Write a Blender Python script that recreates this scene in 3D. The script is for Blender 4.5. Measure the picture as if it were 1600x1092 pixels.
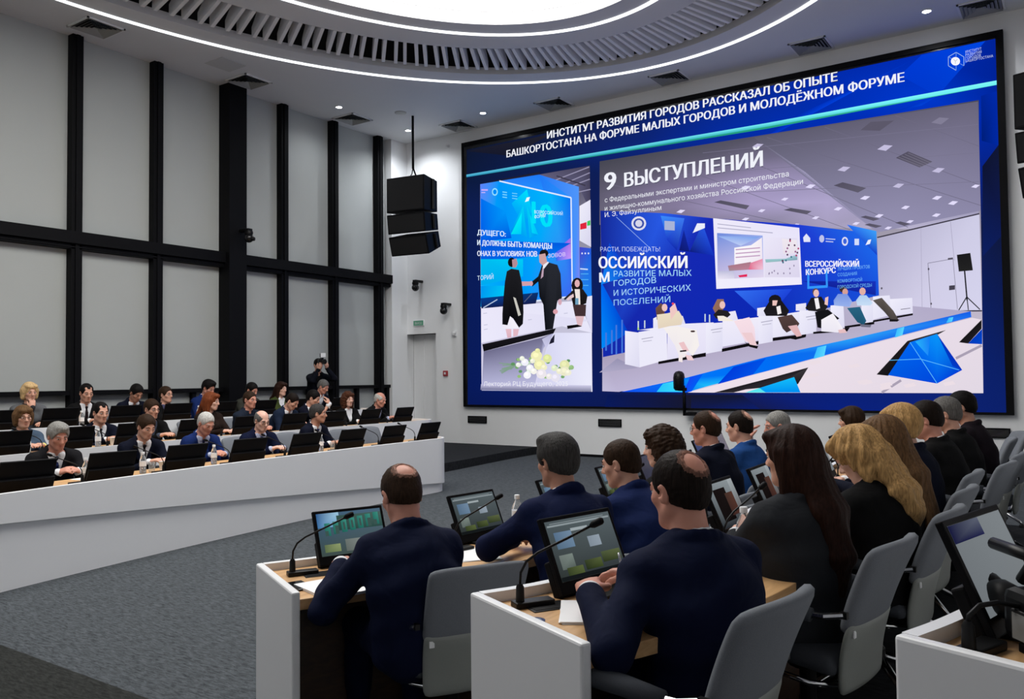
import bpy, bmesh, math, random
import numpy as np
from mathutils import Vector, Matrix
from mathutils.geometry import delaunay_2d_cdt

for _o in list(bpy.data.objects):
    bpy.data.objects.remove(_o, do_unlink=True)
scene = bpy.context.scene
COL = scene.collection
PI = math.pi
R_ = math.radians

# ------------------------------------------------------------------ camera
# Metres; origin under the camera, +Y towards the video wall, +X along it to the right.
YAW, PITCH, ROLL = R_(34.4), math.atan(42.6 / 1298.0), math.atan(0.0097)
_f = Vector((-math.sin(YAW) * math.cos(PITCH), math.cos(YAW) * math.cos(PITCH), math.sin(PITCH)))
_r0 = Vector((math.cos(YAW), math.sin(YAW), 0))
_u0 = _r0.cross(_f)
_r = _r0 * math.cos(ROLL) - _u0 * math.sin(ROLL)
_u = _u0 * math.cos(ROLL) + _r0 * math.sin(ROLL)
cam = bpy.data.cameras.new('camera')
cam_o = bpy.data.objects.new('camera', cam)
COL.objects.link(cam_o)
cam.sensor_fit = 'HORIZONTAL'
cam.sensor_width = 36.0
cam.lens = 36.0 * 1298.0 / 1600.0
cam.clip_start = 0.05
cam_o.matrix_world = Matrix(((_r.x, _u.x, -_f.x, 0), (_r.y, _u.y, -_f.y, 0), (_r.z, _u.z, -_f.z, 1.6), (0, 0, 0, 1)))
scene.camera = cam_o

# ------------------------------------------------------------------ light and exposure
PANEL_POWER = 5.4      # the luminous oval in the ceiling
STRIP_POWER = 2.6      # the two light lines around it
SPOT_POWER = 40.0      # small downlights
SCREEN_GAIN = 1.0
scene.view_settings.view_transform = 'Standard'
scene.view_settings.look = 'None'
scene.view_settings.exposure = 0.0
scene.view_settings.gamma = 1.0
scene.view_settings.use_curve_mapping = False
world = bpy.data.worlds.new('world')
scene.world = world
world.use_nodes = True
world.node_tree.nodes['Background'].inputs[0].default_value = (0.55, 0.6, 0.7, 1)
world.node_tree.nodes['Background'].inputs[1].default_value = 0.02

# ------------------------------------------------------------------ materials
def lin(c):
    c = c / 255.0
    return c / 12.92 if c <= 0.04045 else ((c + 0.055) / 1.055) ** 2.4

def hexlin(h):
    return tuple(lin(int(h[i:i + 2], 16)) for i in (0, 2, 4))

MATS = {}

def base_mat(name):
    m = bpy.data.materials.new(name)
    m.use_nodes = True
    nt = m.node_tree
    return m, nt, nt.nodes['Principled BSDF']

def nd(nt, kind, **kw):
    n = nt.nodes.new(kind)
    for k, v in kw.items():
        setattr(n, k, v)
    return n

def plain(name, col, rough=0.5, metal=0.0, spec=0.5, bump=0.0, bscale=200.0, var=0.0, vscale=8.0):
    """Principled with a little procedural colour variation and fine bump."""
    if name in MATS:
        return MATS[name]
    m, nt, b = base_mat(name)
    b.inputs['Roughness'].default_value = rough
    b.inputs['Metallic'].default_value = metal
    b.inputs['Specular IOR Level'].default_value = spec
    b.inputs['Base Color'].default_value = (*col, 1)
    tc = nd(nt, 'ShaderNodeTexCoord')
    if var > 0:
        nz = nd(nt, 'ShaderNodeTexNoise')
        nz.inputs['Scale'].default_value = vscale
        nz.inputs['Detail'].default_value = 4
        nt.links.new(tc.outputs['Object'], nz.inputs['Vector'])
        mx = nd(nt, 'ShaderNodeMix', data_type='RGBA')
        mx.inputs['A'].default_value = (*[c * (1 - var) for c in col], 1)
        mx.inputs['B'].default_value = (*[min(1, c * (1 + var)) for c in col], 1)
        nt.links.new(nz.outputs['Fac'], mx.inputs['Factor'])
        nt.links.new(mx.outputs['Result'], b.inputs['Base Color'])
    if bump > 0:
        nb = nd(nt, 'ShaderNodeTexNoise')
        nb.inputs['Scale'].default_value = bscale
        nb.inputs['Detail'].default_value = 3
        nt.links.new(tc.outputs['Object'], nb.inputs['Vector'])
        bp = nd(nt, 'ShaderNodeBump')
        bp.inputs['Strength'].default_value = bump
        bp.inputs['Distance'].default_value = 0.004
        nt.links.new(nb.outputs['Fac'], bp.inputs['Height'])
        nt.links.new(bp.outputs['Normal'], b.inputs['Normal'])
    MATS[name] = m
    return m

def cloth(name, col, rough=0.85, fold=0.5):
    """Woven cloth: weave bump, soft large folds, faint sheen."""
    if name in MATS:
        return MATS[name]
    m, nt, b = base_mat(name)
    b.inputs['Base Color'].default_value = (*col, 1)
    b.inputs['Roughness'].default_value = rough
    b.inputs['Specular IOR Level'].default_value = 0.10
    b.inputs['Sheen Weight'].default_value = 0.0
    b.inputs['Sheen Roughness'].default_value = 0.5
    tc = nd(nt, 'ShaderNodeTexCoord')
    n1 = nd(nt, 'ShaderNodeTexNoise'); n1.inputs['Scale'].default_value = 420; n1.inputs['Detail'].default_value = 2
    n2 = nd(nt, 'ShaderNodeTexNoise'); n2.inputs['Scale'].default_value = 9; n2.inputs['Detail'].default_value = 2; n2.inputs['Distortion'].default_value = 0.8
    nt.links.new(tc.outputs['Object'], n1.inputs['Vector'])
    nt.links.new(tc.outputs['Object'], n2.inputs['Vector'])
    b1 = nd(nt, 'ShaderNodeBump'); b1.inputs['Strength'].default_value = 0.25; b1.inputs['Distance'].default_value = 0.002
    b2 = nd(nt, 'ShaderNodeBump'); b2.inputs['Strength'].default_value = fold; b2.inputs['Distance'].default_value = 0.02
    nt.links.new(n1.outputs['Fac'], b1.inputs['Height'])
    nt.links.new(n2.outputs['Fac'], b2.inputs['Height'])
    nt.links.new(b2.outputs['Normal'], b1.inputs['Normal'])
    nt.links.new(b1.outputs['Normal'], b.inputs['Normal'])
    mx = nd(nt, 'ShaderNodeMix', data_type='RGBA')
    mx.inputs['A'].default_value = (*[c * 0.8 for c in col], 1)
    mx.inputs['B'].default_value = (*[min(1, c * 1.2) for c in col], 1)
    nt.links.new(n1.outputs['Fac'], mx.inputs['Factor'])
    nt.links.new(mx.outputs['Result'], b.inputs['Base Color'])
    MATS[name] = m
    return m

def hair_mat(name, col):
    if name in MATS:
        return MATS[name]
    m, nt, b = base_mat(name)
    b.inputs['Roughness'].default_value = 0.55
    b.inputs['Specular IOR Level'].default_value = 0.08
    tc = nd(nt, 'ShaderNodeTexCoord')
    mp = nd(nt, 'ShaderNodeMapping'); mp.inputs['Scale'].default_value = (1, 1, 0.16)
    nt.links.new(tc.outputs['Object'], mp.inputs['Vector'])
    nz = nd(nt, 'ShaderNodeTexNoise'); nz.inputs['Scale'].default_value = 150; nz.inputs['Detail'].default_value = 3; nz.inputs['Distortion'].default_value = 0.4
    nt.links.new(mp.outputs['Vector'], nz.inputs['Vector'])
    rp = nd(nt, 'ShaderNodeValToRGB')
    rp.color_ramp.elements[0].position = 0.32; rp.color_ramp.elements[1].position = 0.68
    rp.color_ramp.elements[0].color = (*[c * 0.6 for c in col], 1)
    rp.color_ramp.elements[1].color = (*[min(1, c * 1.35) for c in col], 1)
    nt.links.new(nz.outputs['Fac'], rp.inputs['Fac'])
    nt.links.new(rp.outputs['Color'], b.inputs['Base Color'])
    bp = nd(nt, 'ShaderNodeBump'); bp.inputs['Strength'].default_value = 0.5; bp.inputs['Distance'].default_value = 0.006
    nt.links.new(nz.outputs['Fac'], bp.inputs['Height'])
    nt.links.new(bp.outputs['Normal'], b.inputs['Normal'])
    MATS[name] = m
    return m

def skin_mat(name, col):
    if name in MATS:
        return MATS[name]
    m, nt, b = base_mat(name)
    b.inputs['Roughness'].default_value = 0.48
    b.inputs['Specular IOR Level'].default_value = 0.35
    b.inputs['Subsurface Weight'].default_value = 0.0
    tc = nd(nt, 'ShaderNodeTexCoord')
    nz = nd(nt, 'ShaderNodeTexNoise'); nz.inputs['Scale'].default_value = 22; nz.inputs['Detail'].default_value = 3
    nt.links.new(tc.outputs['Object'], nz.inputs['Vector'])
    mx = nd(nt, 'ShaderNodeMix', data_type='RGBA')
    mx.inputs['A'].default_value = (col[0], col[1] * 0.82, col[2] * 0.78, 1)
    mx.inputs['B'].default_value = (min(1, col[0] * 1.06), col[1] * 1.1, col[2] * 1.12, 1)
    nt.links.new(nz.outputs['Fac'], mx.inputs['Factor'])
    nt.links.new(mx.outputs['Result'], b.inputs['Base Color'])
    MATS[name] = m
    return m

def emit(name, col, power):
    if name in MATS:
        return MATS[name]
    m = bpy.data.materials.new(name)
    m.use_nodes = True
    nt = m.node_tree
    nt.nodes.remove(nt.nodes['Principled BSDF'])
    e = nd(nt, 'ShaderNodeEmission')
    e.inputs['Color'].default_value = (*col, 1)
    e.inputs['Strength'].default_value = power
    nt.links.new(e.outputs['Emission'], nt.nodes['Material Output'].inputs['Surface'])
    MATS[name] = m
    return m

def emit_attr(name, power):
    """A lit display: shows the colours stored on the picture's own vertices."""
    if name in MATS:
        return MATS[name]
    m = bpy.data.materials.new(name)
    m.use_nodes = True
    nt = m.node_tree
    nt.nodes.remove(nt.nodes['Principled BSDF'])
    at = nd(nt, 'ShaderNodeVertexColor'); at.layer_name = 'picture'
    e = nd(nt, 'ShaderNodeEmission'); e.inputs['Strength'].default_value = power
    nt.links.new(at.outputs['Color'], e.inputs['Color'])
    nt.links.new(e.outputs['Emission'], nt.nodes['Material Output'].inputs['Surface'])
    MATS[name] = m
    return m

def carpet(name, a, b_, streak=True):
    m, nt, b = base_mat(name)
    b.inputs['Roughness'].default_value = 0.95
    b.inputs['Specular IOR Level'].default_value = 0.1
    tc = nd(nt, 'ShaderNodeTexCoord')
    mp = nd(nt, 'ShaderNodeMapping')
    mp.inputs['Rotation'].default_value = (0, 0, R_(62))
    mp.inputs['Scale'].default_value = (1.0, 4.5, 1)
    nt.links.new(tc.outputs['Object'], mp.inputs['Vector'])
    n1 = nd(nt, 'ShaderNodeTexNoise'); n1.inputs['Scale'].default_value = 14; n1.inputs['Detail'].default_value = 8; n1.inputs['Roughness'].default_value = 0.75
    n1.inputs['Distortion'].default_value = 0.6
    nt.links.new(mp.outputs['Vector'], n1.inputs['Vector'])
    n2 = nd(nt, 'ShaderNodeTexNoise'); n2.inputs['Scale'].default_value = 300; n2.inputs['Detail'].default_value = 2
    nt.links.new(tc.outputs['Object'], n2.inputs['Vector'])
    rp = nd(nt, 'ShaderNodeValToRGB')
    rp.color_ramp.elements[0].position = 0.36; rp.color_ramp.elements[1].position = 0.66
    rp.color_ramp.elements[0].color = (*a, 1); rp.color_ramp.elements[1].color = (*b_, 1)
    nt.links.new(n1.outputs['Fac'], rp.inputs['Fac'])
    mx = nd(nt, 'ShaderNodeMix', data_type='RGBA', blend_type='MULTIPLY')
    mx.inputs['Factor'].default_value = 0.5
    nt.links.new(rp.outputs['Color'], mx.inputs['A'])
    nt.links.new(n2.outputs['Fac'], mx.inputs['B'])
    nt.links.new(mx.outputs['Result'], b.inputs['Base Color'])
    bp = nd(nt, 'ShaderNodeBump'); bp.inputs['Strength'].default_value = 0.4; bp.inputs['Distance'].default_value = 0.004
    nt.links.new(n2.outputs['Fac'], bp.inputs['Height'])
    nt.links.new(bp.outputs['Normal'], b.inputs['Normal'])
    MATS[name] = m
    return m

def wood(name, a, b_, rough=0.4):
    m, nt, b = base_mat(name)
    b.inputs['Roughness'].default_value = rough
    tc = nd(nt, 'ShaderNodeTexCoord')
    mp = nd(nt, 'ShaderNodeMapping'); mp.inputs['Scale'].default_value = (14, 1.6, 14)
    nt.links.new(tc.outputs['Object'], mp.inputs['Vector'])
    n1 = nd(nt, 'ShaderNodeTexNoise'); n1.inputs['Scale'].default_value = 2.2; n1.inputs['Detail'].default_value = 6; n1.inputs['Distortion'].default_value = 1.2
    nt.links.new(mp.outputs['Vector'], n1.inputs['Vector'])
    rp = nd(nt, 'ShaderNodeValToRGB')
    rp.color_ramp.elements[0].position = 0.3; rp.color_ramp.elements[1].position = 0.7
    rp.color_ramp.elements[0].color = (*a, 1); rp.color_ramp.elements[1].color = (*b_, 1)
    nt.links.new(n1.outputs['Fac'], rp.inputs['Fac'])
    nt.links.new(rp.outputs['Color'], b.inputs['Base Color'])
    bp = nd(nt, 'ShaderNodeBump'); bp.inputs['Strength'].default_value = 0.08; bp.inputs['Distance'].default_value = 0.002
    nt.links.new(n1.outputs['Fac'], bp.inputs['Height'])
    nt.links.new(bp.outputs['Normal'], b.inputs['Normal'])
    MATS[name] = m
    return m

def glassy(name, col=(0.92, 0.95, 0.97), rough=0.03):
    m, nt, b = base_mat(name)
    b.inputs['Base Color'].default_value = (*col, 1)
    b.inputs['Roughness'].default_value = rough
    b.inputs['IOR'].default_value = 1.33
    b.inputs['Transmission Weight'].default_value = 0.9
    MATS[name] = m
    return m

M_WALL = plain('white_wall_paint', (0.84, 0.85, 0.86), 0.6, bump=0.05, bscale=90, var=0.02, vscale=1.5)
M_CEIL = plain('ceiling_paint', (0.70, 0.71, 0.73), 0.7, bump=0.04, bscale=80, var=0.015, vscale=2)
M_LACQ = plain('white_lacquer', (0.80, 0.81, 0.83), 0.38, bump=0.02, bscale=60, var=0.01, vscale=3)
M_BLACK = plain('black_powder_coat', (0.0025, 0.0025, 0.0035), 0.6, spec=0.12, bump=0.05, bscale=300)
M_VOID = plain('black_void_lining', (0.004, 0.004, 0.005), 0.9, bump=0.05, bscale=60)
M_PLASTIC = plain('black_plastic', (0.004, 0.004, 0.0045), 0.4, spec=0.22, bump=0.04, bscale=400)
M_GLOSS = plain('black_gloss_plastic', (0.006, 0.006, 0.007), 0.16, bump=0.01, bscale=50)
M_BLIND = plain('grey_blind_fabric', (0.43, 0.45, 0.44), 0.85, bump=0.15, bscale=260, var=0.04, vscale=1.2)
M_WOOD = wood('light_oak_veneer', (0.50, 0.275, 0.115), (0.68, 0.42, 0.20))
M_DARKWOOD = wood('dark_brown_veneer', (0.028, 0.013, 0.007), (0.055, 0.027, 0.013), 0.5)
M_CARPET = carpet('grey_carpet', (0.036, 0.042, 0.047), (0.135, 0.15, 0.165))
M_CARPET_D = carpet('dark_carpet', (0.014, 0.015, 0.014), (0.05, 0.053, 0.05))
M_CARPET_P = carpet('charcoal_carpet', (0.012, 0.013, 0.015), (0.04, 0.043, 0.048))
M_CHROME = plain('chrome', (0.75, 0.76, 0.78), 0.12, 1.0, bump=0.01, bscale=20)
M_CHAIRF = cloth('grey_chair_fabric', (0.165, 0.178, 0.20), 0.9, 0.12)
M_CHAIRD = cloth('dark_grey_seat_fabric', (0.05, 0.055, 0.065), 0.9, 0.12)
M_SHELL = plain('pale_grey_chair_shell', (0.235, 0.25, 0.235), 0.5, bump=0.05, bscale=120, var=0.03)
M_PAPER = plain('white_paper', (0.85, 0.86, 0.88), 0.7, bump=0.03, bscale=40, var=0.02)
M_CLEAR = glassy('clear_plastic')
M_WHITECAP = plain('white_cap_plastic', (0.8, 0.81, 0.82), 0.4, bump=0.02, bscale=80)
M_NAVYTAG = plain('navy_plastic', (0.008, 0.02, 0.11), 0.4, bump=0.02, bscale=80)
M_BLUECUP = plain('teal_blue_card', (0.05, 0.35, 0.5), 0.5, bump=0.02, bscale=80)
M_GREENSIGN = plain('green_sign_face', (0.10, 0.36, 0.22), 0.5, bump=0.02, bscale=80)
M_RED = plain('red_call_point', (0.35, 0.03, 0.04), 0.4, bump=0.02, bscale=80)
M_GRILLE = plain('grey_diffuser', (0.34, 0.35, 0.34), 0.55, bump=0.02, bscale=50)
M_WHITE = plain('white_plastic', (0.78, 0.79, 0.80), 0.45, bump=0.02, bscale=90)
M_EYE = plain('eye_white', (0.62, 0.6, 0.58), 0.25, bump=0.01, bscale=30)
M_IRIS = plain('dark_iris', (0.02, 0.014, 0.01), 0.2, bump=0.01, bscale=30)
M_SHOE = plain('black_leather', (0.008, 0.007, 0.007), 0.3, bump=0.06, bscale=160)

# ------------------------------------------------------------------ builders
def link(o, parent=None):
    COL.objects.link(o)
    if parent is not None:
        o.parent = parent
    return o

def obj_from(name, me, mat, parent=None, smooth=False):
    mats = mat if isinstance(mat, (list, tuple)) else [mat]
    for m in mats:
        me.materials.append(m)
    if smooth:
        me.polygons.foreach_set('use_smooth', [True] * len(me.polygons))
    return link(bpy.data.objects.new(name, me), parent)

def bm_obj(name, bm, mat, parent=None, smooth=False, bevel=0.0, segs=2):
    bmesh.ops.remove_doubles(bm, verts=bm.verts, dist=1e-6)
    bmesh.ops.recalc_face_normals(bm, faces=bm.faces)
    me = bpy.data.meshes.new(name)
    bm.to_mesh(me)
    bm.free()
    o = obj_from(name, me, mat, parent, smooth)
    if bevel > 0:
        md = o.modifiers.new('bevel', 'BEVEL')
        md.width = bevel; md.segments = segs; md.limit_method = 'ANGLE'; md.angle_limit = R_(40)
    return o

def empty(name, loc, rz=0.0, label=None, cat=None, group=None):
    o = bpy.data.objects.new(name, None)
    COL.objects.link(o)
    o.empty_display_size = 0.1
    o.location = loc
    o.rotation_euler = (0, 0, rz)
    tag(o, label, cat, group)
    return o

def tag(o, label=None, cat=None, group=None, kind=None):
    if label: o['label'] = label
    if cat: o['category'] = cat
    if group: o['group'] = group
    if kind: o['kind'] = kind
    return o

def copy_tree(o, parent=None):
    c = o.copy()
    COL.objects.link(c)
    if parent is not None:
        c.parent = parent
    for ch in [x for x in o.children]:
        copy_tree(ch, c)
    return c

def add_box(bm, lo, hi, mat=0):
    x0, y0, z0 = lo; x1, y1, z1 = hi
    v = [bm.verts.new(p) for p in ((x0, y0, z0), (x1, y0, z0), (x1, y1, z0), (x0, y1, z0), (x0, y0, z1), (x1, y0, z1), (x1, y1, z1), (x0, y1, z1))]
    for f in ((0, 3, 2, 1), (4, 5, 6, 7), (0, 1, 5, 4), (1, 2, 6, 5), (2, 3, 7, 6), (3, 0, 4, 7)):
        bm.faces.new([v[i] for i in f]).material_index = mat

def box(name, lo, hi, mat, parent=None, bevel=0.0):
    bm = bmesh.new()
    add_box(bm, lo, hi)
    return bm_obj(name, bm, mat, parent, bevel=bevel)

def add_tube(bm, pts, rad, n=10, flat=None, caps=True, mat=0):
    """Tube along a polyline; rad is a number or one per point; flat=(axis, factor) squashes the section."""
    pts = [Vector(p) for p in pts]
    rads = [rad] * len(pts) if isinstance(rad, (int, float)) else list(rad)
    rings = []
    prev = None
    for i, p in enumerate(pts):
        t = (pts[min(i + 1, len(pts) - 1)] - pts[max(i - 1, 0)]).normalized()
        if prev is None:
            a = Vector((0, 0, 1)) if abs(t.z) < 0.9 else Vector((1, 0, 0))
            nrm = (a - t * a.dot(t)).normalized()
        else:
            nrm = (prev - t * prev.dot(t)).normalized()
        prev = nrm
        bi = t.cross(nrm)
        ring = []
        for k in range(n):
            an = 2 * PI * k / n
            d = nrm * math.cos(an) * rads[i] + bi * math.sin(an) * rads[i]
            if flat:
                ax = Vector(flat[0]); d = d + ax * d.dot(ax) * (flat[1] - 1)
            ring.append(bm.verts.new(p + d))
        rings.append(ring)
    for a, b in zip(rings, rings[1:]):
        for k in range(n):
            bm.faces.new((a[k], a[(k + 1) % n], b[(k + 1) % n], b[k])).material_index = mat
    if caps:
        bm.faces.new(list(reversed(rings[0]))).material_index = mat
        bm.faces.new(rings[-1]).material_index = mat

def tube(name, pts, rad, mat, parent=None, n=10, flat=None):
    bm = bmesh.new()
    add_tube(bm, pts, rad, n, flat)
    return bm_obj(name, bm, mat, parent, smooth=True)

def add_lathe(bm, prof, n=16, at=(0, 0, 0), mat=0):
    rings = []
    for r, z in prof:
        rings.append([bm.verts.new((at[0] + r * math.cos(2 * PI * k / n), at[1] + r * math.sin(2 * PI * k / n), at[2] + z)) for k in range(n)])
    for a, b in zip(rings, rings[1:]):
        for k in range(n):
            bm.faces.new((a[k], a[(k + 1) % n], b[(k + 1) % n], b[k])).material_index = mat
    bm.faces.new(list(reversed(rings[0]))).material_index = mat
    bm.faces.new(rings[-1]).material_index = mat

def lathe(name, prof, mat, parent=None, n=16, at=(0, 0, 0), smooth=True):
    bm = bmesh.new()
    add_lathe(bm, prof, n, at)
    o = bm_obj(name, bm, mat, parent, smooth=smooth)
    if smooth:
        md = o.modifiers.new('edges', 'EDGE_SPLIT'); md.split_angle = R_(50)
    return o

def spline(pts, per=6):
    """Catmull-Rom through 2D points."""
    P = [Vector((*p, 0)) for p in pts]
    P = [P[0] * 2 - P[1]] + P + [P[-1] * 2 - P[-2]]
    out = []
    for i in range(1, len(P) - 2):
        for k in range(per):
            t = k / per
            p0, p1, p2, p3 = P[i - 1], P[i], P[i + 1], P[i + 2]
            q = 0.5 * ((2 * p1) + (p2 - p0) * t + (2 * p0 - 5 * p1 + 4 * p2 - p3) * t * t + (3 * p1 - p0 - 3 * p2 + p3) * t ** 3)
            out.append((q.x, q.y))
    out.append((P[-2].x, P[-2].y))
    return out

def offset(path, d):
    """Shift a 2D polyline to its right by d (negative: left)."""
    out = []
    for i, p in enumerate(path):
        a = path[max(i - 1, 0)]; b = path[min(i + 1, len(path) - 1)]
        tx, ty = b[0] - a[0], b[1] - a[1]
        l = math.hypot(tx, ty) or 1
        out.append((p[0] + ty / l * d, p[1] - tx / l * d))
    return out

def add_strip(bm, A, B, z0, z1, mat=0):
    """Solid between two polylines A and B, from z0 to z1 (numbers or one per point)."""
    n = len(A)
    za = [z0] * n if isinstance(z0, (int, float)) else z0
    zb = [z1] * n if isinstance(z1, (int, float)) else z1
    q = []
    for i in range(n):
        q.append([bm.verts.new((A[i][0], A[i][1], za[i])), bm.verts.new((B[i][0], B[i][1], za[i])), bm.verts.new((B[i][0], B[i][1], zb[i])), bm.verts.new((A[i][0], A[i][1], zb[i]))])
    for a, b in zip(q, q[1:]):
        for k in range(4):
            bm.faces.new((a[k], a[(k + 1) % 4], b[(k + 1) % 4], b[k])).material_index = mat
    bm.faces.new(q[0]).material_index = mat
    bm.faces.new(list(reversed(q[-1]))).material_index = mat

def strip(name, A, B, z0, z1, mat, parent=None, bevel=0.0):
    bm = bmesh.new()
    add_strip(bm, A, B, z0, z1)
    return bm_obj(name, bm, mat, parent, bevel=bevel)

def prism(name, pts, z0, z1, mat, parent=None):
    bm = bmesh.new()
    lo = [bm.verts.new((x, y, z0)) for x, y in pts]
    hi = [bm.verts.new((x, y, z1)) for x, y in pts]
    bm.faces.new(list(reversed(lo))); bm.faces.new(hi)
    for i in range(len(pts)):
        j = (i + 1) % len(pts)
        bm.faces.new((lo[i], lo[j], hi[j], hi[i]))
    return bm_obj(name, bm, mat, parent)

def text_mesh(body, width, height):
    """Lettering as a flat mesh in its own XY plane, scaled to a width and a capital height.
    Strokes that cross inside a letter stay solid."""
    cu = bpy.data.curves.new('lettering', 'FONT')
    cu.body = body
    cu.fill_mode = 'NONE'
    cu.resolution_u = 3
    o = bpy.data.objects.new('lettering', cu)
    COL.objects.link(o)
    bpy.context.view_layer.update()
    me = bpy.data.meshes.new_from_object(o.evaluated_get(bpy.context.evaluated_depsgraph_get()))
    bpy.data.objects.remove(o, do_unlink=True)
    co = np.empty(len(me.vertices) * 3, dtype=np.float64)
    me.vertices.foreach_get('co', co)
    co = co.reshape(-1, 3)
    nb = {}
    for e in me.edges:
        a, b = e.vertices
        nb.setdefault(a, []).append(b); nb.setdefault(b, []).append(a)
    bpy.data.meshes.remove(me)
    loops, seen = [], set()
    for v in sorted(nb):
        if v in seen:
            continue
        lp, prev, cur = [v], None, v
        seen.add(v)
        while True:
            nx = [q for q in nb[cur] if q not in seen]
            if not nx:
                break
            cur = min(nx) if len(lp) == 1 else nx[0]
            seen.add(cur); lp.append(cur)
        if len(lp) > 2:
            loops.append(lp)
    # triangulate everything, then keep what the outlines wind round (non-zero rule)
    ed = [(a, b) for l in loops for a, b in zip(l, l[1:] + l[:1])]
    vv, _, tri, _, _, _ = delaunay_2d_cdt([Vector((p[0], p[1])) for p in co], ed, [], 0, 1e-6)
    A = np.array([co[a][:2] for a, b in ed]); B = np.array([co[b][:2] for a, b in ed])
    vv = np.array([(p.x, p.y) for p in vv])
    tri = np.array([t for t in tri if len(t) == 3], dtype=int).reshape(-1, 3)
    c = vv[tri].mean(1)
    up = (A[None, :, 1] <= c[:, None, 1]) & (B[None, :, 1] > c[:, None, 1])
    dn = (A[None, :, 1] > c[:, None, 1]) & (B[None, :, 1] <= c[:, None, 1])
    side = (B[None, :, 0] - A[None, :, 0]) * (c[:, None, 1] - A[None, :, 1]) - (c[:, None, 0] - A[None, :, 0]) * (B[None, :, 1] - A[None, :, 1])
    wn = (up & (side > 0)).sum(1) - (dn & (side < 0)).sum(1)
    faces = [tuple(int(i) for i in t) for t in tri[wn != 0]]
    co = np.concatenate([vv, np.zeros((len(vv), 1))], 1)
    co[:, 0] -= co[:, 0].min()
    co[:, 0] *= width / max(co[:, 0].max(), 1e-6)
    co[:, 1] *= height / 0.73
    return co, faces

# ================================================================== THE ROOM
D = 14.5          # video wall plane
WX = -13.0        # glazed wall plane
H = 7.05          # ceiling
CX, CY = -5.98, 5.2
XR, YB = 3.2, -4.6

def ell(a, b, n=160, cx=CX, cy=CY):
    return [(cx + a * math.cos(2 * PI * i / n), cy + b * math.sin(2 * PI * i / n)) for i in range(n)]

def S(o):
    return tag(o, kind='structure')

# floors: grey carpet well, dark carpet strip near the entrance, raised platforms for the seat rows
S(box('floor', (-13.4, 2.45, -0.1), (XR, D + 0.2, 0.0), M_CARPET))
S(box('floor_entrance_strip', (-13.4, YB, -0.1), (XR, 2.45, 0.0), M_CARPET_D))

# walls
bm = bmesh.new()
add_box(bm, (-12.0, D, 0), (XR, D + 0.3, H))
add_box(bm, (-13.2, D, 2.60), (-12.0, D + 0.3, H))
add_box(bm, (-13.2, D, 0), (-12.95, D + 0.3, 2.60))
S(bm_obj('wall_front', bm, M_WALL))
bm = bmesh.new()                       # the pier between glazing and front wall, with a shallow return
add_box(bm, (-13.2, 13.98, 0), (WX + 0.14, D, H))
S(bm_obj('wall_left_pier', bm, M_WALL))
S(box('wall_right', (XR, YB, 0), (XR + 0.2, D + 0.3, H + 0.4), M_WALL))
S(box('wall_back', (-13.4, YB - 0.2, 0), (XR + 0.2, YB, H + 0.4), M_WALL))
S(box('wall_left', (-13.6, YB, 0), (-13.3, 13.98, H + 0.4), M_WALL))
# door recess, left of the screen
dr = S(empty('door_1', (-12.5, D, 0)))
bm = bmesh.new()
add_box(bm, (-12.93, 0.30 + D, 0.15), (-12.02, 0.34 + D, 2.60))
o = S(bm_obj('door_leaf', bm, M_WALL)); o.parent = dr; o.matrix_parent_inverse = Matrix.Translation((12.5, -D, 0))
bm = bmesh.new()
for a in ((-12.955, -12.935), (-12.02, -12.0)):
    add_box(bm, (a[0], D + 0.01, 0.15), (a[1], D + 0.3, 2.60))
add_box(bm, (-12.955, D + 0.01, 2.60), (-12.0, D + 0.3, 2.62))
add_box(bm, (-12.62, D + 0.285, 0.15), (-12.60, D + 0.30, 2.60))
o = S(bm_obj('door_frame', bm, M_WALL)); o.parent = dr; o.matrix_parent_inverse = Matrix.Translation((12.5, -D, 0))
# skirting of the front wall
S(box('baseboard_front', (-9.3, D - 0.015, 0), (XR, D - 0.001, 0.05), M_BLACK))

# ceiling with its oval opening
def flat_ring(bm, outer, inner, z):
    n = len(outer)
    o_ = [bm.verts.new((x, y, z)) for x, y in outer]
    i_ = [bm.verts.new((x, y, z)) for x, y in inner]
    for k in range(n):
        bm.faces.new((o_[k], o_[(k + 1) % n], i_[(k + 1) % n], i_[k]))

def solid_ring(name, outer, inner, z0, z1, mat, smooth=False):
    bm = bmesh.new()
    n = len(outer)
    L = [[bm.verts.new((x, y, z)) for x, y in path] for path, z in ((outer, z0), (inner, z0), (inner, z1), (outer, z1))]
    for a, b in ((0, 1), (1, 2), (2, 3), (3, 0)):
        for k in range(n):
            bm.faces.new((L[a][k], L[a][(k + 1) % n], L[b][(k + 1) % n], L[b][k]))
    return bm_obj(name, bm, mat)

def rect_path(n):
    out = []
    for i in range(n):
        a = 2 * PI * i / n
        dx, dy = math.cos(a) * 5.51, math.sin(a) * 7.78
        tx = ((XR + 0.1 - CX) / dx if dx > 0 else (-13.4 - CX) / dx) if abs(dx) > 1e-6 else 1e9
        ty = ((D + 0.2 - CY) / dy if dy > 0 else (YB - 0.1 - CY) / dy) if abs(dy) > 1e-6 else 1e9
        t = min(tx, ty)
        out.append((CX + dx * t, CY + dy * t))
    return out
N = 160
S(solid_ring('ceiling', rect_path(N), ell(5.51, 7.78, N), H, H + 0.12, M_CEIL))
S(box('ceiling_void', (-13.5, YB - 0.1, H + 1.0), (XR + 0.1, D + 0.3, H + 1.1), M_VOID))
bm = bmesh.new()
e1 = ell(5.56, 7.83, N)
lo = [bm.verts.new((x, y, H + 0.1)) for x, y in e1]; hi = [bm.verts.new((x, y, H + 1.0)) for x, y in e1]
for k in range(N):
    bm.faces.new((lo[k], lo[(k + 1) % N], hi[(k + 1) % N], hi[k]))
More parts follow.
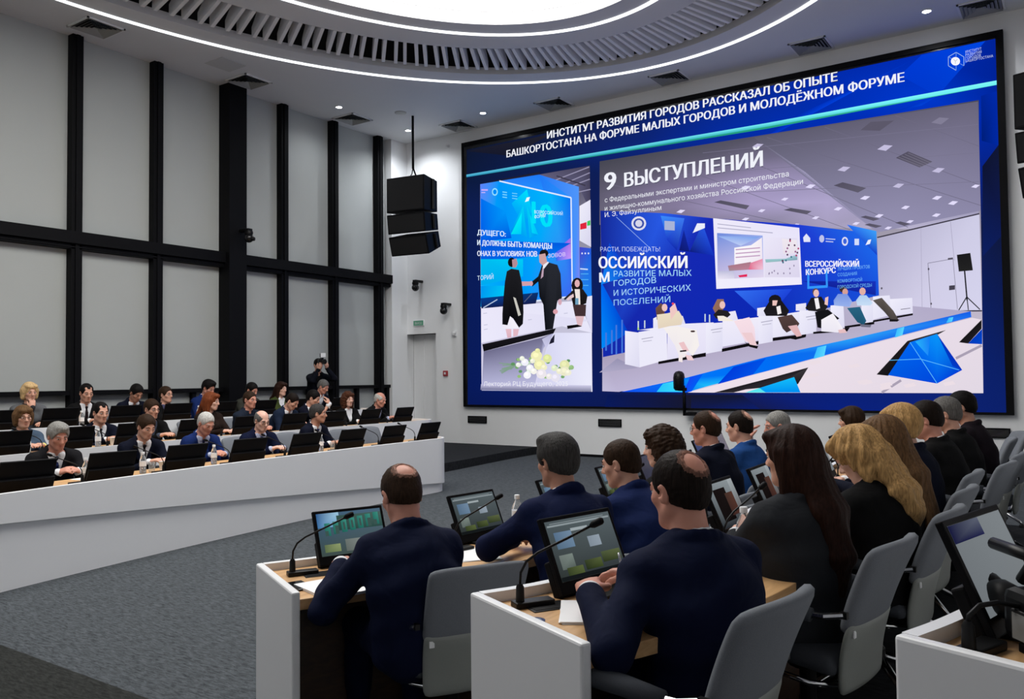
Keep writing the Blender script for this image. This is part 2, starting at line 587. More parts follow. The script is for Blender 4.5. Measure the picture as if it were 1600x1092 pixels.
S(bm_obj('ceiling_void_rim', bm, M_VOID))

# the oval light feature hung in the opening: drum, luminous panel, light lines, radial fins
feat = empty('ceiling_light', (CX, CY, H), 0, 'large oval luminous ceiling light with a white drum and radial grey fins', 'ceiling light')
def under(o, parent):
    o.parent = parent
    o.matrix_parent_inverse = Matrix.Translation(parent.location).inverted()
    return o
under(solid_ring('drum', ell(4.36, 6.59, N), ell(3.37, 5.63, N), H, H + 0.32, M_CEIL), feat)
bm = bmesh.new()
bm.faces.new([bm.verts.new((x, y, H + 0.20)) for x, y in ell(3.36, 5.62, N)])
under(bm_obj('luminous_panel', bm, emit('luminous_panel', (1.0, 0.98, 0.945), PANEL_POWER)), feat)
M_STRIP = emit('light_line', (0.95, 0.97, 1.0), STRIP_POWER)
under(solid_ring('light_line', ell(3.735, 6.075, N), ell(3.665, 6.005, N), H - 0.012, H, M_STRIP), feat)
bm = bmesh.new()
nf = 108
for i in range(nf):
    for s in (-0.0125, 0.0125):
        a = 2 * PI * i / nf + s
        ca, sa = math.cos(a), math.sin(a)
        p0 = Vector((CX + 4.37 * ca, CY + 6.60 * sa, 0)); p1 = Vector((CX + 5.40 * ca, CY + 7.66 * sa, 0))
        t = (p1 - p0).normalized(); nr = Vector((-t.y, t.x, 0)) * 0.028
        prof = [(p0, 0.0), (p0, 0.46), (p1, 0.20), (p1, 0.06), (p1 - t * 0.05, 0.015)]
        L = [bm.verts.new((q.x - nr.x, q.y - nr.y, H + z)) for q, z in prof]
        R = [bm.verts.new((q.x + nr.x, q.y + nr.y, H + z)) for q, z in prof]
        bm.faces.new(L); bm.faces.new(list(reversed(R)))
        for k in range(5):
            bm.faces.new((L[k], L[(k + 1) % 5], R[(k + 1) % 5], R[k]))
M_FIN = plain('pale_grey_fin', (0.86, 0.86, 0.87), 0.6, bump=0.03, bscale=60, var=0.02)
under(bm_obj('fins', bm, M_FIN), feat)
oline = solid_ring('ceiling_light_line', ell(5.995, 8.255, N), ell(5.925, 8.185, N), H - 0.012, H + 0.001, M_STRIP)
tag(oline, 'bright oval light line recessed in the ceiling around the fins', 'light')

# downlights
SP = [(-12.16, 11.69, 'small lit downlight in the ceiling by the glazed wall, between two air vents'),
      (-12.10, 13.70, 'small lit downlight in the far ceiling corner above the hanging loudspeakers'),
      (-10.05, 13.70, 'small lit downlight in the ceiling above the left end of the video wall'),
      (-1.78, 13.75, 'small lit downlight in the ceiling above the right end of the video wall')]
M_SPOT = emit('downlight_lamp', (0.95, 0.97, 1.0), SPOT_POWER)
for x, y, lb in SP:
    t = empty('downlight', (x, y, H), 0, lb, 'downlight', 'ceiling downlights')
    lathe('trim_ring', [(0.085, 0.0), (0.085, -0.012), (0.06, -0.012), (0.055, 0.0)], M_WHITE, t, 20)
    lathe('lamp', [(0.001, -0.002), (0.055, -0.002), (0.05, -0.008), (0.001, -0.010)], M_SPOT, t, 16)
    ld = bpy.data.lights.new('downlight_beam', 'SPOT')
    ld.energy = 55 if y < 12 else 170; ld.spot_size = R_(150); ld.spot_blend = 1.0; ld.shadow_soft_size = 0.05; ld.color = (0.93, 0.96, 1.0)
    lb_ = link(bpy.data.objects.new('downlight_beam', ld), t); lb_.location = (0, 0, -0.03)
t = empty('ceiling_speaker', (-11.41, 12.69, H), 0, 'small round grey flush speaker in the ceiling near the far corner', 'speaker')
lathe('grille', [(0.12, 0.0), (0.12, -0.008), (0.10, -0.012), (0.001, -0.012)], M_GRILLE, t, 24)

# square four-way air diffusers
VT = [(-12.40, 6.84, 'square air vent in the ceiling above the first full blind bay from the left'),
      (-12.43, 9.70, 'square air vent in the ceiling beside the wide black column'),
      (-12.50, 12.40, 'square air vent in the ceiling by the glazed wall near the far corner'),
      (-11.0, 14.08, 'square air vent in the ceiling just left of the video wall'),
      (-8.56, 14.08, 'square air vent in the ceiling above the left quarter of the video wall'),
      (-6.08, 14.08, 'square air vent in the ceiling above the middle of the video wall'),
      (-3.56, 14.08, 'square air vent in the ceiling above the right quarter of the video wall'),
      (-1.09, 14.08, 'square air vent in the ceiling above the far right corner of the video wall')]
for x, y, lb in VT:
    t = empty('air_vent', (x, y, H), 0, lb, 'air vent', 'square ceiling air vents')
    bm = bmesh.new()
    s = 0.30
    for a, b in (((-s, -s), (s, -s + 0.03)), ((-s, s - 0.03), (s, s)), ((-s, -s), (-s + 0.03, s)), ((s - 0.03, -s), (s, s))):
        add_box(bm, (a[0], a[1], -0.02), (b[0], b[1], 0.0))
    bm_obj('frame', bm, M_WHITE, t)
    bm = bmesh.new()
    for k in range(5):
        r0 = 0.265 - k * 0.05; r1 = r0 - 0.042
        for q in range(4):
            ca, sa = math.cos(q * PI / 2), math.sin(q * PI / 2)
            P4 = [(r0, -r0, -0.032), (r0, r0, -0.032), (r1, r1, -0.002), (r1, -r1, -0.002)]
            bm.faces.new([bm.verts.new((p[0] * ca - p[1] * sa, p[0] * sa + p[1] * ca, p[2])) for p in P4])
    bm_obj('blades', bm, M_GRILLE, t)
    box('backing', (-0.27, -0.27, -0.001), (0.27, 0.27, 0.0), M_VOID, t)
# flush square access panel beside the second vent
tag(box('access_panel', (-12.32, 8.70, H - 0.006), (-11.84, 9.20, H), plain('pale_grey_panel', (0.56, 0.57, 0.58), 0.7, bump=0.02)), 'flush pale grey square panel in the ceiling beside an air vent', 'ceiling panel')

# glazed wall: black framing and grey roller blinds
mull = [4.05, 5.44, 6.83, 8.22, 9.72, 10.95, 12.30, 13.67]
xs = WX
k = 0
for i, y in enumerate(mull):
    k += 1
    w = 0.19 if y == 9.72 else 0.085
    dep = 0.26 if y == 9.72 else 0.10
    bm = bmesh.new()
    add_box(bm, (xs - 0.2, y - w, 0), (xs + dep, y + w, H))
    if y != 9.72:
        add_box(bm, (xs - 0.2, y - w * 0.35, 0), (xs + dep + 0.02, y + w * 0.35, H))
    S(bm_obj('trim_%d' % k, bm, M_BLACK))
for a, b in ((2.0, 9.53), (9.91, 13.99)):
    k += 1
    bm = bmesh.new()
    add_box(bm, (xs - 0.1, a, 3.74), (xs + 0.16, b, 3.93))
    add_box(bm, (xs - 0.1, a, 3.66), (xs + 0.10, b, 3.73))
    add_box(bm, (xs + 0.10, a, 3.68), (xs + 0.115, b, 3.70))
    S(bm_obj('trim_%d' % k, bm, M_BLACK))
k += 1
bm = bmesh.new()
add_box(bm, (xs - 0.05, 2.0, 1.38), (xs + 0.09, 14.0, 1.45))
for y in (8.95, 11.62, 12.98, 13.93):
    add_box(bm, (xs - 0.02, y - 0.04, 0.3), (xs + 0.06, y + 0.04, 1.38))
S(bm_obj('trim_%d' % k, bm, M_BLACK))
edges = [2.6] + mull + [13.99]
for i in range(len(edges) - 1):
    a, b = edges[i] + 0.05, edges[i + 1] - 0.05
    w = S(empty('window_%d' % (i + 1), (xs, (a + b) / 2, 0)))
    def wp(name, lo, hi, mat):
        o = S(box(name, lo, hi, mat)); o.parent = w; o.matrix_parent_inverse = Matrix.Translation((-xs, -(a + b) / 2, 0)); return o
    wp('upper_blind', (xs - 0.06, a, 3.90), (xs - 0.05, b, H), M_BLIND)
    wp('lower_blind', (xs - 0.06, a, 1.44), (xs - 0.05, b, 3.70), M_BLIND)
    wp('low_panel', (xs - 0.06, a, 0.3), (xs - 0.05, b, 1.40), M_BLIND)
    wp('blind_roller', (xs - 0.05, a, 3.66), (xs + 0.0, b, 3.75), M_BLACK)
PICTURES = {
 'slide_background': [
  [14, 24, 50, 18, 28, 62, 14, 30, 80, 12, 26, 62], [-11.034, 6.602, -9.021, 6.612, -9.026, 5.933, -11.037, 5.925],
  [18, 28, 62, 14, 32, 92, 12, 36, 120, 14, 30, 80], [-9.021, 6.612, -6.847, 6.621, -6.855, 5.941, -9.026, 5.933],
  [14, 32, 92, 8, 40, 140, 4, 44, 164, 12, 36, 120], [-6.847, 6.621, -4.964, 6.63, -4.974, 5.948, -6.855, 5.941],
  [8, 40, 140, 2, 42, 170, 0, 46, 182, 4, 44, 164], [-4.964, 6.63, -3.316, 6.637, -3.328, 5.955, -4.974, 5.948],
  [2, 42, 170, 0, 44, 180, 0, 56, 205, 0, 46, 182], [-3.316, 6.637, -1.954, 6.644, -1.968, 5.96, -3.328, 5.955],
  [0, 44, 180, 0, 34, 150, 0, 34, 150, 0, 56, 205], [-1.954, 6.644, -0.843, 6.649, -0.85, 5.962, -1.968, 5.96],
  [12, 26, 62, 14, 30, 80, 16, 28, 74, 14, 30, 80], [-11.037, 5.925, -9.026, 5.933, -9.03, 5.368, -11.039, 5.362],
  [14, 30, 80, 12, 36, 120, 14, 30, 92, 16, 28, 74], [-9.026, 5.933, -6.855, 5.941, -6.861, 5.375, -9.03, 5.368],
  [12, 36, 120, 4, 44, 164, 8, 40, 150, 14, 30, 92], [-6.855, 5.941, -4.974, 5.948, -4.982, 5.382, -6.861, 5.375],
  [4, 44, 164, 0, 46, 182, 4, 44, 170, 8, 40, 150], [-4.974, 5.948, -3.328, 5.955, -3.339, 5.387, -4.982, 5.382],
  [0, 46, 182, 0, 56, 205, 0, 44, 176, 4, 44, 170], [-3.328, 5.955, -1.968, 5.96, -1.98, 5.391, -3.339, 5.387],
  [0, 56, 205, 0, 34, 150, 0, 40, 165, 0, 44, 176], [-1.968, 5.96, -0.85, 5.962, -0.856, 5.392, -1.98, 5.391],
  [14, 30, 80, 16, 28, 74, 12, 30, 92, 10, 28, 88], [-11.039, 5.362, -9.03, 5.368, -9.042, 3.793, -11.044, 3.79],
  [16, 28, 74, 14, 30, 92, 12, 30, 96, 12, 30, 92], [-9.03, 5.368, -6.861, 5.375, -6.879, 3.797, -9.042, 3.793],
  [14, 30, 92, 8, 40, 150, 12, 30, 100, 12, 30, 96], [-6.861, 5.375, -4.982, 5.382, -5.006, 3.8, -6.879, 3.797],
  [8, 40, 150, 4, 44, 170, 12, 30, 100, 12, 30, 100], [-4.982, 5.382, -3.339, 5.387, -3.367, 3.803, -5.006, 3.8],
  [4, 44, 170, 0, 44, 176, 12, 30, 96, 12, 30, 100], [-3.339, 5.387, -1.98, 5.391, -2.012, 3.805, -3.367, 3.803],
  [0, 44, 176, 0, 40, 165, 16, 24, 54, 12, 30, 96], [-1.98, 5.391, -0.856, 5.392, -0.873, 3.803, -2.012, 3.805],
  [10, 28, 88, 12, 30, 92, 10, 28, 96, 8, 26, 90], [-11.044, 3.79, -9.042, 3.793, -9.059, 1.391, -11.053, 1.393],
  [12, 30, 92, 12, 30, 96, 14, 26, 84, 10, 28, 96], [-9.042, 3.793, -6.879, 3.797, -6.907, 1.389, -9.059, 1.391],
  [12, 30, 96, 12, 30, 100, 18, 30, 100, 14, 26, 84], [-6.879, 3.797, -5.006, 3.8, -5.042, 1.387, -6.907, 1.389],
  [12, 30, 100, 12, 30, 100, 12, 32, 116, 18, 30, 100], [-5.006, 3.8, -3.367, 3.803, -3.41, 1.386, -5.042, 1.387],
  [12, 30, 100, 12, 30, 96, 14, 34, 116, 12, 32, 116], [-3.367, 3.803, -2.012, 3.805, -2.061, 1.385, -3.41, 1.386],
  [12, 30, 96, 16, 24, 54, 12, 32, 104, 14, 34, 116], [-2.012, 3.805, -0.873, 3.803, -0.898, 1.383, -2.061, 1.385],
  [8, 26, 90, 10, 28, 96, 10, 26, 92, 8, 24, 84], [-11.053, 1.393, -9.059, 1.391, -9.062, 1.001, -11.055, 1.004],
  [10, 28, 96, 14, 26, 84, 14, 26, 80, 10, 26, 92], [-9.059, 1.391, -6.907, 1.389, -6.911, 0.999, -9.062, 1.001],
  [14, 26, 84, 18, 30, 100, 22, 26, 62, 14, 26, 80], [-6.907, 1.389, -5.042, 1.387, -5.047, 0.996, -6.911, 0.999],
  [18, 30, 100, 12, 32, 116, 10, 32, 124, 22, 26, 62], [-5.042, 1.387, -3.41, 1.386, -3.417, 0.994, -5.047, 0.996],
  [12, 32, 116, 14, 34, 116, 12, 34, 122, 10, 32, 124], [-3.41, 1.386, -2.061, 1.385, -2.069, 0.992, -3.417, 0.994],
  [14, 34, 116, 12, 32, 104, 12, 32, 106, 12, 34, 122], [-2.061, 1.385, -0.898, 1.383, -0.902, 0.992, -2.069, 0.992],
  [14, 44, 170, 10, 40, 160, 8, 30, 110], [-5.957, 5.437, -5.312, 5.759, -5.225, 5.326],
  [0, 52, 200, 2, 66, 222, 0, 44, 180, 0, 40, 170], [-4.636, 5.646, -2.919, 6.275, -1.955, 6.63, -3.908, 6.034],
  [0, 56, 208, 0, 60, 215, 0, 70, 225, 0, 58, 205], [-2.277, 6.371, -1.955, 6.63, -1.07, 6.644, -1.744, 5.932],
  [0, 44, 178, 0, 60, 210, 0, 66, 216, 0, 44, 178], [-2.347, 5.803, -1.744, 5.932, -1.974, 5.824, -3.03, 5.762],
  [0, 36, 150, 0, 44, 180, 0, 44, 176, 0, 30, 120], [-1.151, 5.813, -0.871, 5.854, -0.868, 4.978, -1.159, 5.124],
  [14, 20, 50, 18, 24, 54, 14, 26, 80, 12, 30, 96], [-1.16, 4.731, -0.865, 5.123, -0.867, 3.72, -1.185, 3.363],
  [8, 24, 86, 24, 24, 44, 22, 24, 46, 10, 26, 92], [-7.618, 1.241, -5.906, 1.236, -5.911, 0.966, -7.692, 0.978],
  [22, 24, 46, 20, 24, 50, 12, 30, 110, 16, 26, 80], [-5.906, 1.236, -4.95, 1.24, -4.615, 0.974, -5.911, 0.966],
  [24, 26, 44, 34, 34, 46, 20, 24, 44], [-11.034, 6.574, -8.866, 6.566, -9.825, 6.268],
  [90, 190, 225, 120, 240, 250, 130, 250, 250, 110, 240, 240, 60, 190, 190, 40, 140, 180], [-11.04, 6.05, -4.403, 5.991, -0.859, 6.007, -0.861, 5.94, -4.405, 5.924, -11.04, 5.993],
  [20, 120, 120, 40, 160, 120, 60, 190, 150, 40, 160, 130], [-11.04, 5.993, -4.405, 5.924, -0.861, 5.94, -4.405, 5.89],
  [150, 180, 235], [-1.473, 6.555, -1.369, 6.461, -1.364, 6.469, -1.468, 6.563],
  [150, 180, 235], [-1.371, 6.466, -1.375, 6.327, -1.365, 6.325, -1.362, 6.464],
  [150, 180, 235], [-1.475, 6.284, -1.58, 6.377, -1.585, 6.369, -1.48, 6.275],
  [150, 180, 235], [-1.577, 6.372, -1.574, 6.512, -1.584, 6.515, -1.587, 6.374],
  [150, 180, 235], [-1.577, 6.508, -1.468, 6.554, -1.473, 6.564, -1.581, 6.519],
  [120, 160, 230], [-1.469, 6.488, -1.467, 6.558, -1.474, 6.56, -1.476, 6.49],
  [120, 160, 230], [-1.424, 6.369, -1.372, 6.323, -1.368, 6.329, -1.42, 6.375],
  [120, 160, 230], [-1.524, 6.469, -1.577, 6.517, -1.581, 6.51, -1.528, 6.463],
  [120, 160, 230], [-1.479, 6.35, -1.481, 6.28, -1.474, 6.279, -1.472, 6.349],
  [246, 246, 255], [-1.42, 6.407, -1.424, 6.385, -1.435, 6.368, -1.453, 6.357, -1.473, 6.354, -1.495, 6.359, -1.516, 6.371, -1.532, 6.39, -1.543, 6.412, -1.546, 6.435, -1.542, 6.457, -1.53, 6.475, -1.513, 6.486, -1.492, 6.489, -1.47, 6.484, -1.45, 6.471, -1.433, 6.453, -1.423, 6.43],
  [190, 190, 200], [-1.487, 6.422, -1.488, 6.382, -1.48, 6.38, -1.479, 6.42],
  [190, 190, 200], [-1.48, 6.424, -1.505, 6.46, -1.511, 6.455, -1.486, 6.419],
  [190, 190, 200], [-1.48, 6.417, -1.453, 6.441, -1.458, 6.449, -1.485, 6.425],
 ],
 'slide_photo_small': [
  [30, 34, 70, 60, 56, 84, 225, 224, 246, 222, 218, 244], [-10.674, 5.786, -7.949, 5.777, -7.957, 1.29, -10.67, 1.325],
  [30, 30, 48, 24, 26, 46, 40, 40, 60], [-10.674, 5.8, -9.109, 5.834, -9.141, 5.772],
  [96, 92, 120, 66, 62, 84, 70, 66, 92, 90, 88, 118], [-9.141, 5.772, -7.949, 5.777, -7.948, 4.868, -8.203, 5.389],
  [150, 146, 176], [-8.844, 5.573, -7.96, 5.743, -7.968, 5.764, -8.852, 5.594],
  [150, 146, 176], [-8.57, 5.482, -7.947, 5.626, -7.956, 5.646, -8.579, 5.503],
  [150, 146, 176], [-8.347, 5.425, -7.949, 5.498, -7.957, 5.518, -8.355, 5.446],
  [150, 146, 176], [-8.202, 5.275, -7.939, 5.291, -7.944, 5.312, -8.207, 5.296],
  [60, 56, 74], [-8.729, 5.673, -8.061, 5.383, -8.052, 5.406, -8.719, 5.696],
  [238, 236, 250, 232, 230, 248, 215, 212, 236, 226, 226, 244], [-8.194, 5.001, -7.945, 5.097, -7.944, 4.153, -8.204, 4.306],
  [224, 40, 60], [-8.184, 4.639, -8.038, 4.661, -8.04, 4.533, -8.186, 4.523],
  [60, 200, 90], [-8.023, 4.672, -7.951, 4.689, -7.952, 4.587, -8.025, 4.582],
  [70, 66, 200, 40, 90, 220, 20, 130, 240, 30, 140, 240], [-8.206, 4.178, -7.944, 4.127, -7.944, 3.135, -8.221, 3.101],
  [230, 235, 255], [-8.131, 4.043, -8.14, 4.026, -8.158, 4.027, -8.166, 4.046, -8.157, 4.063, -8.14, 4.061],
  [230, 235, 255], [-8.059, 4.036, -8.068, 4.019, -8.085, 4.021, -8.094, 4.039, -8.085, 4.056, -8.067, 4.054],
  [230, 235, 255], [-7.986, 4.029, -7.995, 4.012, -8.012, 4.014, -8.021, 4.032, -8.012, 4.049, -7.995, 4.048],
  [200, 220, 250], [-8.199, 3.727, -8.024, 3.7, -8.021, 3.727, -8.196, 3.754],
  [90, 190, 250], [-8.184, 3.63, -8.01, 3.617, -8.009, 3.63, -8.184, 3.643],
  [90, 190, 250], [-8.186, 3.515, -8.011, 3.502, -8.011, 3.515, -8.186, 3.528],
  [90, 190, 250], [-8.187, 3.4, -8.013, 3.388, -8.013, 3.401, -8.187, 3.413],
  [40, 130, 250, 30, 120, 246, 80, 150, 250, 120, 130, 250, 60, 140, 250, 30, 150, 255], [-10.146, 5.781, -9.141, 5.772, -8.203, 5.389, -8.221, 3.127, -8.382, 3.188, -8.384, 5.193],
  [110, 120, 240, 30, 150, 255, 30, 150, 255], [-10.657, 5.784, -9.141, 5.772, -10.146, 5.781],
  [90, 130, 250, 0, 150, 250, 0, 180, 252, 0, 110, 240, 60, 100, 240, 0, 150, 250, 0, 180, 250], [-10.657, 5.784, -10.146, 5.781, -8.882, 5.364, -8.384, 5.193, -8.382, 3.188, -9.538, 3.153, -10.668, 3.109],
  [0, 110, 240, 0, 150, 250, 0, 90, 225, 0, 90, 230], [-10.643, 5.474, -10.004, 5.117, -9.846, 4.526, -10.653, 4.526],
  [0, 180, 250, 0, 225, 252, 0, 190, 250, 0, 150, 245], [-9.837, 5.26, -9.445, 5.506, -9.324, 5.034, -9.551, 4.765],
  [0, 140, 240, 0, 210, 246, 0, 170, 246], [-9.877, 4.666, -9.546, 5.169, -9.458, 4.513],
  [0, 210, 246, 0, 150, 240, 0, 180, 246], [-9.45, 5.157, -9.172, 4.537, -9.394, 4.48],
  [0, 225, 240, 0, 240, 252, 0, 200, 250], [-9.861, 4.61, -9.58, 5.038, -9.601, 4.582],
  [0, 225, 245, 0, 190, 248, 0, 215, 250], [-9.388, 4.989, -9.173, 4.524, -9.33, 4.58],
  [60, 90, 240, 170, 110, 230, 200, 150, 250, 30, 110, 240], [-8.775, 4.154, -8.41, 4.379, -8.401, 3.964, -8.747, 3.942],
  [0, 80, 215, 0, 90, 225, 0, 110, 235, 0, 100, 230], [-10.653, 4.554, -8.397, 4.274, -8.776, 4.115, -10.658, 4.053],
  [0, 190, 240, 0, 205, 246, 0, 180, 245, 0, 170, 240], [-10.657, 4.15, -9.559, 4.053, -9.564, 3.691, -10.663, 3.58],
  [0, 150, 240, 0, 215, 250, 30, 220, 250, 0, 160, 240], [-10.663, 3.566, -9.614, 3.507, -9.538, 3.18, -10.668, 3.136],
  [225, 236, 255], [-10.151, 5.767, -8.388, 5.18, -8.38, 5.206, -10.142, 5.795],
  [225, 236, 255], [-8.399, 5.195, -8.397, 3.189, -8.367, 3.187, -8.369, 5.191],
  [230, 240, 255], [-8.384, 3.216, -10.671, 3.111, -10.666, 3.078, -8.38, 3.186],
  [200, 170, 250], [-10.624, 5.636, -10.453, 5.612, -10.452, 5.647, -10.624, 5.67],
  [190, 180, 250], [-10.625, 5.586, -10.521, 5.572, -10.521, 5.595, -10.624, 5.608],
  [150, 225, 255], [-10.189, 5.553, -10.197, 5.518, -10.219, 5.492, -10.25, 5.48, -10.285, 5.485, -10.316, 5.505, -10.337, 5.536, -10.344, 5.573, -10.336, 5.608, -10.314, 5.634, -10.283, 5.646, -10.248, 5.641, -10.217, 5.621, -10.196, 5.59],
  [0, 140, 250], [-10.216, 5.556, -10.226, 5.525, -10.251, 5.508, -10.283, 5.513, -10.308, 5.536, -10.317, 5.57, -10.307, 5.601, -10.281, 5.618, -10.25, 5.613, -10.225, 5.59],
  [120, 215, 255], [-10.068, 5.525, -9.952, 5.496, -9.948, 5.517, -10.064, 5.547],
  [120, 215, 255], [-10.068, 5.471, -9.952, 5.442, -9.948, 5.463, -10.064, 5.492],
  [120, 215, 255], [-10.069, 5.416, -9.953, 5.387, -9.949, 5.408, -10.065, 5.437],
  [120, 215, 255], [-9.82, 5.468, -9.689, 5.437, -9.687, 5.452, -9.817, 5.483],
  [120, 215, 255], [-9.82, 5.413, -9.69, 5.383, -9.687, 5.398, -9.818, 5.429],
  [120, 215, 255], [-9.821, 5.359, -9.691, 5.328, -9.688, 5.344, -9.818, 5.375],
  [240, 250, 255], [-9.497, 5.244, -9.448, 5.332, -9.368, 5.335, -9.401, 5.259],
  [6, 60, 140, 10, 50, 110, 20, 24, 70, 16, 30, 80], [-10.666, 3.303, -9.188, 3.331, -9.254, 3.097, -10.651, 3.08],
  [190, 210, 235], [-10.593, 3.082, -10.219, 3.24, -10.231, 3.257, -10.605, 3.1],
  [90, 100, 130], [-9.531, 3.147, -9.338, 3.309, -9.352, 3.321, -9.545, 3.159],
  [236, 232, 250, 230, 228, 248, 236, 234, 250, 232, 230, 250], [-10.651, 3.08, -9.222, 3.108, -8.236, 3.102, -7.94, 2.451],
  [236, 232, 250, 222, 220, 244, 236, 234, 252], [-10.651, 3.08, -7.936, 2.704, -10.659, 2.333],
  [222, 222, 246, 232, 232, 250, 218, 216, 242], [-8.22, 3.152, -7.929, 3.185, -7.94, 2.451],
  [190, 190, 215], [-10.599, 2.96, -10.497, 2.968, -10.5, 2.982, -10.602, 2.973],
  [190, 190, 215], [-10.585, 2.71, -10.483, 2.72, -10.485, 2.733, -10.588, 2.724],
  [190, 190, 215], [-10.586, 2.613, -10.484, 2.623, -10.486, 2.637, -10.589, 2.627],
  [190, 190, 215], [-9.446, 2.768, -9.351, 2.777, -9.353, 2.79, -9.449, 2.781],
  [190, 190, 215], [-8.579, 2.857, -8.489, 2.865, -8.492, 2.878, -8.582, 2.87],
  [30, 30, 34, 14, 14, 18, 10, 10, 14, 16, 16, 20], [-9.969, 3.831, -9.854, 3.876, -9.659, 3.833, -9.597, 3.586, -9.568, 3.343, -9.557, 2.94, -9.576, 2.7, -9.673, 2.624, -9.817, 2.819, -9.898, 2.877, -9.966, 2.69, -10.098, 2.71, -10.095, 2.941, -10.058, 3.32, -10.021, 3.617],
  [20, 18, 18], [-9.746, 4.002, -9.76, 3.953, -9.796, 3.918, -9.845, 3.909, -9.894, 3.927, -9.93, 3.967, -9.942, 4.019, -9.928, 4.069, -9.892, 4.103, -9.843, 4.112, -9.794, 4.094, -9.758, 4.054],
  [180, 140, 150], [-9.835, 4.064, -9.721, 4.081, -9.69, 3.97, -9.739, 3.893, -9.821, 3.9],
  [245, 242, 250, 238, 234, 248], [-9.898, 2.877, -9.817, 2.792, -9.674, 2.611, -10.099, 2.628, -10.081, 2.709, -9.966, 2.69],
  [230, 190, 200, 220, 175, 190], [-10.016, 2.611, -9.869, 2.605, -9.871, 2.43, -9.969, 2.42],
  [226, 184, 196], [-9.82, 2.603, -9.674, 2.597, -9.708, 2.464, -9.821, 2.441],
  [200, 198, 190], [-9.812, 3.277, -9.747, 3.246, -9.622, 2.89, -9.687, 2.866],
  [210, 160, 170], [-9.597, 3.586, -9.342, 3.567, -9.343, 3.488, -9.582, 3.491],
  [40, 42, 50, 28, 30, 36, 14, 16, 22, 22, 24, 30], [-9.087, 3.892, -8.931, 3.932, -8.718, 3.861, -8.645, 3.673, -8.621, 3.177, -8.728, 3.132, -8.79, 3.057, -8.842, 2.563, -9.027, 2.545, -9.066, 3.073, -9.158, 3.237, -9.185, 3.556, -9.328, 3.46, -9.358, 3.555, -9.184, 3.662],
  [24, 22, 24], [-8.929, 4.116, -8.944, 4.078, -8.984, 4.053, -9.038, 4.047, -9.092, 4.062, -9.132, 4.095, -9.146, 4.136, -9.131, 4.174, -9.091, 4.2, -9.036, 4.205, -8.982, 4.19, -8.943, 4.157],
  [205, 160, 160], [-9.162, 4.111, -9.006, 4.123, -8.962, 3.935, -9.056, 3.863, -9.149, 3.951],
  [235, 235, 245], [-9.056, 3.89, -8.947, 3.946, -8.916, 3.931, -9.089, 3.76],
  [190, 160, 180], [-9.088, 3.787, -9.041, 3.836, -9.059, 3.652, -9.122, 3.604],
  [214, 160, 170], [-9.311, 3.525, -9.325, 3.489, -9.359, 3.475, -9.393, 3.493, -9.406, 3.532, -9.392, 3.569, -9.358, 3.582, -9.325, 3.564],
  [214, 170, 184], [-8.622, 3.099, -8.636, 3.054, -8.669, 3.037, -8.7, 3.058, -8.713, 3.105, -8.699, 3.15, -8.667, 3.167, -8.635, 3.146],
  [220, 160, 170], [-8.716, 2.909, -8.734, 2.874, -8.777, 2.861, -8.82, 2.878, -8.837, 2.916, -8.819, 2.952, -8.776, 2.965, -8.733, 2.947],
  [26, 22, 24], [-8.129, 3.402, -8.143, 3.337, -8.18, 3.286, -8.233, 3.26, -8.292, 3.263, -8.345, 3.297, -8.381, 3.353, -8.394, 3.421, -8.379, 3.487, -8.342, 3.538, -8.288, 3.564, -8.229, 3.559, -8.177, 3.526, -8.141, 3.47],
  [30, 26, 30, 22, 20, 22], [-8.41, 3.293, -8.291, 3.362, -8.13, 3.326, -8.03, 3.192, -8.061, 3.041, -8.193, 2.997, -8.355, 3.006, -8.397, 3.163],
  [226, 176, 180], [-8.201, 3.446, -8.213, 3.402, -8.243, 3.376, -8.279, 3.378, -8.308, 3.408, -8.319, 3.454, -8.307, 3.499, -8.277, 3.525, -8.241, 3.522, -8.212, 3.492],
  [240, 230, 225], [-8.321, 3.339, -8.203, 3.331, -8.193, 3.023, -8.281, 3.028],
  [110, 160, 190], [-8.308, 3.158, -8.235, 3.153, -8.237, 3.012, -8.31, 3.017],
  [66, 48, 52], [-8.369, 3.033, -8.062, 3.015, -8.08, 2.787, -8.314, 2.786],
  [222, 186, 194], [-8.313, 2.799, -8.109, 2.788, -8.17, 2.587, -8.258, 2.578],
  [230, 200, 200], [-8.516, 3.171, -8.351, 3.251, -8.338, 3.185, -8.487, 3.117],
  [14, 12, 14], [-8.509, 2.615, -8.272, 2.63, -8.155, 2.587, -8.495, 2.549],
  [36, 34, 40], [-8.547, 3.132, -8.381, 3.251, -8.411, 3.282, -8.577, 3.163],
  [110, 108, 140, 130, 128, 164, 176, 176, 214, 196, 196, 232, 190, 190, 226], [-10.592, 2.151, -9.075, 2.402, -8.828, 2.485, -9.078, 2.166, -9.323, 1.3, -10.653, 1.311],
  [190, 190, 220, 176, 176, 212, 206, 204, 236], [-9.107, 2.364, -8.828, 2.485, -9.001, 2.163],
  [220, 220, 246, 232, 232, 252, 236, 236, 252, 205, 204, 236], [-9.001, 2.163, -8.828, 2.485, -7.94, 2.451, -7.957, 1.29, -9.323, 1.3],
  [22, 20, 24, 16, 16, 20, 22, 22, 28, 14, 14, 18], [-10.625, 2.304, -8.766, 2.573, -8.828, 2.472, -10.592, 2.151],
  [30, 30, 50], [-8.891, 2.356, -8.798, 2.457, -8.815, 2.289, -8.938, 2.253],
  [130, 160, 140], [-9.749, 1.859, -9.91, 1.838, -9.906, 1.817, -9.745, 1.838],
  [130, 160, 140], [-9.751, 1.859, -9.936, 1.821, -9.929, 1.8, -9.744, 1.838],
  [130, 160, 140], [-9.745, 1.859, -9.99, 1.891, -9.994, 1.87, -9.749, 1.838],
  [130, 160, 140], [-9.754, 1.858, -10.13, 1.684, -10.117, 1.665, -9.741, 1.839],
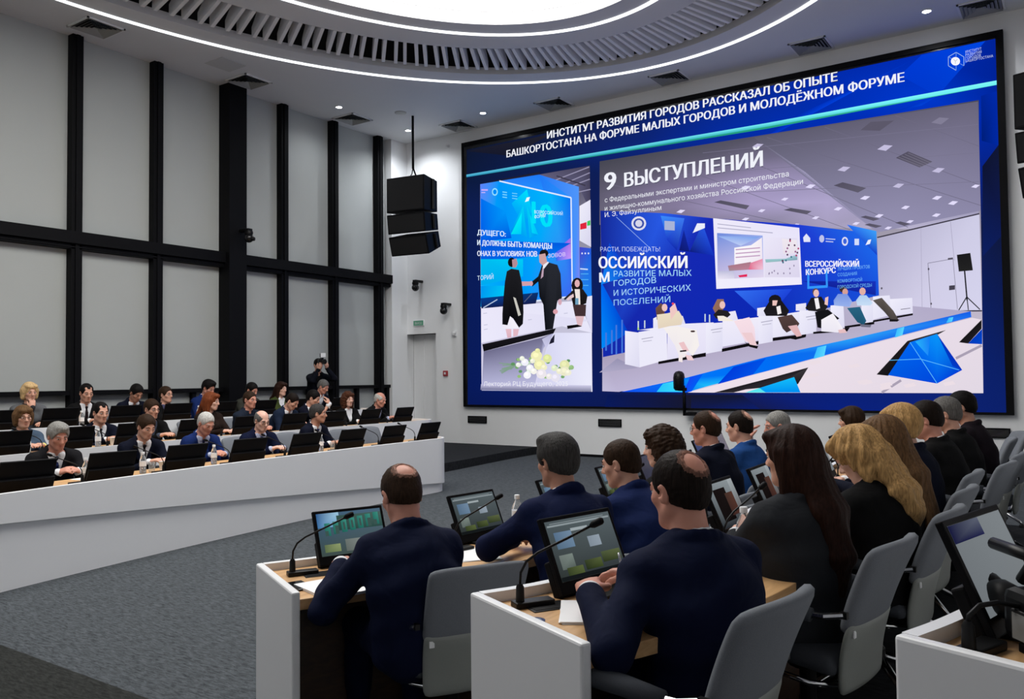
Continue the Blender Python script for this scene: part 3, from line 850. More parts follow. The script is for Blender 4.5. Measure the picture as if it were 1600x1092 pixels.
  [130, 160, 140], [-9.754, 1.858, -9.955, 1.766, -9.943, 1.747, -9.741, 1.839],
  [130, 160, 140], [-9.751, 1.859, -9.981, 1.801, -9.974, 1.78, -9.744, 1.838],
  [130, 160, 140], [-9.749, 1.859, -9.907, 1.846, -9.904, 1.825, -9.746, 1.838],
  [130, 160, 140], [-9.746, 1.859, -10.19, 1.905, -10.193, 1.883, -9.749, 1.838],
  [130, 160, 140], [-9.753, 1.858, -10.148, 1.709, -10.137, 1.689, -9.742, 1.838],
  [130, 160, 140], [-9.754, 1.857, -9.944, 1.763, -9.93, 1.744, -9.741, 1.839],
  [130, 160, 140], [-9.748, 1.859, -10.097, 1.858, -10.097, 1.836, -9.747, 1.838],
  [130, 160, 140], [-9.752, 1.858, -10.178, 1.735, -10.169, 1.715, -9.743, 1.838],
  [130, 160, 140], [-9.755, 1.857, -9.903, 1.761, -9.887, 1.744, -9.739, 1.84],
  [130, 160, 140], [-9.751, 1.859, -10.122, 1.78, -10.115, 1.759, -9.744, 1.838],
  [130, 160, 140], [-9.752, 1.858, -9.946, 1.806, -9.938, 1.785, -9.743, 1.838],
  [130, 160, 140], [-9.752, 1.858, -9.915, 1.809, -9.905, 1.789, -9.743, 1.838],
  [96, 150, 96], [-9.782, 1.865, -9.809, 1.836, -9.861, 1.836, -9.886, 1.867, -9.86, 1.897, -9.808, 1.896],
  [96, 150, 96], [-8.628, 1.762, -8.653, 1.734, -8.701, 1.734, -8.725, 1.764, -8.7, 1.793, -8.652, 1.792],
  [190, 215, 190], [-9.199, 1.857, -9.224, 1.828, -9.274, 1.829, -9.299, 1.859, -9.274, 1.888, -9.224, 1.887],
  [190, 215, 190], [-9.564, 1.857, -9.59, 1.827, -9.641, 1.828, -9.667, 1.858, -9.64, 1.888, -9.589, 1.887],
  [120, 170, 110], [-9.678, 1.795, -9.704, 1.765, -9.756, 1.766, -9.781, 1.797, -9.755, 1.827, -9.703, 1.826],
  [96, 150, 96], [-9.071, 1.714, -9.096, 1.684, -9.145, 1.685, -9.17, 1.715, -9.145, 1.744, -9.095, 1.743],
  [96, 150, 96], [-9.589, 1.709, -9.615, 1.68, -9.666, 1.68, -9.691, 1.711, -9.665, 1.74, -9.614, 1.74],
  [120, 170, 110], [-9.214, 1.891, -9.239, 1.862, -9.289, 1.863, -9.314, 1.893, -9.288, 1.922, -9.238, 1.921],
  [190, 215, 190], [-9.403, 1.834, -9.429, 1.804, -9.48, 1.805, -9.505, 1.835, -9.479, 1.865, -9.428, 1.864],
  [96, 150, 96], [-8.912, 1.887, -8.937, 1.859, -8.986, 1.859, -9.01, 1.889, -8.985, 1.918, -8.936, 1.917],
  [96, 150, 96], [-9.648, 1.956, -9.674, 1.926, -9.726, 1.927, -9.751, 1.958, -9.725, 1.987, -9.673, 1.986],
  [150, 190, 120], [-9.403, 1.744, -9.428, 1.714, -9.479, 1.715, -9.504, 1.745, -9.478, 1.775, -9.428, 1.774],
  [150, 190, 120], [-9.622, 1.605, -9.648, 1.576, -9.7, 1.576, -9.725, 1.606, -9.699, 1.636, -9.648, 1.636],
  [96, 150, 96], [-9.149, 1.953, -9.175, 1.924, -9.225, 1.925, -9.249, 1.955, -9.224, 1.984, -9.174, 1.983],
  [120, 170, 110], [-8.567, 1.589, -8.592, 1.56, -8.64, 1.56, -8.663, 1.59, -8.639, 1.619, -8.591, 1.618],
  [96, 150, 96], [-9.767, 1.866, -9.793, 1.837, -9.845, 1.837, -9.871, 1.868, -9.844, 1.898, -9.792, 1.897],
  [150, 190, 120], [-8.724, 1.802, -8.749, 1.773, -8.797, 1.774, -8.821, 1.803, -8.797, 1.832, -8.748, 1.831],
  [120, 170, 110], [-9.379, 1.899, -9.404, 1.869, -9.455, 1.87, -9.48, 1.901, -9.454, 1.93, -9.404, 1.929],
  [190, 215, 190], [-9.381, 1.875, -9.407, 1.846, -9.457, 1.847, -9.482, 1.877, -9.457, 1.907, -9.406, 1.906],
  [150, 190, 120], [-9.325, 1.97, -9.351, 1.941, -9.401, 1.942, -9.426, 1.972, -9.4, 2.001, -9.35, 2],
  [120, 170, 110], [-9.157, 1.826, -9.182, 1.797, -9.232, 1.798, -9.257, 1.828, -9.231, 1.857, -9.181, 1.856],
  [96, 150, 96], [-8.433, 1.735, -8.457, 1.707, -8.504, 1.707, -8.528, 1.737, -8.504, 1.765, -8.456, 1.765],
  [190, 215, 190], [-8.452, 1.792, -8.476, 1.764, -8.524, 1.765, -8.547, 1.794, -8.523, 1.823, -8.475, 1.822],
  [150, 190, 120], [-9.63, 1.955, -9.656, 1.925, -9.708, 1.926, -9.733, 1.957, -9.707, 1.987, -9.655, 1.986],
  [150, 190, 120], [-8.968, 1.586, -8.993, 1.557, -9.043, 1.557, -9.067, 1.587, -9.042, 1.616, -8.992, 1.616],
  [120, 170, 110], [-9.033, 1.739, -9.058, 1.71, -9.108, 1.71, -9.132, 1.74, -9.107, 1.769, -9.057, 1.769],
  [96, 150, 96], [-8.43, 1.908, -8.454, 1.88, -8.501, 1.881, -8.525, 1.91, -8.501, 1.939, -8.453, 1.938],
  [96, 150, 96], [-8.726, 1.802, -8.751, 1.773, -8.799, 1.774, -8.823, 1.804, -8.799, 1.833, -8.75, 1.832],
  [150, 190, 120], [-9.125, 1.874, -9.15, 1.845, -9.2, 1.846, -9.224, 1.876, -9.199, 1.905, -9.149, 1.904],
  [190, 215, 190], [-9.105, 1.883, -9.13, 1.854, -9.18, 1.855, -9.205, 1.885, -9.179, 1.914, -9.13, 1.913],
  [240, 238, 184], [-9.095, 2.022, -9.115, 1.966, -9.167, 1.926, -9.237, 1.912, -9.308, 1.928, -9.359, 1.971, -9.377, 2.028, -9.358, 2.084, -9.305, 2.124, -9.234, 2.137, -9.164, 2.121, -9.113, 2.078],
  [254, 252, 195], [-9.181, 2.043, -9.202, 2.006, -9.252, 1.991, -9.302, 2.008, -9.322, 2.046, -9.301, 2.084, -9.25, 2.098, -9.201, 2.081],
  [222, 230, 160], [-8.865, 1.964, -8.88, 1.921, -8.92, 1.89, -8.974, 1.88, -9.028, 1.892, -9.067, 1.925, -9.081, 1.969, -9.066, 2.012, -9.026, 2.043, -8.971, 2.053, -8.918, 2.041, -8.879, 2.008],
  [235, 243, 169], [-8.934, 1.985, -8.95, 1.957, -8.988, 1.945, -9.026, 1.958, -9.042, 1.988, -9.026, 2.016, -8.987, 2.028, -8.949, 2.015],
  [238, 236, 180], [-9.021, 1.837, -9.04, 1.781, -9.091, 1.741, -9.161, 1.726, -9.231, 1.742, -9.283, 1.784, -9.301, 1.841, -9.281, 1.897, -9.229, 1.938, -9.159, 1.951, -9.089, 1.935, -9.038, 1.893],
  [252, 250, 190], [-9.105, 1.858, -9.126, 1.82, -9.176, 1.805, -9.226, 1.822, -9.246, 1.86, -9.225, 1.897, -9.175, 1.912, -9.125, 1.896],
  [226, 228, 174], [-8.445, 1.827, -8.462, 1.779, -8.506, 1.744, -8.566, 1.731, -8.626, 1.745, -8.669, 1.782, -8.685, 1.831, -8.668, 1.88, -8.624, 1.915, -8.563, 1.927, -8.504, 1.913, -8.461, 1.876],
  [239, 241, 184], [-8.52, 1.848, -8.538, 1.815, -8.58, 1.802, -8.622, 1.817, -8.639, 1.85, -8.621, 1.882, -8.579, 1.895, -8.537, 1.881],
  [234, 232, 200], [-8.447, 1.699, -8.464, 1.65, -8.508, 1.615, -8.568, 1.602, -8.628, 1.616, -8.671, 1.652, -8.687, 1.702, -8.67, 1.751, -8.625, 1.786, -8.565, 1.798, -8.506, 1.784, -8.462, 1.748],
  [248, 245, 212], [-8.521, 1.719, -8.539, 1.687, -8.582, 1.673, -8.624, 1.687, -8.641, 1.721, -8.623, 1.753, -8.581, 1.766, -8.538, 1.752],
  [240, 240, 250], [-9.426, 1.896, -9.44, 1.859, -9.475, 1.831, -9.523, 1.822, -9.571, 1.833, -9.605, 1.861, -9.618, 1.9, -9.604, 1.937, -9.569, 1.965, -9.521, 1.974, -9.473, 1.963, -9.439, 1.934],
  [254, 254, 255], [-9.49, 1.917, -9.504, 1.892, -9.538, 1.882, -9.572, 1.893, -9.585, 1.919, -9.571, 1.944, -9.537, 1.954, -9.503, 1.943],
  [242, 242, 250], [-9.302, 1.775, -9.315, 1.738, -9.35, 1.71, -9.397, 1.701, -9.445, 1.711, -9.479, 1.74, -9.491, 1.778, -9.478, 1.815, -9.443, 1.842, -9.395, 1.852, -9.348, 1.841, -9.314, 1.813],
  [255, 255, 255], [-9.364, 1.796, -9.379, 1.771, -9.412, 1.761, -9.446, 1.772, -9.459, 1.797, -9.445, 1.822, -9.411, 1.832, -9.378, 1.821],
  [225, 235, 200], [-8.731, 1.767, -8.742, 1.736, -8.77, 1.714, -8.808, 1.706, -8.846, 1.715, -8.873, 1.738, -8.883, 1.769, -8.873, 1.8, -8.844, 1.822, -8.806, 1.83, -8.768, 1.821, -8.741, 1.798],
  [238, 249, 212], [-8.784, 1.787, -8.795, 1.767, -8.822, 1.759, -8.849, 1.768, -8.86, 1.788, -8.849, 1.809, -8.822, 1.817, -8.795, 1.808],
  [240, 240, 220], [-9.268, 1.92, -9.277, 1.895, -9.3, 1.877, -9.332, 1.871, -9.363, 1.878, -9.386, 1.897, -9.394, 1.922, -9.386, 1.947, -9.362, 1.965, -9.331, 1.971, -9.299, 1.964, -9.277, 1.945],
  [254, 254, 233], [-9.315, 1.94, -9.325, 1.924, -9.347, 1.917, -9.369, 1.925, -9.378, 1.942, -9.369, 1.958, -9.346, 1.965, -9.324, 1.957],
  [240, 238, 200], [-8.975, 1.784, -8.986, 1.753, -9.014, 1.73, -9.053, 1.722, -9.091, 1.731, -9.12, 1.754, -9.13, 1.786, -9.119, 1.817, -9.09, 1.839, -9.051, 1.847, -9.013, 1.838, -8.985, 1.815],
  [254, 252, 212], [-9.029, 1.804, -9.04, 1.783, -9.068, 1.775, -9.095, 1.784, -9.106, 1.805, -9.094, 1.826, -9.067, 1.834, -9.04, 1.825],
  [238, 236, 210], [-8.611, 1.701, -8.622, 1.67, -8.65, 1.648, -8.687, 1.64, -8.725, 1.649, -8.753, 1.672, -8.762, 1.703, -8.752, 1.733, -8.724, 1.755, -8.686, 1.763, -8.648, 1.754, -8.621, 1.732],
  [252, 250, 222], [-8.664, 1.721, -8.675, 1.7, -8.702, 1.692, -8.728, 1.701, -8.739, 1.722, -8.728, 1.742, -8.701, 1.75, -8.675, 1.742],
  [246, 244, 236], [-9.224, 1.708, -9.235, 1.677, -9.264, 1.654, -9.303, 1.646, -9.343, 1.655, -9.371, 1.678, -9.381, 1.71, -9.37, 1.741, -9.341, 1.764, -9.302, 1.772, -9.263, 1.763, -9.234, 1.739],
  [255, 255, 250], [-9.279, 1.728, -9.29, 1.708, -9.318, 1.699, -9.346, 1.708, -9.357, 1.729, -9.346, 1.75, -9.318, 1.759, -9.29, 1.75],
  [236, 232, 230], [-8.855, 1.6, -8.866, 1.569, -8.894, 1.546, -8.932, 1.538, -8.97, 1.547, -8.998, 1.57, -9.008, 1.601, -8.997, 1.632, -8.969, 1.654, -8.931, 1.662, -8.892, 1.654, -8.865, 1.631],
  [250, 245, 243], [-8.908, 1.62, -8.92, 1.599, -8.947, 1.591, -8.974, 1.599, -8.985, 1.62, -8.973, 1.641, -8.946, 1.649, -8.919, 1.64],
  [232, 232, 170], [-9.141, 2.128, -9.149, 2.103, -9.172, 2.085, -9.204, 2.079, -9.235, 2.087, -9.258, 2.106, -9.266, 2.131, -9.257, 2.156, -9.234, 2.174, -9.202, 2.179, -9.171, 2.172, -9.149, 2.153],
  [245, 245, 180], [-9.187, 2.149, -9.197, 2.132, -9.219, 2.126, -9.241, 2.133, -9.25, 2.15, -9.24, 2.167, -9.218, 2.173, -9.196, 2.166],
  [240, 238, 216], [-8.403, 1.673, -8.413, 1.642, -8.441, 1.62, -8.478, 1.613, -8.515, 1.621, -8.542, 1.644, -8.552, 1.674, -8.541, 1.705, -8.514, 1.727, -8.476, 1.735, -8.439, 1.726, -8.413, 1.703],
  [254, 252, 228], [-8.455, 1.693, -8.466, 1.672, -8.492, 1.664, -8.519, 1.673, -8.529, 1.693, -8.518, 1.714, -8.492, 1.722, -8.465, 1.713],
  [226, 236, 226], [-9.366, 1.683, -9.375, 1.658, -9.398, 1.64, -9.43, 1.634, -9.461, 1.641, -9.484, 1.659, -9.493, 1.685, -9.484, 1.71, -9.46, 1.728, -9.428, 1.734, -9.397, 1.727, -9.374, 1.708],
  [239, 250, 239], [-9.413, 1.704, -9.422, 1.687, -9.445, 1.68, -9.467, 1.687, -9.476, 1.704, -9.467, 1.721, -9.444, 1.728, -9.422, 1.721],
  [238, 240, 232], [-9.618, 1.846, -9.627, 1.821, -9.651, 1.803, -9.683, 1.796, -9.716, 1.804, -9.739, 1.823, -9.747, 1.848, -9.738, 1.874, -9.715, 1.892, -9.682, 1.898, -9.65, 1.891, -9.627, 1.872],
  [252, 254, 245], [-9.666, 1.867, -9.676, 1.85, -9.699, 1.843, -9.722, 1.851, -9.731, 1.868, -9.721, 1.885, -9.698, 1.892, -9.676, 1.884],
  [236, 230, 236], [-8.992, 1.653, -9.009, 1.604, -9.055, 1.567, -9.117, 1.555, -9.179, 1.568, -9.224, 1.605, -9.24, 1.656, -9.223, 1.705, -9.177, 1.741, -9.114, 1.754, -9.053, 1.74, -9.008, 1.703],
  [250, 243, 250], [-9.069, 1.673, -9.088, 1.64, -9.132, 1.627, -9.175, 1.641, -9.193, 1.675, -9.175, 1.708, -9.13, 1.721, -9.087, 1.707],
  [246, 246, 252], [-9.366, 1.63, -9.38, 1.593, -9.415, 1.565, -9.462, 1.556, -9.51, 1.566, -9.545, 1.594, -9.557, 1.632, -9.544, 1.67, -9.508, 1.697, -9.46, 1.707, -9.413, 1.696, -9.379, 1.668],
  [255, 255, 255], [-9.429, 1.651, -9.444, 1.626, -9.478, 1.615, -9.511, 1.626, -9.525, 1.652, -9.511, 1.677, -9.477, 1.687, -9.443, 1.676],
  [230, 226, 240], [-8.673, 1.572, -8.688, 1.529, -8.727, 1.498, -8.78, 1.487, -8.833, 1.499, -8.872, 1.53, -8.886, 1.574, -8.871, 1.617, -8.831, 1.648, -8.778, 1.659, -8.725, 1.647, -8.687, 1.615],
  [243, 239, 254], [-8.741, 1.592, -8.757, 1.563, -8.795, 1.552, -8.832, 1.564, -8.847, 1.593, -8.831, 1.622, -8.794, 1.634, -8.756, 1.621],
  [235, 240, 225], [-9.521, 1.978, -9.53, 1.953, -9.553, 1.935, -9.585, 1.928, -9.617, 1.936, -9.641, 1.955, -9.649, 1.98, -9.64, 2.006, -9.616, 2.024, -9.584, 2.03, -9.552, 2.022, -9.529, 2.003],
  [249, 254, 238], [-9.569, 1.999, -9.578, 1.982, -9.601, 1.975, -9.623, 1.983, -9.633, 2, -9.623, 2.017, -9.6, 2.023, -9.578, 2.016],
  [150, 190, 130], [-8.343, 1.774, -8.351, 1.75, -8.373, 1.733, -8.402, 1.727, -8.432, 1.734, -8.453, 1.752, -8.461, 1.776, -8.453, 1.8, -8.431, 1.818, -8.401, 1.824, -8.372, 1.817, -8.35, 1.799],
  [159, 201, 137], [-8.387, 1.794, -8.396, 1.778, -8.417, 1.772, -8.437, 1.779, -8.446, 1.795, -8.437, 1.811, -8.416, 1.818, -8.395, 1.811],
  [196, 194, 226, 206, 204, 232, 120, 120, 150, 110, 110, 145], [-10.651, 1.449, -7.955, 1.416, -7.957, 1.29, -10.67, 1.325],
 ],
 'slide_photo_large': [
  [74, 74, 88, 92, 90, 108, 98, 98, 112, 78, 78, 92, 150, 144, 172, 216, 206, 226, 206, 196, 220], [-7.704, 5.816, -4.408, 5.766, -2.349, 5.741, -1.186, 5.741, -1.194, 4.049, -1.228, 1.285, -7.701, 1.303],
  [70, 70, 82, 78, 78, 90, 96, 92, 112, 84, 82, 96], [-7.704, 5.816, -6.112, 5.797, -6.118, 5.439, -7.709, 5.502],
  [78, 78, 90, 84, 82, 98, 112, 106, 132, 96, 92, 112], [-6.112, 5.797, -4.686, 5.78, -4.694, 5.382, -6.118, 5.439],
  [84, 82, 98, 90, 88, 104, 116, 112, 136, 112, 106, 132], [-4.686, 5.78, -3.401, 5.765, -3.41, 5.331, -4.694, 5.382],
  [90, 88, 104, 86, 86, 100, 112, 108, 132, 116, 112, 136], [-3.401, 5.765, -2.237, 5.751, -2.248, 5.285, -3.41, 5.331],
  [86, 86, 100, 70, 72, 84, 96, 94, 116, 112, 108, 132], [-2.237, 5.751, -1.178, 5.739, -1.19, 5.243, -2.248, 5.285],
  [84, 82, 96, 96, 92, 112, 128, 118, 150, 96, 92, 112], [-7.709, 5.502, -6.118, 5.439, -6.125, 5.08, -7.714, 5.188],
  [96, 92, 112, 112, 106, 132, 156, 144, 184, 128, 118, 150], [-6.118, 5.439, -4.694, 5.382, -4.702, 4.984, -6.125, 5.08],
  [112, 106, 132, 116, 112, 136, 150, 142, 178, 156, 144, 184], [-4.694, 5.382, -3.41, 5.331, -3.419, 4.897, -4.702, 4.984],
  [116, 112, 136, 112, 108, 132, 138, 132, 164, 150, 142, 178], [-3.41, 5.331, -2.248, 5.285, -2.259, 4.819, -3.419, 4.897],
  [112, 108, 132, 96, 94, 116, 120, 118, 146, 138, 132, 164], [-2.248, 5.285, -1.19, 5.243, -1.202, 4.747, -2.259, 4.819],
  [96, 92, 112, 128, 118, 150, 132, 122, 154, 104, 100, 120], [-7.714, 5.188, -6.125, 5.08, -6.131, 4.723, -7.718, 4.875],
  [128, 118, 150, 156, 144, 184, 170, 158, 200, 132, 122, 154], [-6.125, 5.08, -4.702, 4.984, -4.709, 4.587, -6.131, 4.723],
  [156, 144, 184, 150, 142, 178, 176, 166, 206, 170, 158, 200], [-4.702, 4.984, -3.419, 4.897, -3.429, 4.464, -4.709, 4.587],
  [150, 142, 178, 138, 132, 164, 162, 156, 188, 176, 166, 206], [-3.419, 4.897, -2.259, 4.819, -2.269, 4.353, -3.429, 4.464],
  [138, 132, 164, 120, 118, 146, 146, 142, 172, 162, 156, 188], [-2.259, 4.819, -1.202, 4.747, -1.215, 4.253, -2.269, 4.353],
  [104, 100, 120, 132, 122, 154, 112, 106, 126, 110, 104, 122], [-7.718, 4.875, -6.131, 4.723, -6.137, 4.366, -7.723, 4.562],
  [132, 122, 154, 170, 158, 200, 128, 122, 146, 112, 106, 126], [-6.131, 4.723, -4.709, 4.587, -4.717, 4.19, -6.137, 4.366],
  [170, 158, 200, 176, 166, 206, 166, 158, 190, 128, 122, 146], [-4.709, 4.587, -3.429, 4.464, -3.438, 4.032, -4.717, 4.19],
  [176, 166, 206, 162, 156, 188, 186, 180, 208, 166, 158, 190], [-3.429, 4.464, -2.269, 4.353, -2.28, 3.889, -3.438, 4.032],
  [162, 156, 188, 146, 142, 172, 176, 172, 202, 186, 180, 208], [-2.269, 4.353, -1.215, 4.253, -1.227, 3.759, -2.28, 3.889],
  [92, 90, 108, 104, 100, 122, 140, 136, 168, 150, 146, 180, 176, 170, 206], [-4.634, 5.76, -1.187, 5.721, -1.194, 4.049, -2.659, 3.871, -3.769, 5.018],
  [110, 106, 130], [-3.441, 5.725, -1.203, 4.439, -1.2, 4.446, -3.437, 5.732],
  [110, 106, 130], [-4.41, 5.717, -1.193, 4.123, -1.191, 4.131, -4.407, 5.725],
  [110, 106, 130], [-2.35, 5.717, -1.188, 5.027, -1.186, 5.034, -2.348, 5.724],
  [110, 106, 130], [-5.103, 5.558, -2.205, 3.901, -2.202, 3.909, -5.1, 5.566],
  [110, 106, 130], [-6.084, 5.452, -3.071, 3.954, -3.068, 3.961, -6.081, 5.46],
  [110, 106, 130], [-7.417, 5.301, -4.002, 4.142, -4, 4.151, -7.415, 5.31],
  [120, 116, 142], [-5.581, 5.635, -1.195, 5.364, -1.196, 5.371, -5.581, 5.643],
  [120, 116, 142], [-6.085, 5.296, -1.198, 4.93, -1.198, 4.937, -6.086, 5.305],
  [120, 116, 142], [-5.841, 4.904, -1.2, 4.488, -1.2, 4.495, -5.841, 4.913],
  [130, 126, 150], [-1.835, 5.512, -1.72, 5.573, -1.584, 5.534, -1.698, 5.459],
  [196, 190, 222], [-2.629, 5.22, -2.523, 5.276, -2.398, 5.242, -2.502, 5.175],
  [196, 190, 222], [-3.25, 4.972, -3.157, 5.02, -3.047, 4.993, -3.139, 4.934],
  [226, 220, 250], [-3.774, 4.758, -3.697, 4.799, -3.605, 4.777, -3.682, 4.728],
  [196, 190, 222], [-1.844, 4.742, -1.762, 4.788, -1.664, 4.764, -1.746, 4.707],
  [196, 190, 222], [-2.413, 4.58, -2.335, 4.623, -2.243, 4.601, -2.32, 4.548],
  [226, 220, 250], [-2.91, 4.45, -2.838, 4.489, -2.752, 4.469, -2.824, 4.422],
  [226, 220, 250], [-3.325, 4.323, -3.26, 4.358, -3.182, 4.341, -3.247, 4.298],
  [226, 220, 250], [-3.68, 4.216, -3.622, 4.247, -3.554, 4.233, -3.611, 4.195],
  [226, 220, 250], [-3.99, 4.133, -3.941, 4.16, -3.883, 4.147, -3.932, 4.116],
  [226, 220, 250], [-1.313, 4.423, -1.258, 4.455, -1.193, 4.439, -1.248, 4.4],
  [226, 220, 250], [-1.854, 4.313, -1.789, 4.351, -1.71, 4.333, -1.776, 4.287],
  [226, 220, 250], [-1.633, 4.204, -1.569, 4.243, -1.492, 4.225, -1.556, 4.179],
  [226, 220, 250], [-2.299, 4.218, -2.239, 4.253, -2.168, 4.237, -2.227, 4.195],
  [226, 220, 250], [-1.861, 4.043, -1.803, 4.078, -1.735, 4.062, -1.792, 4.021],
  [226, 220, 250], [-2.692, 4.131, -2.63, 4.166, -2.556, 4.15, -2.618, 4.107],
  [226, 220, 250], [-2.229, 3.986, -2.178, 4.016, -2.117, 4.003, -2.168, 3.967],
  [226, 220, 250], [-3.038, 4.046, -2.984, 4.077, -2.918, 4.063, -2.973, 4.026],
  [226, 220, 250], [-2.552, 3.919, -2.5, 3.949, -2.437, 3.936, -2.489, 3.9],
  [226, 220, 250], [-4.892, 4.889, -4.808, 4.93, -4.708, 4.907, -4.791, 4.857],
  [226, 220, 250], [-4.188, 4.597, -4.128, 4.628, -4.056, 4.612, -4.116, 4.575],
  [226, 220, 250], [-6.11, 4.614, -6.03, 4.653, -5.933, 4.633, -6.013, 4.586],
  [226, 220, 250], [-4.591, 4.446, -4.53, 4.478, -4.456, 4.462, -4.517, 4.423],
  [226, 220, 250], [-4.88, 4.332, -4.817, 4.364, -4.741, 4.349, -4.804, 4.31],
  [196, 190, 222], [-4.671, 5.596, -4.578, 5.64, -4.467, 5.611, -4.56, 5.557],
  [84, 80, 98, 96, 92, 110], [-2.355, 5.037, -2.175, 5.112, -1.832, 4.894, -2.015, 4.831],
  [84, 80, 98, 96, 92, 110], [-3.316, 4.725, -3.173, 4.759, -2.808, 4.613, -2.937, 4.556],
  [84, 80, 98, 96, 92, 110], [-5.38, 4.708, -5.259, 4.727, -4.737, 4.569, -4.796, 4.508],
  [84, 80, 98, 96, 92, 110], [-4.147, 4.418, -4.017, 4.435, -3.677, 4.339, -3.763, 4.295],
  [84, 80, 98, 96, 92, 110], [-2.907, 4.151, -2.828, 4.163, -2.615, 4.086, -2.713, 4.065],
  [84, 80, 98, 96, 92, 110], [-2.85, 4.018, -2.772, 4.03, -2.58, 3.967, -2.677, 3.946],
  [84, 80, 98, 96, 92, 110], [-2.388, 3.997, -2.313, 4.01, -2.165, 3.952, -2.258, 3.932],
  [92, 88, 106], [-2.875, 5.575, -2.715, 5.684, -2.37, 5.641, -2.583, 5.513],
  [120, 116, 134], [-2.319, 5.038, -1.98, 4.832, -1.977, 4.839, -2.316, 5.045],
  [120, 116, 134], [-2.272, 5.053, -1.939, 4.846, -1.936, 4.853, -2.268, 5.06],
  [120, 116, 134], [-2.224, 5.068, -1.899, 4.86, -1.896, 4.867, -2.221, 5.075],
  [120, 116, 134], [-2.177, 5.083, -1.859, 4.874, -1.856, 4.881, -2.174, 5.09],
  [176, 172, 200, 206, 204, 230, 214, 212, 238, 210, 206, 232, 196, 192, 218], [-2.661, 3.799, -1.212, 4.012, -1.215, 2.517, -2.16, 2.567, -2.655, 2.769],
  [60, 56, 70], [-2.659, 3.778, -1.211, 3.992, -1.214, 4.012, -2.663, 3.799],
  [170, 166, 192], [-1.608, 3.939, -1.57, 3.318, -1.563, 3.318, -1.601, 3.939],
  [176, 172, 198], [-2.023, 3.875, -2.035, 2.57, -2.028, 2.57, -2.016, 3.874],
  [140, 136, 158], [-1.932, 3.305, -1.583, 3.344, -1.584, 3.354, -1.933, 3.315],
  [140, 136, 158], [-1.937, 3.31, -1.909, 2.563, -1.9, 2.563, -1.928, 3.31],
  [150, 146, 168], [-1.588, 3.349, -1.545, 2.564, -1.537, 2.564, -1.579, 3.349],
  [70, 66, 80], [-1.646, 2.937, -1.567, 2.941, -1.568, 2.872, -1.648, 2.867],
  [90, 86, 100], [-1.653, 3.366, -1.583, 3.369, -1.584, 3.339, -1.654, 3.336],
  [90, 86, 100], [-1.912, 3.217, -1.919, 3.2, -1.933, 3.201, -1.939, 3.219, -1.932, 3.236, -1.918, 3.235],
  [90, 86, 100], [-1.889, 2.673, -1.896, 2.656, -1.909, 2.657, -1.916, 2.674, -1.909, 2.691, -1.895, 2.69],
  [90, 86, 100], [-2.598, 2.962, -2.605, 2.945, -2.62, 2.945, -2.626, 2.964, -2.619, 2.981, -2.604, 2.98],
  [50, 46, 60], [-2.16, 2.556, -1.215, 2.517, -1.214, 2.537, -2.16, 2.577],
  [26, 26, 28, 34, 34, 34], [-1.529, 3.404, -1.347, 3.417, -1.319, 3.149, -1.509, 3.145],
  [26, 26, 30], [-1.44, 3.148, -1.417, 2.694, -1.398, 2.695, -1.421, 3.149],
  [26, 26, 30], [-1.421, 2.748, -1.53, 2.557, -1.518, 2.549, -1.409, 2.739],
  [26, 26, 30], [-1.411, 2.738, -1.244, 2.542, -1.235, 2.553, -1.401, 2.749],
  [26, 26, 30], [-1.413, 2.713, -1.4, 2.546, -1.388, 2.547, -1.401, 2.714],
  [170, 160, 186, 184, 178, 206, 176, 168, 198, 186, 180, 206, 190, 182, 214, 196, 190, 220], [-7.691, 1.99, -4.473, 2.487, -3.095, 2.795, -1.343, 2.524, -2.429, 2.242, -7.339, 1.291, -7.701, 1.303],
  [20, 40, 150, 40, 90, 230, 22, 40, 180, 30, 60, 210, 30, 110, 240, 24, 80, 220, 10, 40, 180, 20, 40, 170], [-7.69, 4.836, -6.353, 4.626, -5.409, 4.42, -3.894, 4.134, -2.669, 3.852, -2.653, 2.852, -4.473, 2.487, -7.677, 1.965],
  [0, 140, 250, 0, 100, 240, 0, 60, 200], [-7.703, 2.128, -7.697, 3.448, -7.117, 2.42],
  [20, 140, 250, 10, 70, 210, 20, 60, 200], [-7.698, 3.385, -7.503, 4.185, -7.032, 3.522],
  [60, 140, 250, 60, 120, 240, 16, 40, 170, 26, 60, 200], [-6.418, 4.585, -5.948, 4.482, -6.11, 3.904, -6.297, 4.114],
  [14, 24, 110, 20, 40, 160, 14, 30, 130], [-6.059, 3.899, -5.965, 4.27, -5.859, 3.857],
  [14, 26, 120, 40, 90, 230, 20, 50, 190], [-5.859, 3.857, -5.604, 4.349, -5.397, 3.744],
  [50, 110, 240, 30, 70, 220, 20, 50, 200], [-5.031, 3.082, -4.023, 3.048, -4.472, 2.542],
  [16, 30, 150, 24, 50, 190, 20, 40, 160], [-3.85, 3.167, -2.696, 3.083, -2.701, 2.855],
  [40, 110, 240, 60, 160, 250, 20, 60, 200], [-3.118, 4.048, -2.668, 3.893, -2.667, 3.497],
  [150, 180, 240], [-7.346, 4.666, -6.628, 3.973, -6.621, 3.98, -7.338, 4.672],
  [70, 120, 220], [-7.616, 2.439, -7.622, 2.089, -7.588, 2.088, -7.583, 2.437],
  [70, 120, 220], [-7.49, 2.484, -7.497, 2.023, -7.463, 2.023, -7.456, 2.482],
  [70, 120, 220], [-7.391, 2.579, -7.4, 2.009, -7.367, 2.008, -7.358, 2.578],
  [70, 120, 220], [-7.266, 2.673, -7.276, 2.031, -7.243, 2.03, -7.233, 2.671],
  [50, 150, 250], [-3.766, 3.379, -3.773, 3.031, -3.742, 3.029, -3.734, 3.376],
  [50, 150, 250], [-3.756, 3.03, -3.444, 3.03, -3.445, 3.073, -3.758, 3.073],
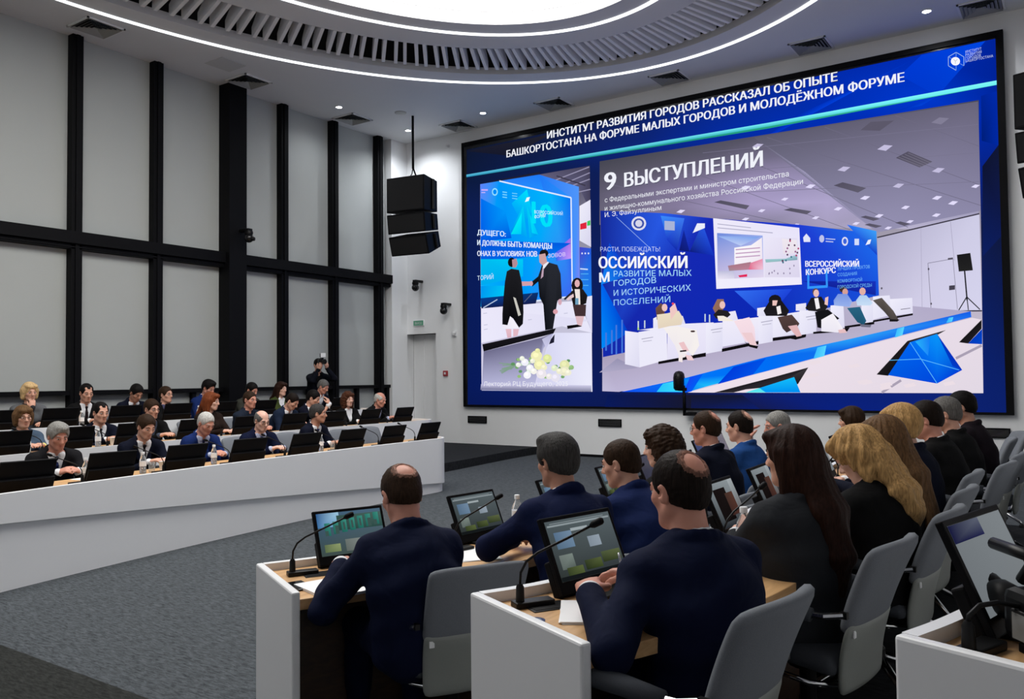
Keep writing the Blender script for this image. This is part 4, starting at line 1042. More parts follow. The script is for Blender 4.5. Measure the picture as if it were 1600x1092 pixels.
  [50, 150, 250], [-3.474, 3.354, -3.47, 3.053, -3.439, 3.052, -3.443, 3.353],
  [225, 225, 240], [-6.715, 4.474, -6.725, 4.429, -6.752, 4.391, -6.793, 4.366, -6.844, 4.355, -6.897, 4.361, -6.947, 4.382, -6.988, 4.417, -7.014, 4.461, -7.023, 4.508, -7.013, 4.554, -6.985, 4.591, -6.943, 4.617, -6.893, 4.627, -6.839, 4.621, -6.79, 4.599, -6.749, 4.564, -6.724, 4.521],
  [60, 80, 170], [-6.755, 4.478, -6.767, 4.437, -6.799, 4.406, -6.844, 4.392, -6.895, 4.398, -6.94, 4.422, -6.972, 4.46, -6.982, 4.504, -6.97, 4.545, -6.938, 4.576, -6.892, 4.589, -6.841, 4.584, -6.796, 4.559, -6.765, 4.522],
  [215, 215, 235], [-6.795, 4.483, -6.809, 4.445, -6.846, 4.424, -6.892, 4.429, -6.928, 4.458, -6.942, 4.499, -6.927, 4.537, -6.89, 4.558, -6.844, 4.552, -6.808, 4.524],
  [170, 180, 215], [-6.342, 4.48, -6.138, 4.445, -6.141, 4.277, -6.345, 4.311],
  [235, 238, 250], [-5.791, 4.193, -5.702, 4.36, -5.556, 4.343, -5.557, 4.261],
  [225, 228, 250], [-3.824, 3.908, -3.769, 3.968, -3.708, 3.885, -3.709, 3.82, -3.815, 3.83],
  [190, 195, 235], [-3.479, 3.851, -3.488, 3.814, -3.509, 3.792, -3.534, 3.795, -3.555, 3.82, -3.562, 3.859, -3.553, 3.896, -3.532, 3.918, -3.506, 3.915, -3.486, 3.89],
  [190, 200, 240], [-3.459, 3.841, -3.306, 3.814, -3.304, 3.83, -3.458, 3.857],
  [190, 200, 240], [-3.46, 3.798, -3.337, 3.775, -3.336, 3.791, -3.458, 3.814],
  [225, 225, 245], [-3.104, 3.77, -3.112, 3.734, -3.13, 3.708, -3.156, 3.701, -3.181, 3.713, -3.199, 3.742, -3.204, 3.78, -3.197, 3.817, -3.178, 3.842, -3.153, 3.849, -3.128, 3.837, -3.11, 3.808],
  [60, 100, 220], [-3.124, 3.772, -3.13, 3.745, -3.146, 3.729, -3.164, 3.731, -3.179, 3.749, -3.184, 3.778, -3.178, 3.806, -3.162, 3.822, -3.144, 3.82, -3.129, 3.801],
  [210, 220, 250], [-3.004, 3.802, -2.934, 3.795, -2.937, 3.69, -3.006, 3.697],
  [235, 240, 255], [-2.838, 3.681, -2.797, 3.76, -2.749, 3.766, -2.77, 3.695],
  [238, 234, 250, 232, 228, 250, 240, 236, 252, 240, 238, 252], [-5.397, 4.419, -3.884, 4.078, -3.861, 3.113, -5.361, 3.138],
  [110, 140, 220, 150, 170, 235, 225, 215, 238, 200, 190, 225], [-5.33, 4.144, -4.51, 4.012, -4.502, 3.282, -5.333, 3.31],
  [150, 180, 240, 120, 160, 235, 190, 205, 245], [-5.319, 4.085, -4.555, 3.994, -4.9, 3.87],
  [250, 246, 250, 244, 236, 244, 236, 226, 240, 246, 240, 248], [-5.017, 3.847, -4.716, 3.864, -4.522, 3.979, -4.521, 3.463, -5.023, 3.527],
  [190, 150, 190], [-4.993, 3.801, -4.558, 3.794, -4.559, 3.812, -4.995, 3.82],
  [190, 150, 190], [-4.995, 3.733, -4.56, 3.727, -4.561, 3.745, -4.996, 3.751],
  [190, 150, 190], [-4.996, 3.664, -4.561, 3.659, -4.562, 3.677, -4.997, 3.683],
  [225, 120, 150, 235, 150, 180, 240, 200, 220, 225, 90, 130], [-4.745, 3.549, -4.518, 3.608, -4.51, 3.417, -4.77, 3.438],
  [170, 120, 135, 190, 130, 150, 160, 140, 150], [-5.14, 3.537, -4.722, 3.57, -4.77, 3.438, -5.118, 3.443],
  [226, 40, 90], [-4.956, 3.35, -4.795, 3.361, -4.796, 3.315, -4.934, 3.315],
  [190, 190, 220, 220, 216, 236, 236, 230, 246], [-5.331, 3.46, -5.024, 3.436, -5.027, 3.299, -5.333, 3.31],
  [236, 232, 250, 228, 222, 244, 220, 214, 238, 226, 220, 240], [-4.488, 3.987, -3.92, 3.907, -3.891, 3.236, -4.491, 3.281],
  [150, 196, 206, 170, 200, 216, 120, 160, 176, 150, 190, 190], [-4.473, 3.593, -4.121, 3.573, -3.925, 3.633, -3.927, 3.534, -4.463, 3.536],
  [240, 232, 240, 232, 224, 236], [-4.179, 3.922, -3.931, 3.875, -3.914, 3.654, -4.163, 3.655],
  [60, 120, 140], [-4.099, 3.541, -4.112, 3.523, -4.131, 3.532, -4.13, 3.555, -4.111, 3.56],
  [90, 60, 90], [-4.022, 3.893, -4.034, 3.875, -4.053, 3.884, -4.053, 3.908, -4.033, 3.913],
  [150, 90, 140], [-4.095, 3.693, -4.107, 3.675, -4.126, 3.684, -4.126, 3.707, -4.106, 3.713],
  [90, 60, 90], [-4.046, 3.799, -4.059, 3.781, -4.078, 3.79, -4.077, 3.814, -4.058, 3.819],
  [150, 90, 140], [-4.155, 3.529, -4.168, 3.511, -4.187, 3.52, -4.186, 3.544, -4.167, 3.549],
  [180, 60, 110], [-3.888, 3.725, -3.9, 3.707, -3.919, 3.716, -3.918, 3.739, -3.899, 3.744],
  [180, 60, 110], [-4.023, 3.867, -4.036, 3.85, -4.055, 3.859, -4.054, 3.882, -4.035, 3.887],
  [90, 60, 90], [-3.906, 3.656, -3.918, 3.638, -3.937, 3.647, -3.937, 3.67, -3.917, 3.676],
  [90, 60, 90], [-4.072, 3.636, -4.085, 3.618, -4.104, 3.627, -4.104, 3.65, -4.084, 3.656],
  [150, 90, 140], [-3.938, 3.677, -3.95, 3.659, -3.969, 3.668, -3.968, 3.692, -3.949, 3.697],
  [150, 90, 140], [-4.07, 3.746, -4.082, 3.729, -4.101, 3.738, -4.101, 3.761, -4.081, 3.766],
  [60, 120, 140], [-4.149, 3.511, -4.161, 3.493, -4.181, 3.502, -4.18, 3.525, -4.161, 3.53],
  [90, 60, 90], [-4.157, 3.542, -4.169, 3.524, -4.189, 3.533, -4.188, 3.556, -4.169, 3.561],
  [90, 60, 90], [-3.949, 3.786, -3.961, 3.768, -3.98, 3.778, -3.979, 3.801, -3.96, 3.806],
  [180, 60, 110], [-3.924, 3.609, -3.936, 3.592, -3.955, 3.6, -3.954, 3.624, -3.935, 3.629],
  [60, 120, 140], [-4.008, 3.592, -4.02, 3.575, -4.039, 3.583, -4.039, 3.607, -4.019, 3.612],
  [150, 140, 170], [-3.971, 3.44, -3.98, 3.422, -3.994, 3.43, -3.994, 3.454, -3.979, 3.46],
  [150, 140, 170], [-4.397, 3.334, -4.406, 3.316, -4.421, 3.324, -4.421, 3.348, -4.406, 3.354],
  [150, 140, 170], [-4.392, 3.343, -4.402, 3.325, -4.416, 3.333, -4.416, 3.357, -4.401, 3.363],
  [150, 140, 170], [-4.344, 3.353, -4.353, 3.334, -4.368, 3.343, -4.368, 3.366, -4.353, 3.372],
  [150, 140, 170], [-4.039, 3.315, -4.048, 3.297, -4.062, 3.305, -4.062, 3.329, -4.047, 3.335],
  [150, 140, 170], [-4.144, 3.323, -4.154, 3.305, -4.168, 3.313, -4.168, 3.337, -4.153, 3.343],
  [150, 140, 170], [-4.304, 3.377, -4.313, 3.359, -4.328, 3.367, -4.327, 3.391, -4.312, 3.397],
  [150, 140, 170], [-4.245, 3.328, -4.255, 3.31, -4.269, 3.319, -4.269, 3.342, -4.254, 3.348],
  [150, 140, 170], [-4.041, 3.396, -4.051, 3.378, -4.065, 3.386, -4.064, 3.409, -4.05, 3.415],
  [170, 168, 196], [-5.316, 4.298, -4.711, 4.162, -4.71, 4.175, -5.314, 4.311],
  [170, 168, 196], [-5.317, 4.228, -4.332, 4.031, -4.33, 4.045, -5.316, 4.242],
  [150, 146, 178, 166, 160, 190, 176, 170, 200], [-7.357, 1.933, -6.926, 1.742, -7.752, 1.666],
  [240, 238, 252, 232, 230, 248, 222, 220, 242, 232, 230, 248], [-7.184, 2.459, -6.902, 2.412, -6.886, 1.754, -7.194, 1.819],
  [236, 234, 250], [-6.902, 2.424, -6.325, 2.485, -6.322, 1.888, -6.886, 1.754],
  [240, 238, 252, 232, 230, 248, 222, 220, 242, 232, 230, 248], [-6.594, 2.666, -6.489, 2.709, -6.005, 2.685, -5.957, 2.541, -6.134, 2.478, -6.597, 2.485],
  [240, 238, 252, 232, 230, 248, 222, 220, 242, 232, 230, 248], [-6.914, 2.461, -5.945, 2.54, -5.419, 2.54, -5.421, 2.448, -6.287, 2.436],
  [236, 232, 250, 228, 224, 246], [-6.312, 2.485, -5.564, 2.524, -5.575, 1.943, -6.322, 1.888],
  [16, 14, 18], [-6.503, 1.856, -5.574, 2.001, -5.575, 1.932, -6.504, 1.808],
  [240, 238, 252, 232, 230, 248, 222, 220, 242, 232, 230, 248], [-5.564, 2.524, -5.253, 2.533, -5.262, 2.028, -5.574, 1.978],
  [240, 236, 250, 230, 228, 248], [-5.252, 2.556, -4.605, 2.594, -4.613, 2.191, -5.261, 2.097],
  [16, 14, 18], [-5.273, 2.063, -4.613, 2.179, -4.614, 2.123, -5.275, 2.006],
  [240, 238, 252, 232, 230, 248, 222, 220, 242, 232, 230, 248], [-5.155, 2.712, -5.015, 2.727, -4.971, 2.566, -5.182, 2.553],
  [240, 238, 252, 232, 230, 248, 222, 220, 242, 232, 230, 248], [-4.605, 2.616, -4.359, 2.626, -4.369, 2.16, -4.614, 2.123],
  [240, 238, 252, 232, 230, 248, 222, 220, 242, 232, 230, 248], [-4.36, 2.604, -3.818, 2.664, -3.825, 2.295, -4.367, 2.227],
  [16, 14, 18], [-4.367, 2.227, -3.805, 2.273, -3.806, 2.229, -4.368, 2.171],
  [240, 238, 252, 232, 230, 248, 222, 220, 242, 232, 230, 248], [-4.625, 2.752, -4.467, 2.765, -4.471, 2.609, -4.627, 2.617],
  [240, 238, 252, 232, 230, 248, 222, 220, 242, 232, 230, 248], [-3.964, 2.781, -3.794, 2.793, -3.797, 2.663, -3.967, 2.672],
  [240, 238, 252, 232, 230, 248, 222, 220, 242, 232, 230, 248], [-3.903, 2.669, -3.628, 2.676, -3.637, 2.288, -3.911, 2.255],
  [16, 14, 18], [-3.689, 2.301, -3.105, 2.352, -3.146, 2.29, -3.689, 2.268],
  [240, 238, 252, 232, 230, 248, 222, 220, 242, 232, 230, 248], [-3.4, 2.728, -3.197, 2.737, -3.185, 2.355, -3.408, 2.343],
  [240, 238, 252, 232, 230, 248, 222, 220, 242, 232, 230, 248], [-2.918, 2.763, -2.732, 2.773, -2.74, 2.399, -2.926, 2.387],
  [16, 14, 18], [-3.185, 2.377, -2.73, 2.43, -2.731, 2.389, -3.185, 2.345],
  [240, 238, 252, 232, 230, 248, 222, 220, 242, 232, 230, 248], [-2.74, 2.836, -2.491, 2.841, -2.46, 2.531, -2.749, 2.462],
  [240, 238, 252, 232, 230, 248, 222, 220, 242, 232, 230, 248], [-2.492, 2.78, -2.164, 2.78, -2.161, 2.536, -2.479, 2.511],
  [120, 116, 134], [-2.335, 2.601, -2.195, 2.614, -2.196, 2.624, -2.336, 2.612],
  [16, 14, 18], [-2.749, 2.452, -2.161, 2.536, -2.162, 2.506, -2.75, 2.421],
  [170, 168, 190], [-6.836, 2.28, -6.598, 2.309, -6.601, 2.323, -6.838, 2.295],
  [180, 178, 198], [-6.811, 2.232, -6.626, 2.25, -6.628, 2.262, -6.812, 2.244],
  [170, 168, 190], [-5.469, 2.397, -5.254, 2.423, -5.256, 2.436, -5.471, 2.411],
  [180, 178, 198], [-5.446, 2.351, -5.279, 2.367, -5.28, 2.379, -5.448, 2.362],
  [170, 168, 190], [-4.561, 2.495, -4.36, 2.52, -4.362, 2.533, -4.563, 2.509],
  [180, 178, 198], [-4.54, 2.451, -4.384, 2.466, -4.385, 2.477, -4.541, 2.462],
  [170, 168, 190], [-3.798, 2.548, -3.609, 2.571, -3.611, 2.584, -3.8, 2.561],
  [180, 178, 198], [-3.778, 2.505, -3.631, 2.519, -3.632, 2.53, -3.779, 2.516],
  [200, 215, 225], [-6.912, 2.632, -6.914, 2.485, -6.887, 2.484, -6.885, 2.631],
  [200, 215, 225], [-6.778, 2.638, -6.781, 2.492, -6.754, 2.491, -6.752, 2.637],
  [200, 215, 225], [-5.585, 2.699, -5.588, 2.56, -5.564, 2.558, -5.561, 2.698],
  [200, 215, 225], [-5.501, 2.683, -5.504, 2.544, -5.479, 2.543, -5.477, 2.682],
  [170, 220, 120], [-6.916, 2.51, -6.917, 2.461, -6.885, 2.46, -6.884, 2.509],
  [110, 80, 70, 90, 60, 56], [-6.538, 2.856, -6.433, 2.946, -6.357, 2.894, -6.361, 2.631, -6.516, 2.638],
  [238, 196, 190], [-6.299, 2.855, -6.311, 2.813, -6.34, 2.789, -6.376, 2.791, -6.405, 2.818, -6.415, 2.861, -6.403, 2.903, -6.374, 2.927, -6.338, 2.925, -6.31, 2.898],
  [236, 222, 196, 228, 212, 190], [-6.514, 2.734, -6.308, 2.748, -6.078, 2.783, -5.993, 2.637, -6.033, 2.521, -6.261, 2.507, -6.493, 2.468],
  [240, 200, 196], [-6.255, 2.84, -6.152, 2.93, -6.104, 2.785, -6.233, 2.625],
  [230, 70, 90], [-6.165, 2.919, -6.178, 2.899, -6.203, 2.9, -6.215, 2.922, -6.202, 2.942, -6.177, 2.94],
  [246, 240, 238, 240, 234, 238], [-6.389, 2.488, -6.109, 2.5, -5.737, 2.414, -5.693, 2.133, -5.819, 1.949, -5.941, 2.046, -5.968, 1.929, -6.069, 1.907, -6.165, 2.146],
  [236, 196, 200], [-6.089, 2.191, -5.988, 2.212, -5.892, 2.044, -5.991, 2.023],
  [40, 34, 40], [-6.065, 2.023, -5.94, 2.032, -5.942, 2.06, -6.068, 2.051],
  [60, 40, 40], [-5.762, 2.392, -5.787, 2.377, -5.836, 2.378, -5.861, 2.396, -5.836, 2.411, -5.786, 2.409],
  [244, 232, 232], [-6.093, 1.955, -6.017, 1.977, -6.02, 1.835, -6.095, 1.849],
  [240, 205, 210], [-5.967, 1.976, -5.844, 1.949, -5.796, 1.866, -5.919, 1.869],
  [150, 110, 90, 140, 100, 84], [-5.427, 2.795, -5.34, 2.952, -5.222, 2.945, -5.2, 2.806, -5.346, 2.629],
  [236, 194, 188], [-5.194, 2.84, -5.205, 2.8, -5.232, 2.777, -5.265, 2.778, -5.291, 2.805, -5.3, 2.846, -5.289, 2.886, -5.262, 2.91, -5.229, 2.908, -5.203, 2.881],
  [34, 32, 34], [-5.417, 2.679, -5.32, 2.766, -5.155, 2.735, -5.097, 2.663, -5.205, 2.577, -5.37, 2.607],
  [244, 236, 222], [-5.346, 2.652, -5.227, 2.647, -5.041, 2.546, -5.324, 2.559],
  [248, 224, 232, 240, 214, 226], [-5.041, 2.546, -4.764, 2.601, -4.676, 2.417, -4.659, 2.17, -4.841, 2.175, -4.929, 2.337],
  [238, 205, 210], [-4.906, 2.336, -4.723, 2.329, -4.637, 2.102, -4.751, 2.105],
  [18, 16, 18], [-4.863, 2.187, -4.796, 2.129, -4.615, 2.09, -4.639, 2.046, -4.774, 2.083],
  [26, 24, 28], [-4.201, 2.861, -4.216, 2.812, -4.257, 2.778, -4.312, 2.768, -4.367, 2.784, -4.407, 2.823, -4.421, 2.874, -4.405, 2.923, -4.364, 2.957, -4.308, 2.967, -4.254, 2.951, -4.214, 2.912],
  [24, 22, 26, 30, 28, 32], [-4.513, 2.701, -4.399, 2.873, -4.201, 2.861, -4.074, 2.678, -4.119, 2.592, -4.471, 2.609],
  [236, 196, 190], [-4.354, 2.87, -4.266, 2.865, -4.29, 2.778, -4.356, 2.781],
  [245, 240, 240], [-4.29, 2.756, -4.224, 2.774, -4.205, 2.64, -4.271, 2.622],
  [84, 64, 62, 66, 50, 50], [-4.272, 2.577, -4.032, 2.61, -3.907, 2.451, -3.951, 2.387, -4.125, 2.306, -4.189, 2.375],
  [226, 180, 184], [-4.101, 2.415, -3.95, 2.431, -3.869, 2.231, -3.954, 2.224],
  [18, 16, 20], [-4.084, 2.206, -3.826, 2.252, -3.806, 2.218, -3.977, 2.181],
  [90, 70, 66], [-3.581, 2.964, -3.591, 2.927, -3.618, 2.905, -3.65, 2.907, -3.676, 2.932, -3.685, 2.971, -3.674, 3.008, -3.648, 3.03, -3.615, 3.028, -3.59, 3.003],
  [232, 190, 186], [-3.577, 2.942, -3.587, 2.905, -3.61, 2.883, -3.638, 2.885, -3.661, 2.91, -3.669, 2.948, -3.659, 2.986, -3.636, 3.008, -3.607, 3.006, -3.585, 2.981],
  [26, 24, 28, 34, 32, 36], [-3.806, 2.707, -3.708, 2.875, -3.541, 2.886, -3.441, 2.709, -3.505, 2.626, -3.754, 2.661],
  [246, 242, 246], [-3.656, 2.861, -3.593, 2.868, -3.566, 2.694, -3.628, 2.676],
  [20, 20, 24], [-3.65, 2.634, -3.442, 2.666, -3.262, 2.507, -3.511, 2.347, -3.614, 2.373],
  [246, 242, 248, 236, 232, 244], [-3.549, 2.499, -3.362, 2.597, -3.206, 2.335, -3.288, 2.275, -3.553, 2.306],
  [230, 190, 194], [-3.287, 2.317, -3.185, 2.334, -3.147, 2.269, -3.268, 2.263],
  [236, 196, 190], [-3.479, 2.861, -3.428, 2.879, -3.441, 2.73, -3.492, 2.754],
  [60, 46, 44], [-3.131, 2.977, -3.144, 2.947, -3.174, 2.93, -3.211, 2.932, -3.241, 2.953, -3.252, 2.985, -3.24, 3.016, -3.209, 3.033, -3.172, 3.03, -3.142, 3.009],
  [214, 160, 150], [-3.117, 2.934, -3.127, 2.9, -3.15, 2.881, -3.178, 2.882, -3.2, 2.905, -3.208, 2.94, -3.198, 2.973, -3.175, 2.993, -3.147, 2.991, -3.125, 2.969],
  [120, 150, 226, 150, 176, 236], [-3.347, 2.81, -3.274, 2.912, -3.133, 2.903, -3.056, 2.772, -3.098, 2.689, -3.339, 2.724],
  [40, 100, 130, 30, 84, 112], [-3.138, 2.671, -2.939, 2.681, -2.846, 2.446, -2.887, 2.385, -2.984, 2.431],
  [110, 110, 130], [-2.945, 2.398, -2.77, 2.38, -2.79, 2.339, -2.927, 2.355],
  [226, 176, 166], [-2.845, 2.926, -2.855, 2.89, -2.88, 2.869, -2.911, 2.871, -2.935, 2.895, -2.943, 2.933, -2.933, 2.969, -2.908, 2.99, -2.878, 2.988, -2.854, 2.964],
  [176, 206, 240, 200, 222, 246], [-2.996, 2.789, -2.935, 2.869, -2.837, 2.863, -2.743, 2.732, -2.782, 2.693, -2.978, 2.704],
  [92, 84, 80, 70, 64, 62], [-2.742, 2.774, -2.606, 2.807, -2.44, 2.591, -2.368, 2.444, -2.462, 2.428, -2.573, 2.578],
  [24, 22, 26], [-2.499, 2.461, -2.349, 2.443, -2.387, 2.415, -2.5, 2.42],
  [20, 80, 240, 0, 120, 250, 0, 110, 245, 40, 160, 250, 20, 90, 230, 30, 110, 240, 20, 110, 235, 0, 110, 245, 30, 190, 250, 0, 100, 240], [-7.271, 1.291, -6.05, 1.529, -4.485, 1.897, -3.109, 2.163, -1.36, 2.525, -1.353, 2.436, -3.113, 2.005, -4.489, 1.652, -5.536, 1.399, -5.955, 1.282],
  [40, 200, 250, 80, 225, 250, 60, 220, 250], [-6.539, 1.293, -6.407, 1.448, -6.076, 1.506, -6.029, 1.294],
  [20, 70, 240, 0, 90, 245], [-6.004, 1.294, -5.875, 1.563, -5.629, 1.619, -5.855, 1.294],
  [60, 190, 255, 90, 215, 255], [-3.71, 1.794, -3.621, 2.04, -3.476, 2.068, -3.521, 1.855],
  [60, 190, 255, 90, 215, 255], [-2.431, 2.16, -2.39, 2.302, -2.286, 2.328, -2.317, 2.197],
  [60, 190, 255, 90, 215, 255], [-1.695, 2.363, -1.658, 2.441, -1.596, 2.448, -1.615, 2.38],
  [0, 60, 220, 0, 80, 230], [-5.356, 1.433, -5.057, 1.739, -4.485, 1.875, -4.715, 1.599],
  [240, 226, 236, 228, 216, 228, 232, 220, 232, 234, 222, 232, 226, 216, 228], [-5.93, 1.282, -3.113, 1.994, -1.345, 2.426, -1.218, 2.391, -1.228, 1.285],
  [170, 160, 180], [-2.63, 1.274, -2.343, 1.468, -2.362, 1.502, -2.65, 1.308],
  [170, 160, 180], [-1.569, 1.797, -1.22, 1.985, -1.235, 2.02, -1.584, 1.833],
  [236, 222, 230], [-2.558, 1.823, -2.406, 1.85, -2.369, 1.799, -2.521, 1.771],
  [236, 222, 230], [-3.951, 1.566, -3.781, 1.597, -3.74, 1.543, -3.91, 1.512],
  [236, 222, 230], [-2.667, 1.427, -2.514, 1.457, -2.477, 1.406, -2.63, 1.375],
  [236, 222, 230], [-2.343, 1.766, -2.194, 1.794, -2.158, 1.742, -2.307, 1.714],
  [236, 222, 230], [-3.01, 1.475, -2.852, 1.505, -2.815, 1.453, -2.972, 1.422],
  [236, 222, 230], [-2.567, 1.831, -2.415, 1.858, -2.378, 1.806, -2.53, 1.778],
  [236, 222, 230], [-1.766, 1.441, -1.624, 1.47, -1.59, 1.421, -1.731, 1.392],
  [236, 222, 230], [-3.8, 1.59, -3.632, 1.621, -3.591, 1.567, -3.759, 1.536],
  [236, 222, 230], [-2.959, 1.465, -2.802, 1.495, -2.764, 1.443, -2.921, 1.413],
  [236, 222, 230], [-3.147, 1.734, -2.988, 1.763, -2.95, 1.71, -3.108, 1.681],
  [236, 222, 230], [-2.674, 1.379, -2.521, 1.409, -2.484, 1.358, -2.637, 1.327],
  [236, 222, 230], [-3.766, 1.803, -3.598, 1.832, -3.558, 1.778, -3.725, 1.748],
  [236, 222, 230], [-2.318, 1.416, -2.169, 1.446, -2.134, 1.396, -2.282, 1.366],
  [236, 222, 230], [-2.599, 1.631, -2.447, 1.66, -2.41, 1.608, -2.562, 1.579],
  [44, 42, 46, 60, 56, 60, 24, 22, 24], [-5.3, 1.295, -3.774, 1.709, -3.95, 1.429],
  [30, 28, 32, 44, 40, 46], [-5.419, 1.284, -3.817, 1.688, -4.141, 1.517, -5.065, 1.285],
  [0, 150, 245, 20, 190, 250, 0, 140, 240], [-4.858, 1.285, -4.011, 1.549, -3.91, 1.288],
  [90, 230, 240], [-4.858, 1.285, -4.607, 1.364, -4.497, 1.286],
  [28, 26, 28, 44, 42, 44, 70, 66, 68, 20, 18, 20], [-2.71, 1.58, -2.245, 2.103, -1.698, 2.254, -1.824, 2.179, -2.539, 1.558],
  [0, 90, 225, 0, 100, 240, 0, 70, 220], [-2.539, 1.568, -2.208, 2.082, -1.842, 1.432],
  [0, 110, 245, 10, 150, 250, 0, 60, 210, 0, 80, 230], [-2.208, 2.082, -1.824, 2.199, -1.494, 1.637, -1.842, 1.432],
  [40, 180, 250, 20, 120, 245, 30, 140, 250], [-2.134, 2.089, -1.923, 2.163, -1.958, 1.863],
  [0, 50, 190, 0, 60, 200], [-1.824, 2.199, -1.494, 1.637, -1.623, 1.698],
  [90, 190, 255], [-2.514, 1.799, -2.068, 1.81, -2.068, 1.82, -2.514, 1.809],
  [90, 190, 255], [-2.069, 1.81, -1.538, 1.633, -1.536, 1.642, -2.066, 1.82],
  [90, 190, 250], [-2.212, 2.079, -1.846, 1.429, -1.838, 1.435, -2.204, 2.084],
  [22, 20, 22, 30, 28, 32], [-1.527, 2.06, -1.218, 2.391, -1.221, 2.255, -1.406, 2.037],
  [0, 60, 190, 0, 70, 200], [-1.406, 2.037, -1.213, 2.254, -1.219, 2.021],
 ],
}
WRITING = [
 ('slide_title', 'ИНСТИТУТ РАЗВИТИЯ ГОРОДОВ РАССКАЗАЛ ОБ ОПЫТЕ', -8.867, 6.447, 5.658, 0.152, (240, 242, 250), 0.008, -0.037),
 ('slide_title', 'БАШКОРТОСТАНА НА ФОРУМЕ МАЛЫХ ГОРОДОВ И МОЛОДЁЖНОМ ФОРУМЕ', -9.875, 6.221, 7.678, 0.15, (240, 242, 250), 0.008, -0.053),
 ('slide_emblem_text', 'ИНСТИТУТ', -1.332, 6.477, 0.215, 0.04, (190, 205, 245), 0, 0),
 ('slide_emblem_text', 'РАЗВИТИЯ', -1.334, 6.428, 0.216, 0.039, (190, 205, 245), 0, 0),
 ('slide_emblem_text', 'ГОРОДОВ', -1.335, 6.378, 0.207, 0.04, (190, 205, 245), 0, 0.003),
 ('slide_emblem_text', 'БАШКОРТОСТАНА', -1.336, 6.333, 0.368, 0.04, (190, 205, 245), 0, -0.003),
 ('slide_photo_heading', '9', -7.557, 5.211, 0.237, 0.353, (240, 242, 250), 0.012, 0.006),
 ('slide_photo_heading', 'ВЫСТУПЛЕНИЙ', -7.127, 5.216, 2.651, 0.273, (240, 242, 250), 0.008, -0.037),
 ('slide_photo_heading', 'с Федеральными экспертами и министром строительства', -7.561, 4.972, 3.533, 0.095, (240, 242, 250), 0, -0.048),
 ('slide_photo_heading', 'и жилищно-коммунального хозяйства Российской Федерации', -7.564, 4.808, 3.769, 0.095, (240, 242, 250), 0, -0.038),
 ('slide_photo_heading', 'И. Э. Файзуллиным', -7.566, 4.683, 1.187, 0.094, (240, 242, 250), 0, -0.042),
 ('slide_photo_heading', 'РАСТИ, ПОБЕЖДАТЬ!', -7.674, 4.026, 1.257, 0.088, (190, 205, 250), 0, -0.117),
 ('slide_photo_heading', 'ОССИЙСКИЙ', -7.707, 3.701, 1.817, 0.226, (246, 246, 255), 0.01, -0.149),
 ('slide_photo_heading', 'М', -7.697, 3.422, 0.21, 0.189, (240, 244, 255), 0.01, -0.002),
 ('slide_photo_heading', 'РАЗВИТИЕ МАЛЫХ', -7.388, 3.512, 1.583, 0.112, (170, 225, 255), 0, -0.108),
 ('slide_photo_heading', 'ГОРОДОВ', -7.391, 3.326, 0.886, 0.112, (170, 225, 255), 0, -0.05),
 ('slide_photo_heading', 'И ИСТОРИЧЕСКИХ', -7.394, 3.139, 1.571, 0.112, (170, 220, 255), 0, -0.052),
 ('slide_photo_heading', 'ПОСЕЛЕНИЙ', -7.396, 2.952, 1.168, 0.112, (160, 215, 255), 0, -0.006),
 ('slide_photo_heading', 'ВСЕРОССИЙСКИЙ', -3.781, 3.402, 0.846, 0.098, (240, 240, 255), 0.006, -0.07),
 ('slide_photo_heading', 'КОНКУРС', -3.774, 3.26, 0.476, 0.097, (240, 240, 255), 0.006, -0.037),
 ('slide_photo_heading', 'ЛУЧШИХ ПРОЕКТОВ', -3.266, 3.295, 0.496, 0.053, (120, 190, 250), 0, -0.05),
 ('slide_photo_heading', 'СОЗДАНИЯ', -3.268, 3.199, 0.3, 0.054, (110, 185, 250), 0, -0.033),
 ('slide_photo_heading', 'КОМФОРТНОЙ', -3.27, 3.093, 0.379, 0.053, (110, 185, 250), 0, -0.027),
 ('slide_photo_heading', 'ГОРОДСКОЙ СРЕДЫ', -3.272, 2.997, 0.525, 0.053, (110, 185, 250), 0, -0.035),
 ('slide_caption', 'ДУЩЕГО:', -10.652, 4.665, 0.741, 0.111, (225, 240, 255), 0.004, -0.118),
 ('slide_caption', 'И ДОЛЖНЫ БЫТЬ КОМАНДЫ', -10.654, 4.442, 1.879, 0.112, (225, 240, 255), 0.004, -0.262),
 ('slide_caption', 'ОНАХ В УСЛОВИЯХ НОВ', -10.656, 4.206, 1.524, 0.111, (230, 236, 255), 0.004, -0.151),
 ('slide_caption', 'ЗОВОВ', -8.869, 4.005, 0.409, 0.079, (235, 215, 250), 0, -0.036),
 ('slide_caption', 'ТОРИЙ', -10.662, 3.678, 0.425, 0.097, (215, 235, 255), 0, -0.004),
 ('slide_caption', '10', -9.232, 4.757, 0.463, 0.479, (0, 225, 250), 0.02, -0.158),
 ('slide_caption', 'ВСЕРОССИЙСКИЙ', -9.183, 4.951, 0.675, 0.066, (225, 250, 255), 0, -0.12),
 ('slide_caption', 'ФОРУМ', -9.184, 4.844, 0.264, 0.067, (225, 250, 255), 0, -0.043),
 ('slide_caption', 'Лекторий РЦ Будущего, 2025', -10.515, 1.407, 2.079, 0.097, (240, 240, 248), 0, 0.01),
]

